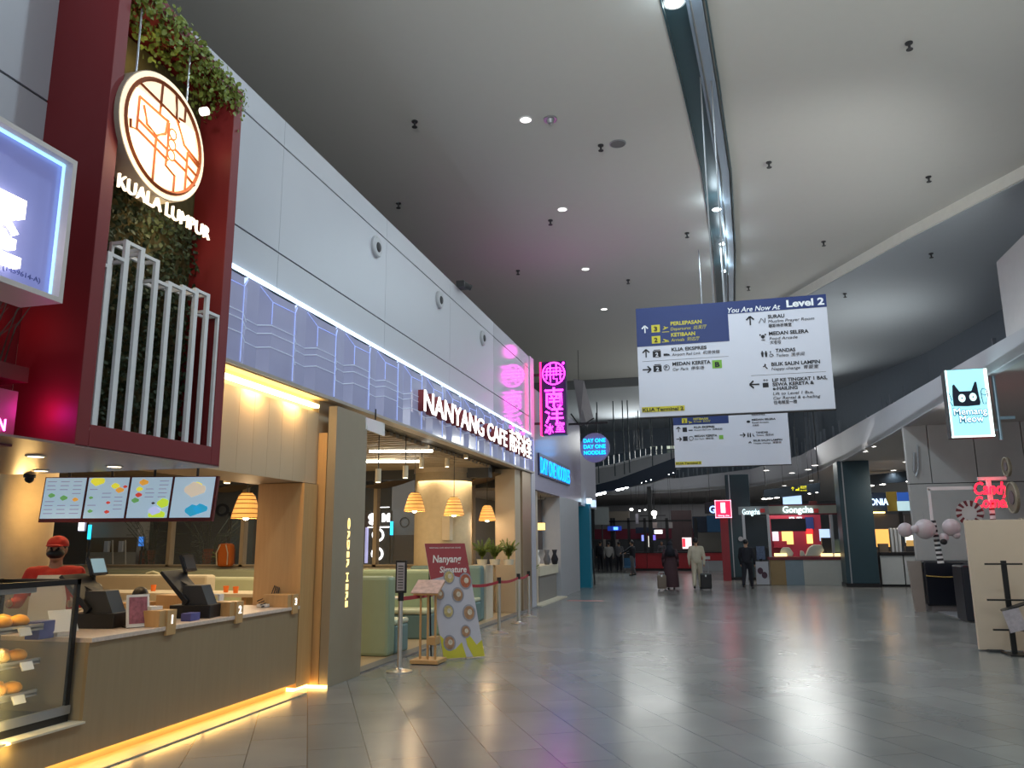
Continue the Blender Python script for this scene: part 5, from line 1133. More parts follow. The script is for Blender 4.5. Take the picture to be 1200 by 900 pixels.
# ======================= hanging direction signs =======================
def arrow(b, c, s, kind, depth=.004):
    d = {'up': Z_, 'right': X_, 'left': -X_}[kind]; e = d.cross(Y_); n = -Y_; w_ = s * .08
    b.prism([c - d * s * .5 - e * w_, c + d * s * .45 - e * w_, c + d * s * .45 + e * w_, c - d * s * .5 + e * w_], n * depth)
    for sg in (-1, 1):
        tip = c + d * s * .55; q = tip - d * s * .42 + e * sg * s * .42; f = (tip - q).normalized(); g = f.cross(Y_) * w_ * 1.1
        b.prism([q - g, tip - g, tip + g, q + g], n * depth)
def dirsign(label, Y, pole_px, corners, Zf, second=False, rz=0.0):
    (x0, z0), (x1, z1) = corners; T = .12
    t = thing('direction_sign', label, 'sign', ((x0 + x1) / 2, Y, z0), group=None)
    obj('panel', B().box(x0, x1, Y, Y + T, z0, z1), M_SIGNW, t, bevel=.006)
    obj('edge_trim', B().box(x0 - .01, x1 + .01, Y + .01, Y + T - .01, z0 - .012, z0), M_BLK2, t)
    PX = lambda zx, zy: Zf(zx, zy, Y - .002)
    def rect(b, zx0, zy0, zx1, zy1, d=.003, xa=None, za=None):
        a = PX(zx0, zy1); c = PX(zx1, zy0); c.z = PX(zx0, zy0).z
        return b.box(xa if xa is not None else a.x, c.x, Y - d, Y, a.z, za if za is not None else c.z)
    def tx(b, s, zx, zy, hgt, w_, bold=.0, shear=0.0):
        a = PX(zx, zy); c = PX(zx + w_, zy); e = PX(zx, zy - hgt); b.text(s, (a.x, Y - .002, a.z), e.z - a.z, X_, Z_, -Y_, width=(c - a).length, depth=.004, bold=bold, shear=shear)
    return t, PX, rect, tx
def zf1(zx, zy, Y): p = atY(730 + zx / 4.6154, 340 + zy / 4.6154, Y); return p
Y1 = 12.0
t, PX, rect, tx = dirsign('large white and navy hanging direction sign headed You Are Now At Level 2', Y1, None, ((-1.06, 3.46), (1.72, 5.17)), zf1)
xm = PX(572, 200).x
b = B(); b.box(-1.06, xm, Y1 - .004, Y1, PX(200, 300).z, 5.17).box(xm, 1.72, Y1 - .004, Y1, PX(800, 112).z, 5.17); obj('navy_field', b, M_NAVY, t)
b = B(); tx(b, 'You Are Now At', 567, 124, 28, 285, .012, .25); tx(b, 'Level 2', 885, 92, 38, 205, .035); obj('white_lettering', b, mat('sign_letters_white', (.85, .88, .92), .4), t); b = B(); arrow(b, PX(119, 214), .11, 'up', .006); obj('white_arrow', b, mat('sign_letters_white', (.85, .88, .92), .4), t)
b = B(); tx(b, 'PERLEPASAN', 258, 191, 20, 168, .03); tx(b, 'Departures  出发厅', 258, 219, 17, 196, 0, .15); tx(b, 'KETIBAAN', 261, 252, 20, 130, .03); tx(b, 'Arrivals  到达厅', 261, 279, 17, 155, 0, .15); rect(b, 155, 190, 199, 230, .006); rect(b, 157, 250, 202, 290, .006)
for (u, v, s) in ((230, 210, 1), (232, 268, -1)):
    c = PX(u, v); b.prism([c + X_ * q[0] * .085 + Z_ * q[1] * .085 * s - Y_ * .002 for q in ((-.5, -.1), (-.3, -.12), (.5, .2), (.45, .32), (.15, .25), (-.2, .5), (-.3, .45), (-.1, .18), (-.35, .05))], (0, -.004, 0))
rect(b, 212, 226, 250, 229, .006); rect(b, 212, 280, 250, 283, .006)
rect(b, 104, 634, 334, 662, .006); obj('yellow_lettering', b, M_YEL, t)
b = B(); tx(b, '3', 168, 222, 24, 18, .03); tx(b, '2', 170, 282, 24, 18, .03)
for v in b.bm.verts: v.co.y -= .006
bb = B(); tx(bb, 'KLIA Terminal 2', 108, 658, 19, 220, .02)
for v in bb.bm.verts: v.co.y -= .006
b.append(bb)
arrow(b, PX(125, 344), .12, 'up'); arrow(b, PX(128, 430), .12, 'right'); arrow(b, PX(688, 167), .13, 'up'); arrow(b, PX(713, 510), .13, 'left')
rect(b, 162, 330, 205, 364); rect(b, 166, 323, 201, 327); rect(b, 166, 409, 209, 443); rect(b, 170, 402, 205, 406)
tx(b, 'KLIA EKSPRES', 263, 330, 18, 190, .03); tx(b, 'Airport Rail Link  机场快铁', 265, 356, 15, 260, 0, .15); tx(b, 'MEDAN KERETA', 268, 409, 19, 207, .03); tx(b, 'Car Park  停车场', 270, 436, 15, 170, 0, .15)
tx(b, 'SURAU', 784, 153, 19, 90, .03); tx(b, 'Muslim Prayer Room', 786, 177, 16, 250, 0, .15); tx(b, '穆斯林祈祷室', 788, 202, 16, 125, .01)
tx(b, 'MEDAN SELERA', 790, 244, 19, 215, .03); tx(b, 'Food Arcade', 793, 270, 16, 152, 0, .15); tx(b, '大食坊', 796, 291, 15, 60, .01)
tx(b, 'TANDAS', 826, 336, 19, 107, .03); tx(b, 'Toilets  洗手间', 830, 361, 16, 154, 0, .15)
tx(b, 'BILIK SALIN LAMPIN', 803, 410, 19, 264, .03); tx(b, 'Nappy change  育婴室', 804, 434, 16, 256, 0, .15)
tx(b, 'LIF KE TINGKAT 1 BAS,', 808, 496, 18, 298, .03); tx(b, 'SEWA KERETA &', 810, 519, 18, 225, .03); tx(b, 'e-HAILING', 811, 541, 18, 135, .03)
tx(b, 'Lift to Level 1 Bus,', 812, 568, 16, 220, 0, .15); tx(b, 'Car Rental & e-hailing', 814, 592, 16, 255, 0, .15); tx(b, '往电梯至一楼', 816, 616, 16, 127, .01)
# pictograms
c = PX(238, 350); b.prism([c + X_ * u * .05 + Z_ * v * .05 - Y_ * .001 for u, v in ((-1, -.3), (1, -.3), (.7, .2), (0, .4), (-1, .4))], (0, -.004, 0))
c = PX(236, 419); b.tube([c + X_ * .042 * math.cos(a * .314) + Z_ * .042 * math.sin(a * .314) - Y_ * .002 for a in range(20)], .004, 4, closed=True); tx(b, 'P', 229, 428, 18, 12, .02)
c = PX(752, 165); b.tube([c + X_ * u * .045 + Z_ * v * .045 - Y_ * .003 for u, v in ((-1, -.8), (-.2, .8), (.3, .2), (.6, -.7), (.9, -.6), (1, .8))], .005, 4)
c = PX(757, 252); b.disc(c, .028, .028, -Y_, .004); b.prism([c + X_ * u * .05 + Z_ * v * .05 - Y_ * .001 for u, v in ((-.5, -1.1), (.6, -1.1), (.6, -.9), (-.5, -.9))], (0, -.004, 0)); b.disc(PX(770, 240), .012, .012, -Y_, .004); b.disc(PX(742, 243), .012, .012, -Y_, .004)
for u in (754, 774):
    c = PX(u, 346); b.disc(c + Z_ * .035, .012, .012, -Y_, .004); b.prism([c + X_ * q * .022 + Z_ * v * .045 - Y_ * .001 for q, v in ((-.9, .5), (.9, .5), (.5, -1), (-.5, -1))], (0, -.004, 0))
c = PX(803, 346); b.disc(c + Z_ * .035 - X_ * .012, .010, .010, -Y_, .004); b.tube([c + X_ * u * .03 + Z_ * v * .03 - Y_ * .003 for u, v in ((-.4, .7), (-.3, -.1), (.4, -.1), (.9, -.9))], .005, 4); b.tube([c + X_ * (.022 * math.cos(a * .39) - .005) + Z_ * (.022 * math.sin(a * .39) - .018) - Y_ * .003 for a in range(6, 16)], .004, 4)
c = PX(770, 414); b.disc(c + Z_ * .03, .012, .012, -Y_, .004); b.tube([c + X_ * u * .035 + Z_ * v * .035 - Y_ * .003 for u, v in ((-.9, .0), (0, .4), (.2, -.3), (.8, -.9))], .008, 4)
rect(b, 757, 502, 787, 527); 
for u, k_ in ((765, 'up'), (779, 'up')): arrow(b, PX(u, 490), .035, k_)
obj('black_lettering', b, M_INK, t)
b = B(); tx(b, '2', 176, 360, 22, 16, .03); tx(b, '2', 180, 439, 22, 16, .03)
for v in b.bm.verts: v.co.y -= .004
obj('number_lettering', b, M_SIGNW, t)
b = B(); rect(b, 484, 380, 534, 424, .004); obj('green_square', b, mat('sign_green', (.20, .45, .06), .5), t)
b = B(); tx(b, 'B', 498, 415, 26, 26, .04)
for v in b.bm.verts: v.co.y -= .003
rect(b, 105, 386, 572, 387.5, .002); rect(b, 693, 462, 1100, 463.5, .002); obj('rule_line', b, M_INK, t)
b = B(); 
for px in (836, 849.5):
    p = atY(px, 349, Y1 + .06); b.cyl((p.x, Y1 + .06, 5.17), (p.x, Y1 + .06, 9.0), .013, .013, 10)
obj('suspension_rod', b, M_GREYM, t)
def zf2(zx, zy, Y): return atY(760 + zx / 6, 460 + zy / 6, Y)
Y2 = 20.0
t, PX, rect, tx = dirsign('smaller-looking white hanging direction sign partly hidden behind the large one', Y2, None, ((-.95, 3.40), (1.77, 5.05)), zf2)
b = B(); xm = PX(562, 180).x; b.box(-.95, xm, Y2 - .004, Y2, PX(300, 226).z, 5.05).box(xm, 1.77, Y2 - .004, Y2, 4.93, 5.05); obj('navy_field', b, M_NAVY, t)
b = B(); rect(b, 235, 182, 270, 216, .006); tx(b, 'KETIBAAN', 316, 194, 15, 102, .03); tx(b, 'Arrivals  到达厅', 316, 211, 12, 120); rect(b, 190, 488, 372, 510, .006)
c = PX(292, 205); b.prism([c + X_ * q[0] * .10 - Z_ * q[1] * .10 - Y_ * .002 for q in ((-.5, -.1), (-.3, -.12), (.5, .2), (.45, .32), (.15, .25), (-.2, .5), (-.3, .45), (-.1, .18), (-.35, .05))], (0, -.004, 0)); obj('yellow_lettering', b, M_YEL, t)
b = B(); tx(b, 'KLIA EKSPRES', 320, 251, 14, 145, .03); tx(b, 'Airport Rail Link  机场快铁', 322, 269, 11, 198); tx(b, 'MEDAN KERETA', 323, 313, 14, 160, .03); tx(b, 'Car Park  停车场', 325, 332, 11, 132)
tx(b, 'MEDAN SELERA', 726, 198, 13, 168, .03); tx(b, 'Food Arcade', 728, 217, 11, 118); tx(b, '大食坊', 730, 237, 11, 46); tx(b, '穆斯林祈祷室', 724, 163, 11, 96)
tx(b, 'TANDAS', 755, 288, 13, 84, .03); tx(b, 'Toilets  洗手间', 757, 306, 11, 122); tx(b, 'BILIK SALIN LAMPIN', 738, 344, 13, 202, .03); tx(b, 'Nappy change  育婴室', 740, 362, 11, 195)
arrow(b, PX(210, 261), .12, 'up'); arrow(b, PX(213, 328), .12, 'right'); arrow(b, PX(660, 299), .12, 'right')
rect(b, 240, 246, 270, 278); rect(b, 243, 309, 274, 341); rect(b, 282, 262, 310, 270)
c = PX(300, 322); b.tube([c + X_ * .05 * math.cos(a * .39) + Z_ * .05 * math.sin(a * .39) - Y_ * .003 for a in range(16)], .006, 4, closed=True); b.disc(PX(702, 205), .045, .03, -Y_, .004)
for u in (700, 716): b.disc(PX(u, 288), .015, .015, -Y_, .004); rect(b, u - 4, 293, u + 4, 314)
rect(b, 738, 303, 743, 306); b.tube([PX(732, 290), PX(734, 302), PX(745, 308)], .01, 4); b.tube([PX(705, 356), PX(715, 345), PX(722, 356)], .012, 4)
bb = B(); tx(bb, 'KLIA Terminal 2', 196, 506, 14, 172, .02); tx(bb, '2', 246, 211, 22, 13, .03)
for v in bb.bm.verts: v.co.y -= .006
b.append(bb); obj('black_lettering', b, M_INK, t)
b = B(); rect(b, 497, 300, 525, 328); obj('green_square', b, mat('sign_green', (.20, .45, .06), .5), t)
b = B(); 
for x in (-.1, .45): b.cyl((x, Y2 + .06, 5.05), (x, Y2 + .06, 9.0), .015, .015, 10)
obj('suspension_rod', b, M_GREYM, t)
# ======================= cat sign =======================
YM = 15.0; A = atY(1106, 440, YM); Bp = atY(1154, 425, YM); C_ = atY(1116, 517, YM); D_ = atY(1166, 508, YM)
mx0, mx1 = (A.x + C_.x) / 2, (Bp.x + D_.x) / 2; mz0, mz1 = (C_.z + D_.z) / 2, (A.z + Bp.z) / 2
t = thing('cat_sign', 'bright pale blue light box sign with a black cat head and Memang Meow lettering', 'sign', ((mx0 + mx1) / 2, YM, mz0))
R_ = Matrix.Rotation(.0, 3, 'Z')
obj('housing', B().box(mx0, mx1 + .02, YM, YM + .22, mz0, mz1), M_BLK2, t, bevel=.01)
obj('lit_face', B().box(mx0 + .01, mx1 + .0, YM - .015, YM, mz0 + .01, mz1 - .01), em('cat_face_blue', (.36, .78, .88), .95), t)
obj('lit_edge', B().box(mx1 - .05, mx1 + .0, YM - .025, YM - .015, mz0 + .01, mz1 - .01).box(mx0 + .01, mx0 + .035, YM - .025, YM - .015, mz0 + .01, mz1 - .01).box(mx0, mx1, YM - .025, YM - .015, mz0, mz0 + .03), em('cat_edge', (.85, 1, .95), 1.3), t)
W_ = mx1 - mx0; Hs = mz1 - mz0
def CP(u, v, d=.02): return Vector((mx0 + u * W_, YM - d, mz0 + v * Hs))
b = B().prism([CP(*q) for q in ((.13, .46), (.13, .62), (.15, .76), (.19, .78), (.30, .67), (.58, .67), (.68, .80), (.72, .80), (.74, .62), (.76, .50), (.74, .46), (.45, .45))], (0, -.01, 0)); obj('cat_head', b, mat('cat_black', (.02, .03, .06), .5), t)
b = B(); b.disc(CP(.34, .57, .03), .055, .07, -Y_, .004); b.disc(CP(.60, .58, .03), .055, .07, -Y_, .004); obj('cat_eye', b, em('eye_lit', (.7, 1, .95), 1.0), t)
b = B(); b.disc(CP(.34, .57, .034), .012, .015, -Y_, .004, 8); b.disc(CP(.60, .58, .034), .012, .015, -Y_, .004, 8); b.tube([CP(*q, .03) for q in ((.80, .66), (.84, .70), (.93, .68), (.95, .60), (.88, .47), (.82, .48), (.80, .58), (.80, .66))], .006, 4); b.tube([CP(*q, .03) for q in ((.80, .62), (.88, .60), (.95, .62))], .006, 4); b.tube([CP(*q, .03) for q in ((.04, .66), (.10, .55), (.05, .52), (.11, .46))], .006, 4); obj('line_drawing', b, mat('draw_blue', (.02, .10, .20), .5), t)
obj('lettering_outline', B().text('Memang', CP(.10, .325), .13, X_, Z_, -Y_, width=W_ * .80, depth=.01, bold=.05).text('Meow', CP(.22, .215), .13, X_, Z_, -Y_, width=W_ * .58, depth=.01, bold=.05), mat('draw_blue2', (.02, .25, .40), .5, emit=.15, ecol=(.02, .3, .5)), t)
obj('lit_lettering', B().text('Memang', CP(.115, .33, .031), .12, X_, Z_, -Y_, width=W_ * .77, depth=.004, bold=.0).text('Meow', CP(.235, .22, .031), .12, X_, Z_, -Y_, width=W_ * .55, depth=.004, bold=.0), em('white_let', (.85, 1, 1), 1.4), t)
b = B().cyl((mx1 + .12, YM + .1, mz0 - .05), (mx1 + .12, YM + .1, mz1 + .15), .03, .03, 12)
for z in (mz0 + .12, mz1 - .12): b.box(mx1, mx1 + .14, YM + .08, YM + .12, z - .02, z + .02)
b.box(mx1 + .1, 5.0, YM + .08, YM + .12, mz0 + .3, mz0 + .35).box(mx1 + .1, 5.0, YM + .08, YM + .12, mz1 - .1, mz1 - .05)
obj('mounting_pole', b, mat('pole_blue', (.30, .42, .50), .3, .5), t)
lamp('AREA', ((mx0 + mx1) / 2, YM - .1, (mz0 + mz1) / 2), 8, (.6, .95, 1), .8, ((mx0 + mx1) / 2, 0, 2), name='cat_sign_glow')
# ======================= right foreground =======================
def g0(px, py): p = atZ(px, py, 0); return p
# black counter unit
t = thing('black_counter', 'long black counter unit with a thin gold line, in front of the grey panel wall', 'counter', (5.1, 19.3, 0))
obj('body', B().box(4.50, 6.4, 20.4, 21.3, .14, 1.13).box(5.3, 6.4, 18.72, 20.38, .14, 1.1), mat('black_gloss', (.006, .008, .015), .35), t, bevel=.04)
obj('near_block', B().box(4.66, 5.6, 18.0, 18.7, .02, 1.10), mat('black_gloss', (.006, .008, .015), .35), t, bevel=.03)
obj('end_panel', B().prism([(4.26, 20.5, 0), (4.48, 20.5, 0), (4.48, 20.5, 1.13), (4.20, 20.5, 1.13)], (0, .12, 0)), mat('end_pinkgrey', (.30, .25, .22), .5), t)
obj('gold_line', B().tube([(4.53, 20.39, .80), (4.9, 20.38, .775), (5.5, 20.38, .79)], .012, 6), mat('gold', (.55, .38, .12), .35, .6), t)
obj('plinth', B().box(4.6, 6.3, 20.5, 21.2, 0, .14).box(4.72, 5.5, 18.1, 20.6, 0, .02), mat('plinth_grey', (.25, .24, .25), .5), t)
# beige board panel
a = g0(1148, 763)
t = thing('beige_board', 'tall plain beige partition board standing at the right edge', 'partition', (a.x + .6, a.y, 0))
obj('board', B().box(a.x, a.x + 1.6, a.y, a.y + .06, .02, 1.90), mat('board_beige', (.60, .49, .38), .55, var=.03), t, bevel=.004); obj('foot', B().box(a.x + .1, a.x + .3, a.y - .1, a.y + .3, 0, .03).box(a.x + 1.2, a.x + 1.4, a.y - .1, a.y + .3, 0, .03), M_BLK2, t)
# black rack with cross bars and paper
Yr = a.y - .35
t = thing('black_display_rack', 'black metal display rack with crossbars and a clipped sheet, before the beige board', 'rack', atY(1182, 765, Yr))
b = B(); tp = atY(1176, 657, Yr); bt = atY(1182, 765, Yr); b.prism([tp - X_ * .035, tp + X_ * .035, Vector((tp.x + .035, Yr, .02)), Vector((tp.x - .035, Yr, .02))], (0, .03, 0)); obj('upright', b, M_BLACK, t)
for (x0, y0, x1, y1) in ((1154, 661, 1198, 660), (1157, 703, 1210, 702), (1164, 738, 1205, 737)):
    p = atY(x0, y0, Yr - .02); q = atY(x1, y1, Yr - .02); obj('crossbar', B().box(p.x, q.x, Yr - .03, Yr, p.z - .012, p.z + .012), M_BLACK, t)
obj('base', B().box(tp.x - .12, tp.x + .7, Yr - .2, Yr + .2, 0, .02), M_BLACK, t)
p = atY(1176, 716, Yr - .3); obj('tray', B().prism([p, p + Vector((.5, 0, .18)), p + Vector((.55, .3, .18)), p + Vector((.05, .3, 0))], (0, 0, -.02)), M_BLACK, t)
c = atY(1189, 727, Yr - .3); obj('clipped_sheet', B().obox((c.x, c.y, c.z), (.22, .01, .30), rot=Matrix.Rotation(-.25, 3, 'Y')), mat('sheet_grey', (.42, .38, .42), .5, var=.3, scale=25), t)
obj('strut', B().tube([Vector((c.x + .1, Yr - .15, c.z)), Vector((c.x + .28, Yr - .1, .02))], .012), M_BLACK, t)
# red neon lettering on a board
YN = 16.8
t = thing('red_neon_sign', 'red neon script lettering on a white rail above a striped pole', 'sign', atY(1162, 598, YN))
p0 = atY(1146, 561, YN); p1 = atY(1180, 563, YN)
obj('white_rail', B().box(p0.x, p1.x, YN, YN + .05, p0.z - .03, p0.z + .03), M_WHITE, t)
q0 = atY(1143, 579, YN)
obj('neon_lettering', B().text('Candy', atY(1142, 579.5, YN), .24, X_, Z_, -Y_, width=.60, depth=.03, bold=.01, shear=.2).text('Corner', atY(1143, 595, YN), .22, X_, Z_, -Y_, width=.60, depth=.03, bold=.01, shear=.2), E_RED, t)
obj('outline_board', B().box(atY(1144, 0, YN).x + 0, atY(1180, 0, YN).x, YN + .035, YN + .045, atY(1160, 597, YN).z, atY(1160, 566, YN).z), mat('pink_board', (.45, .08, .10), .5), t) if False else None
b = B(); pt = atY(1162, 595, YN + .08); b.cyl((pt.x, pt.y, 0), (pt.x, pt.y, p0.z), .045, .045, 16); obj('white_pole', b, M_WHITE, t)
b = B()
for z in (1.95, 2.05, 2.15, 2.25): b.cyl((pt.x, pt.y, z), (pt.x, pt.y, z + .035), .047, .047, 16)
obj('pole_stripe', b, mat('stripe_maroon', (.16, .02, .03), .5), t)
lamp('POINT', (pt.x, YN - .15, 2.6), 4, (1, .05, .08), .2, name='red_neon_glow')
# striped candy pole hanging from white frame, with white balloons
YB = 18.5
t = thing('striped_pole', 'black and white striped pole hanging from a white bar before the grey wall', 'decoration', atY(1096, 640, YB))
u0 = atY(1087, 573, YB); u1 = atY(1143, 574, YB); pb = atY(1100, 660, YB); pm = atY(1091, 610, YB)
obj('white_bar', B().box(u0.x, u1.x, YB, YB + .05, u0.z - .03, u0.z + .04).prism([u0, u0 + X_ * .05, pm + X_ * .05, pm], (0, .05, 0)), M_WHITE, t); obj('bar_clip', B().box(u1.x - .03, u1.x + .03, YB - .02, YB + .08, u0.z - .05, u0.z + .05), M_BLACK, t)
b = B(); b2 = B(); n = 9
for k in range(n * 2):
    p = pm.lerp(pb, k / (n * 2)) + X_ * .04; q = pm.lerp(pb, (k + 1) / (n * 2)) + X_ * .04; r = .05 + .015 * k / (n * 2)
    (b if k % 2 else b2).cyl(p, q, r, r, 14)
obj('white_band', b, M_WHITE, t); obj('dark_band', b2, M_BLK2, t)
M_BAL = mat('balloon_white', (.55, .48, .50), .35)
for k, (px, py, r, l) in enumerate(((1061, 621, 8.0, 'left small'), (1084, 620, 11, 'large, left of the striped pole'), (1115, 618, 9.5, 'right of the striped pole'), (1106, 630, 5, 'small, low at the right of the pole'), (1121, 627, 4, 'tiny, farthest right'), (1072, 620, 4.5, 'tiny, between two larger ones'))):
    p = atY(px, py, YB - .1 - .02 * k); rr_ = r / 930 * 17; t = thing('balloon', 'pale round balloon hanging before the grey wall, ' + l, 'balloon', p, group='pale balloons by the striped pole')
    obj('balloon_skin', B().ball(p, (rr_, rr_, rr_ * 1.02), 22), M_BAL, t, smooth=True); obj('string', B().cyl(p + Z_ * rr_ * .9, (p.x, p.y, u0.z if False else p.z + rr_ + .15), .004, .004, 5), M_GREYM, t)
p = atY(1106, 635, YB - .25); single('paper_eye', B().ball(p, (.07, .03, .06), 12), M_BLACK, 'small black swirl ornament under the pale balloons', 'ornament')
c = atY(1137, 601, YN); t = thing('candy_wheel', 'round swirl candy ornament with maroon and white segments', 'ornament', c)
nn = Vector((-.5, -.8, -.1)).normalized(); b = B(); b2 = B(); uu = Z_; rr2 = uu.cross(nn).normalized(); uu = nn.cross(rr2)
for k in range(24):
    a0 = k * .2618; a1 = a0 + .2618; (b if k % 2 else b2).prism([c + (rr2 * math.cos(a_) + uu * math.sin(a_)) * r_ for a_, r_ in ((a0, .12), (a1 - .15, .235), (a1 + .10, .235), (a1, .12))], nn * .05)
b.cyl(c, c + nn * .06, .13, .13, 20)
obj('white_segment', b, mat('candy_white', (.55, .50, .50), .4), t); obj('maroon_segment', b2, mat('stripe_maroon', (.16, .02, .03), .5), t); obj('stick', B().cyl(c, c + Vector((.35, 0, -.45)), .012, .012, 8), M_WHITE, t)
for k, (px, py, r, l) in enumerate(((1181, 547, 5.0, 'small upper'), (1188, 583, 9.5, 'large middle'), (1200, 620, 6, 'lower, cut by the right edge'))):
    c = atX(px, py, 4.94); rad = [.17, .27, .18][k]; t = thing('wall_plaque', 'round bronze coloured plaque on the cream shop wall, ' + l, 'plaque', c, group='round plaques on the cream wall')
    ring = B(); ring.cyl((4.95, c.y, c.z), (4.91, c.y, c.z), rad, rad, 30); obj('disc', ring, mat('bronze', (.22, .18, .13), .5, .2), t); obj('centre', B().cyl((4.912, c.y, c.z), (4.90, c.y, c.z), rad * .45, rad * .45, 20), mat('plaque_mid', (.12, .09, .10), .5), t); obj('rim', B().tube([Vector((4.905, c.y + rad * .95 * math.cos(a * .2618), c.z + rad * .95 * math.sin(a * .2618))) for a in range(24)], .015, 5, closed=True), mat('bronze_light', (.35, .30, .22), .4), t)
t = thing('shop_awning', 'cream lit box canopy at the top right of the cream shop wall', 'canopy', (4.9, 12.4, 3.5)); obj('box', B().box(4.75, 4.98, 9, 12.9, 3.25, 3.55), mat('canopy_cream', (.70, .62, .42), .5, emit=.15, ecol=(.9, .75, .4)), t, bevel=.01); obj('top_edge', B().box(4.72, 4.98, 9, 12.95, 3.55, 3.59), M_GREYM, t)
p = atY(1072, 540, 21.4); single('conduit', B().tube([atY(1075, 522, 21.47), atY(1076, 548, 21.47), atY(1073, 558, 21.47), atY(1071, 552, 21.47), atY(1071, 530, 21.47)], .025, 6), M_GREYM, 'bent grey conduit on the corner of the grey panel wall', 'pipe')
# ======================= tea kiosk =======================
YK = 31.8
def PK(px, py, Y=YK): return atY(px, py, Y)
t = thing('tea_kiosk_counter', 'pale kiosk counter with maroon edge and wooden end, left of the big dark column', 'counter', PK(955, 685))
zt = PK(940, 656).z
for (x0, x1, m_, nm_) in ((903, 921, mat('kiosk_wood', (.30, .20, .09), .5), 'wood_panel'), (921.1, 942, mat('kiosk_bluegrey', (.20, .26, .30), .5), 'bluegrey_panel'), (942.1, 996, mat('kiosk_white', (.46, .46, .42), .5), 'white_panel')):
    obj(nm_, B().box(PK(x0, 670).x, PK(x1, 670).x, YK, YK + .1, 0, zt), m_, t)
obj('carcass', B().box(PK(903, 670).x, PK(993, 670).x, YK + .1, YK + .7, 0, zt), M_CREAMP, t)
obj('counter_edge', B().box(PK(900, 654).x, PK(993, 654).x, YK - .05, YK + .7, zt, zt + .10), mat('kiosk_maroon', (.16, .02, .03), .4), t)
for (x0, x1) in ((908, 922), (963, 976), (978, 990)): single('lit_tray', rectY(B(), x0, 648.5, x1, 652, YK, .3), em('tray_glow', (1, .75, .35), 1.6), 'flat warm lit tray on the kiosk counter, ' + {908: 'left one', 963: 'second one', 978: 'right one by the dark column'}[x0], 'light box', 'lit trays on the tea kiosk counter')
t = thing('tea_kiosk_canopy', 'kiosk header frame with two white lit Gong cha signs', 'canopy', PK(930, 600))
z0 = PK(930, 602).z; z1 = PK(930, 592.5).z; xl = PK(901, 600).x; xr = PK(984, 600).x
obj('front_band', B().box(xl, xr, YK, YK + .12, z0, z1), mat('kiosk_band', (.34, .33, .27), .5), t); obj('side_band', B().prism([(xl, YK, z0), (xl - 1.1, YK + .2, z0), (xl - 1.1, YK + .2, z1), (xl, YK, z1)], (0, .1, 0)), mat('kiosk_band2', (.25, .25, .25), .5), t)
obj('maroon_trim', B().box(xl, xr, YK - .02, YK + .12, z0 - .05, z0).box(xl, xr, YK - .02, YK + .12, z1, z1 + .04), mat('kiosk_maroon', (.16, .02, .03), .4), t)
obj('lit_lettering', B().text('Gongcha', PK(917.5, 601, YK - .05), .25, X_, Z_, -Y_, width=PK(953, 600).x - PK(917.5, 600).x, depth=.05, bold=.008).text('Gongcha', PK(870, 603, YK - .05), .21, X_, Z_, -Y_, width=PK(890.5, 600).x - PK(870, 600).x, depth=.05, bold=.008).text('貢茶', PK(924, 607.5, YK - .05), .05, X_, Z_, -Y_, width=.5, depth=.02), em('gong_lit', (.75, .95, 1), 1.5), t)
obj('red_square', rectY(B(), 954, 596, 959, 601, YK - .06, .05), mat('kiosk_redsq', (.40, .03, .03), .5, emit=.2), t); obj('red_square', rectY(B(), 891, 596, 896, 600.5, YK - .06, .05), mat('kiosk_redsq', (.40, .03, .03), .5, emit=.2), t)
for px in (901, 975, 872): 
    p = PK(px, 620); obj('post', B().box(p.x - .05, p.x + .05, YK + .02, YK + .12, zt if px > 895 else 0, z0), M_GREYM, t)
obj('menu_board', rectY(B(), 904, 607.5, 944, 623, YK + .6, .1), mat('menu_dark', (.006, .008, .015), .5), t)
obj('side_board', rectY(B(), 874, 604, 899, 642, YK + .8, .1), mat('menu_dark2', (.015, .025, .035), .5), t)
t = thing('kiosk_back_wall', 'deep red back wall of the tea kiosk with small pictures', 'wall', PK(935, 650, YK + 2)); obj('red_panel', rectY(B(), 904, 603, 961, 654, YK + 2, .1), mat('kiosk_red', (.30, .02, .05), .5), t)
obj('lit_picture', rectY(B(), 917, 622, 929, 638, YK + 1.95, .05), em('pic_gold', (1, .6, .2), .9), t); obj('notice', rectY(B(), 905.5, 622, 912, 634, YK + 1.95, .05), em('pic_white', (.7, .7, .8), .6), t); obj('red_lamp', rectY(B(), 945, 620, 952, 626, YK + 1.9, .05), em('lamp_red', (1, .02, .02), 2), t); obj('gold_lamp', rectY(B(), 946, 626, 952, 637, YK + 1.9, .05), em('pic_gold2', (1, .55, .15), 1.6), t); obj('dark_picture', rectY(B(), 944, 606, 953, 620, YK + 1.94, .05), M_NAVY, t)
single('wall_shelf_cups', rectY(B(), 907, 634, 922, 642, YK + 1.8, .2), mat('cups_red', (.35, .02, .05), .5, var=.7, scale=30), 'row of red packages at the back of the tea kiosk', 'packages')
for k, (pts, l) in enumerate((([(914, 652), (915, 645), (918, 641.5), (925, 641.5), (930, 648), (929, 652)], 'left'), ([(944, 652), (948, 642), (953, 638.5), (963, 638.5), (966, 645), (960, 652)], 'large, middle'), ([(938, 652), (938.5, 645), (942, 646), (944, 652)], 'small'))):
    single('tea_machine', polyY(B(), pts, YK + .15, .35), mat('machine_cream', (.50, .50, .42), .4), 'cream domed tea dispenser on the kiosk counter, ' + l, 'dispenser', 'cream dispensers on the tea kiosk counter', bevel=.03)
winbox('lit_menu', 961, 620, 972, 634, YK + .9, .05, em('menu_pale', (.45, .6, .85), 1.0), 'pale blue lit menu stand at the right end of the tea kiosk', 'screen', sup='post')
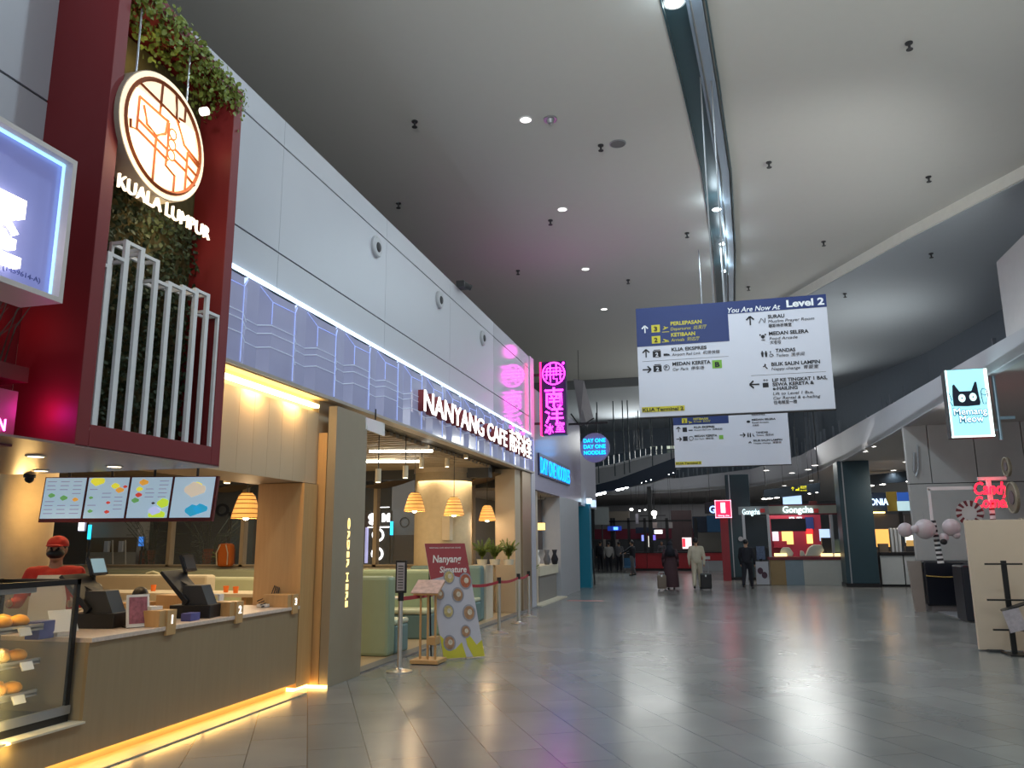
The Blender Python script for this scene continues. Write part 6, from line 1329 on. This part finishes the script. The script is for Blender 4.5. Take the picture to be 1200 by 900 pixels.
winbox('glass_case', 976, 632, 988, 647, YK + .4, .3, mat('case_glass', (.14, .20, .20), .2), 'small glass case beside the dark column on the kiosk counter', 'display case')
winbox('dark_till', 964, 630, 975, 646, YK + .3, .25, M_BLACK, 'dark till on the tea kiosk counter', 'till')
winbox('lit_shelf', 972, 595.5, 986, 598, YK + .3, .1, em('cool_shelf', (.6, .9, 1), 1.8), 'cool white lit shelf edge touching the big dark column', 'light')
t = thing('poster_stand', 'white poster stand at the left end of the tea kiosk', 'poster', PK(893, 682)); obj('board', rectY(B(), 887, 658, 900, 685, YK - .4, .06), mat('stand_white', (.42, .42, .46), .5), t); b = B(); b.disc(PK(891, 669, YK - .41), .10, .12, -Y_, .01); b.disc(PK(896, 674, YK - .41), .10, .12, -Y_, .01); obj('drink_picture', b, mat('drink_dark', (.07, .03, .05), .5), t); obj('upper_poster', rectY(B(), 887, 640, 896, 656, YK - .3, .06), mat('poster_bluegrey', (.08, .11, .18), .5, var=.8, scale=20), t); obj('post', rectY(B(), 890, 655, 893, 659, YK - .3, .05), M_BLACK, t)
lamp('AREA', (2.6, YK + 1.2, 2.95), 40, (1, .85, .72), 1.6, (2.6, YK + 1.2, 0), name='kiosk_glow')
# red square tea sign
p = atY(847, 596, 34.5); t = thing('tea_cup_sign', 'red square light box with a white cup above a thin red post', 'sign', p)
a = atY(838.5, 607, 34.5); c = atY(856.5, 586, 34.5)
obj('box', B().box(a.x, c.x, 34.5, 34.62, a.z, c.z), em('sign_rosy', (.85, .02, .09), .95), t)
b = B()
for (x0, x1, z0_, z1_) in ((a.x, c.x, a.z, a.z + .03), (a.x, c.x, c.z - .03, c.z), (a.x, a.x + .03, a.z, c.z), (c.x - .03, c.x, a.z, c.z)): b.box(x0, x1, 34.47, 34.5, z0_, z1_)
obj('lit_border', b, em('border_pink', (1, .5, .6), 1.5), t)
obj('lit_cup', rectY(B(), 845, 589, 849.5, 601, 34.46, .03).text('Gong cha', atY(841.5, 605, 34.46), .06, X_, Z_, -Y_, width=.45, depth=.02), em('cup_lit', (.95, .9, 1), 1.6), t)
x_ = atY(852, 640, 34.7).x; obj('red_post', B().box(x_ - .22, x_ + .1, 34.7, 34.9, 0, a.z), mat('post_red', (.22, .02, .03), .5), t)
t = thing('letter_sign', 'blue-white lit letter G on a dark box left of the red cup sign', 'sign', atY(834, 597, 35)); obj('box', rectY(B(), 826, 588, 838, 602, 35.05, .2), M_BLACK, t); obj('cord', B().cyl(atY(832, 588, 35.1), (atY(832, 588, 35.1).x, 35.1, 8.99), .01, .01), M_BLK2, t); obj('lit_lettering', B().text('G', atY(831.5, 601, 35), .30, X_, Z_, -Y_, width=.25, depth=.03, bold=.02), em('g_lit', (.3, .5, 1), 2), t)
single('round_sticker', B().disc(atY(868, 631.5, 35.35), .1, .1, -Y_, .02), M_GREYM, 'small round grey disc on the far dark column', 'plate')
# airport header above kiosk
YH = 34.0
t = thing('yellow_icon_sign', 'dark overhead sign band with yellow arrow icons above the tea kiosk', 'sign', atY(928, 578, YH))
obj('band', polyY(B(), [(895, 574), (961, 565.5), (961, 578), (895, 584.5)], YH, .4), mat('band_black', (.012, .022, .035), .4), t)
b = B().text('到达厅', atY(938, 572.5, YH - .03), .09, X_, Z_, -Y_, width=.24, depth=.02).text('Arrivals', atY(938, 575.5, YH - .03), .06, X_, Z_, -Y_, width=.24, depth=.02); arrow(b, atY(929, 573, YH - .02), .13, 'up', .02); b.prism([atY(u, v, YH - .02) for u, v in ((932, 575), (933, 573), (934.5, 573.5), (936, 571), (937, 575))], (0, -.02, 0)); obj('yellow_lettering', b, em('icon_yellow', (.75, .7, .02), .9), t)
b = B()
for px, py in ((896, 584.6), (902, 584), (910, 583), (948, 578.6), (957, 577.4)): p = atY(px, py, YH + .1); b.ball(p, (.12, .12, .03), 10)
obj('lamp_lens', b, E_DOWN, t)
b = B()
for px in (897, 960): p = atY(px, 570, YH + .2); b.cyl(p, (p.x, p.y, 8.7), .02, .02)
obj('hanger', b, M_BLK2, t)
winbox('tv_screen', 918, 580.5, 939, 591, YH + .6, .1, em('tv_blue', (.45, .65, .95), 1.1), 'pale blue lit television above the kiosk header', 'screen', sup=8.7)
winbox('red_box', 949, 587, 957, 592, YH + .6, .3, mat('dull_red', (.16, .03, .03), .5), 'small dull red box above the kiosk header', 'box', sup=8.7)
# header right of the column
YR = 35.5
t = thing('dark_header', 'dark overhead band right of the big column with three round lights', 'header', atY(1043, 560, YR)); obj('band', polyY(B(), [(1016, 557), (1070, 551), (1070, 563), (1016, 569.5)], YR, .4), mat('band_black', (.012, .022, .035), .4), t)
b = B(); 
for px, py in ((1021, 569), (1034, 567.6), (1065, 564)): b.ball(atY(px, py, YR + .1), (.12, .12, .03), 10)
obj('lamp_lens', b, E_DOWN, t)
t = thing('shop_board', 'navy shop board with white lit letters beside the big column', 'sign', atY(1030, 590, YR + 1)); obj('panel', rectY(B(), 1014, 577, 1038, 599, YR + 1, .1), mat('navy_dark', (.012, .03, .07), .4), t); obj('lit_lettering', B().text('ONIA', atY(1020, 592, YR + .95), .28, X_, Z_, -Y_, width=.70, depth=.03, bold=.02), em('onia', (.5, .7, 1), 1.8), t)
winbox('yellow_pillar', 1041, 576, 1051, 599, YR + 1.2, .2, mat('mustard', (.35, .24, .03), .6), 'mustard yellow panel between the navy board and blue screen', 'panel')
t = thing('price_screen', 'blue and white lit screen at the left end of the grey panel wall', 'screen', atY(1063, 590, YR + 1)); obj('blue_half', rectY(B(), 1052, 576.5, 1076, 587, YR + 1, .08), em('scr_blue', (.02, .08, .35), .7), t); obj('white_half', rectY(B(), 1052.5, 587, 1076, 598.5, YR + 1, .08), em('scr_white', (.45, .65, .7), .8), t); obj('lit_text', B().text('MENU', atY(1054, 584, YR + .97), .06, X_, Z_, -Y_, width=.4, depth=.02), em('scr_txt', (.2, .5, .4), .8), t) if False else None
t = thing('canopy_box', 'grey-brown canopy box with warm lit lip over the far right shop counter', 'canopy', atY(1045, 612, YR + .6)); obj('fascia', rectY(B(), 1016, 602, 1080, 620, YR + .6, .5), mat('fascia_brown', (.11, .10, .10), .6), t); obj('warm_lip', rectY(B(), 1022, 599.5, 1037, 601.5, YR + .5, .3), E_WARM, t); obj('post', rectY(B(), 1041.5, 602, 1043, 684, YR + .65, .1), M_BLK2, t); obj('divider', rectY(B(), 1055.5, 600, 1057.5, 622, YR + .55, .1), M_BLACK, t)
t = thing('far_counter', 'white counter with black top beside the big dark column, right side', 'counter', atY(1052, 685, 30.9)); zt = atY(1050, 651, 31).z
b = B()
for x0, x1 in ((1033, 1059.5), (1061, 1085)): b.box(atY(x0, 670, 31).x, atY(x1, 670, 31).x, 31, 31.1, .08, zt)
obj('front_panel', b, mat('far_white', (.42, .44, .44), .4), t); obj('carcass', B().box(atY(1033, 670, 31).x, atY(1085, 670, 31).x, 31.05, 31.7, 0, zt), M_BLACK, t); obj('worktop', B().box(atY(1032, 650, 31).x, atY(1085, 650, 31).x, 30.95, 31.7, zt, zt + .12), M_BLACK, t, bevel=.01)
winbox('amber_panel', 1024.5, 620, 1041, 641, 33, .1, em('amber', (1, .50, .12), .9), 'glowing amber panel beside the big dark column', 'panel', sup='post')
for k, px in enumerate((1045.5, 1050, 1054)): p = atY(px, 639, 31.4); t = thing('steel_dispenser', 'upright steel dispenser cylinder on the black counter top, ' + ('left', 'middle', 'right')[k], 'dispenser', (p.x, p.y, zt + .12), group='steel dispensers on the far right counter'); obj('cylinder', B().cyl((p.x, p.y, zt + .12), (p.x, p.y, atY(px, 620, 31.4).z), .07, .07, 16), M_STEEL, t); obj('cap', B().ball((p.x, p.y, atY(px, 620, 31.4).z), (.07, .07, .05), 12), M_STEEL, t)
single('crate', rectY(B(), 1031, 637, 1041, 649, 31.3, .3), mat('crate_brown', (.15, .12, .09), .7), 'dull brown box on the black counter top beside the amber panel', 'box', bevel=.01)
t = thing('bright_shelf', 'lit shelf with amber goods behind the balloons', 'shelf', atY(1070, 640, 31.9)); obj('lit_back', rectY(B(), 1062, 627, 1080, 636, 31.9, .1), em('cool_back', (.8, .85, .75), 1.3), t); obj('goods', rectY(B(), 1063, 633, 1075, 640, 31.7, .1), em('amber2', (.6, .35, .1), .5), t); obj('lower_dark', rectY(B(), 1062, 640, 1080, 650, 31.6, .2), M_BLK2, t)
lamp('AREA', (6.2, 29.5, 3.6), 30, (1, .9, .8), 1.5, (6.2, 32, 0), name='far_shop_glow')
# ======================= far food court =======================
YF = 46.5
def PF(px, py): return atY(px, py, YF)
t = thing('red_food_counter', 'long bright red food counter at the far end of the concourse', 'counter', PF(790, 668))
zt = PF(790, 648).z
b = B(); z0f = PF(780, 666).z
for x0, x1 in ((742, 758), (758.6, 777), (780, 795), (795.5, 812)): b.box(PF(x0, 660).x, PF(x1, 660).x, YF, YF + .1, .12, zt)
obj('red_panel', b, mat('counter_red', (.42, .02, .03), .4, emit=.0), t)
obj('carcass', B().box(PF(742, 660).x, PF(852, 660).x, YF + .1, YF + 1, 0, zt - .05), M_BLK2, t); obj('right_white', B().box(PF(823, 665).x, PF(852, 665).x, YF - .02, YF + .1, 0, PF(830, 657).z), mat('rw', (.36, .38, .40), .5), t)
obj('red_band', B().box(PF(820, 650).x, PF(853, 650).x, YF - .05, YF + .12, PF(830, 657).z, zt), mat('counter_red', (.42, .02, .03), .4), t); obj('worktop', B().box(PF(741, 650).x, PF(853, 650).x, YF - .1, YF + 1, zt, zt + .05), M_BLACK, t)
obj('price_plate', rectY(B(), 826, 652, 832, 655.5, YF - .1, .04), M_WHITE, t)
t = thing('food_court_frame', 'dark metal pergola frame over the far food counter', 'frame', PF(760, 610)); b = B(); rectY(b, 712, 609, 810, 612, YF + .3, .3)
for px in (717, 737, 756, 762, 782, 816, 720): rectY(b, px - .7, 607 if px != 762 else 570, px + .7, 652, YF + .3, .15)
rectY(b, 750, 603.5, 780, 605, YF + .6, .1); obj('frame_bar', b, M_BLACK, t)
t = thing('stall_front', 'row of dark red stall fascias behind the far food counter', 'stall', atY(770, 630, 50)); obj('red_fascia', rectY(B(), 697, 619, 812, 632, 50, .2), mat('fascia_red', (.14, .012, .03), .5), t); obj('dark_wall', rectY(B(), 695, 632, 860, 660, 52, .2), mat('stall_dark', (.045, .05, .055), .7), t)
obj('brown_box', rectY(B(), 788, 598, 810, 645, 49, .3), mat('stall_brown', (.07, .045, .045), .6), t); obj('beige_box', rectY(B(), 712, 599, 737, 610, 49.5, .3), mat('stall_beige', (.22, .19, .15), .6), t); obj('navy_fascia', rectY(B(), 745, 618, 768, 625, 49.4, .2), mat('stall_navy', (.01, .02, .05), .5), t)
obj('upper_wall', rectY(B(), 697, 590, 860, 620, 54, .3), mat('stall_grey', (.19, .19, .19), .7), t)
winbox('menu_board', 812, 605, 831, 623.5, 47.5, .15, mat('board_navy', (.008, .02, .045), .4), 'large dark blank board at the right of the far food counter', 'board', sup=4.4)
winbox('menu_board', 829, 604, 848, 623.5, 47.4, .15, mat('board_blue', (.015, .06, .13), .4, emit=.05, ecol=(.02, .15, .35)), 'blue striped board next to the dark board', 'board', sup=4.4)
winbox('backlit_panel', 820, 624, 851, 668, 48.4, .1, mat('panel_greenish', (.13, .13, .11), .5), 'dull grey-green panel under the blue striped board', 'panel')
winbox('lit_screen', 800, 630, 810, 643, 46.8, .05, em('scr_redwhite', (.95, .75, .75), 1.4), 'bright white and red lit screen left of the man in cream', 'screen', sup=4.4)
t = bpy.data.objects['lit_screen']; obj('red_stripe', rectY(B(), 800, 631, 803, 641, 46.75, .04), em('scr_red', (.9, .05, .08), 1.2), t)
winbox('lit_word_sign', 767, 621, 776, 625.5, 46.9, .05, em('word_white', (1, 1, .95), 2), 'small white lit word sign over the far food counter', 'sign', sup=4.4)
winbox('white_bottle_sign', 760, 628, 763.5, 641, 46.9, .1, em('bottle_white', (.9, .85, .75), 1), 'upright white bottle shaped light behind the far counter', 'light')
winbox('blue_star_sign', 752, 627, 755, 634, 46.9, .1, em('starblue', (.25, .3, .9), 1.2), 'small blue lit sign left of the bottle light', 'sign')
winbox('blue_star_sign', 764, 627, 768, 633, 46.9, .1, em('starviolet', (.2, .15, .7), 1.2), 'small violet lit sign right of the bottle light', 'sign')
p = atY(766.5, 601.5, 45); t = thing('globe_lamp', 'bright round globe lamp over the far food counter', 'lamp', p); obj('globe', B().ball(p, .15, 16), em('globe_lit', (1, 1, .92), 7), t, smooth=True); obj('stem', B().cyl(p, (p.x, p.y, 4.4), .02, .02), M_BLACK, t)
for k, (px, py, r) in enumerate(((740, 597, .10), (749.5, 598.5, .06), (756, 597.5, .06), (767, 606.5, .07))): p = atY(px, py, 45.2); t = thing('spot_lamp', 'small bright spotlight over the far food counter, ' + ('leftmost', 'second from left', 'third from left', 'below the globe')[k], 'spotlight', p, group='far food court spotlights'); obj('lens', B().ball(p, (r, r, r * .7), 10), em('globe_lit', (1, 1, .92), 7), t); obj('stem', B().cyl(p, (p.x, p.y, 8.72), .01, .01), M_BLACK, t)
for k, (x0, y0, x1, y1, m_, l) in enumerate(((745, 602, 748, 614, mat('banner_lav', (.35, .33, .40), .5), 'pale patterned'), (765, 612, 770, 619, mat('banner_pink', (.42, .33, .33), .5), 'pinkish'), (784, 612, 788, 619, mat('banner_pale', (.40, .36, .36), .5), 'faint pink right'))):
    winbox('hanging_banner', x0, y0, x1, y1, 45.8 + .1 * k, .03, m_, l + ' small banner hanging over the far food counter', 'banner', sup=8.7)
winbox('neon_word', 712, 616.5, 728, 622, 44, .1, mat('blue_box', (.02, .05, .3), .5, emit=.2, ecol=(.02, .1, .9)), 'small blue lit sign box above the distant walkers', 'sign', sup='post')
t = bpy.data.objects['neon_word']; obj('lit_patch', rectY(B(), 719, 617.5, 724, 621, 43.95, .04), em('lit_blue2', (.1, .3, 1), 2.5), t)
winbox('white_banner', 697, 594, 713, 615, 43, .05, mat('banner_greywhite', (.34, .37, .37), .6), 'pale rectangular banner right of the teal shop edge', 'banner', sup='post')
for k, (px, py) in enumerate(((708, 632), (723, 632))): winbox('standing_banner', px - 1.5, py, px + 1.5, py + 9, 45.3, .03, mat('banner_std', (.35, .30, .26), .5), 'narrow pale standing banner among distant walkers, ' + ('left', 'right')[k], 'banner', sup='post')
# hanging dark beam with triple lamps, inclined parapet and rail above
YG = 40.0
t = thing('lamp_beam', 'long dark inclined hanging beam with groups of three bright lamps beneath', 'lighting beam', atY(745, 570, YG))
obj('beam', polyY(B(), [(697, 568.5), (724, 561.5), (760, 548), (792, 536), (792, 556), (760, 566), (724, 573), (697, 578.5)], YG, .5), mat('beam_navy', (.02, .035, .065), .5), t)
b = B()
for px, py in ((698, 580), (703, 579), (708, 577.5), (724, 573.8), (729, 572.5), (734, 571), (752, 565.8), (757.5, 564.2), (763, 562.6), (784, 556.2), (789, 554.5)): b.ball(atY(px, py, YG + .1), (.11, .11, .07), 10)
obj('lamp_lens', b, em('beam_lens', (.95, 1, 1), 10), t)
b = B()
for px, y0, y1 in ((702, 545, 566), (721, 520, 558), (732, 515, 556), (738, 515, 554), (765, 495, 548), (787, 490, 540)): p = atY(px, y1, YG + .2); q = atY(px - 2, y0, YG + .2); b.cyl(p, (p.x, p.y, 8.7), .03, .03, 6)
obj('suspension_rod', b, mat('rod_dark', (.03, .05, .06), .5), t)
for (px, py) in ((703, 579), (729, 573), (757, 565)): p = atY(px, py, YG); lamp('SPOT', (p.x, p.y - .1, p.z - .2), 90, (.9, 1, 1), .15, (p.x, p.y - 1, 0), 120, name='beam_glow')
t = thing('far_parapet', 'pale inclined upper walkway parapet behind the dark lamp beam', 'parapet', atY(730, 560, 43.5))
obj('parapet_panel', polyY(B(), [(690, 551), (720, 546), (762, 534.5), (800, 528), (800, 548), (762, 560), (720, 570), (690, 576)], 43.5, .2), mat('parapet_grey', (.42, .43, .45), .5), t)
obj('cap_rail', polyY(B(), [(690, 548.5), (720, 543.5), (762, 532), (762, 534.5), (720, 546), (690, 551)], 43.4, .3), mat('parapet_cap', (.62, .63, .66), .4), t)
b = B()
for k in range(14): px = 696 + k * 6.2; rectY(b, px, 551 - k * 1.25 - 14, px + 4.6, 549 - k * 1.25, 43.8, .08)
for px in (700, 750, 790): q = atY(px, 560, 43.6); obj('support', B().cyl((q.x, 43.85, q.z), (q.x, 43.85, 8.72), .03, .03), M_BLK2, t)
obj('dark_glazing', b, mat('rail_glaze', (.03, .05, .07), .3), t)
b = B(); rectY(b, 700, 533, 713, 534.2, 44.2, .1)
t2 = thing('bright_window_band', 'pale lit window band behind the far upper walkway, left of the signs', 'window', atY(775, 528, 46)); obj('lit_band', rectY(B(), 762, 522, 800, 526.5, 46, .1), em('band_lit', (.62, .68, .55), .55), t2); obj('lower_fins', rectY(B(), 766, 527, 800, 537, 46, .1), mat('fins_green', (.22, .25, .22), .6), t2)
t = thing('ghost_canopy', 'folded pale hanging fabric canopy beside the pink neon sign', 'canopy', atY(684, 480, 30)); obj('fabric', B().prism([atY(672, 444, 30), atY(684, 446, 30), atY(695, 488, 30.6), atY(688, 500, 30), atY(680, 494, 30)], (0, .04, 0)), mat('fabric_grey', (.34, .33, .36), .6), t); obj('fabric_edge', B().tube([atY(669, 485, 30), atY(680, 500, 29.9), atY(696, 490, 30.2)], .03, 5), M_BLK2, t); obj('cable', B().cyl(atY(678, 446, 30), (atY(678, 446, 30).x, 30, 9.0), .01, .01), M_BLACK, t)
single('floor_sticker', B().obox(atZ(686, 704, .003), (1.0, .28, .004), rz=.0), mat('sticker_pink', (.38, .16, .16), .5, var=.4, scale=6), 'faded red and white floor sticker beyond the cafe step', 'sticker')
lamp('AREA', (-2, 50, 4.2), 90, (.95, .95, 1), 6, (-2, 50, 0), name='food_court_glow')
lamp('AREA', (6, 38, 4.2), 60, (1, .95, .88), 4, (6, 38, 0), name='food_court_glow')
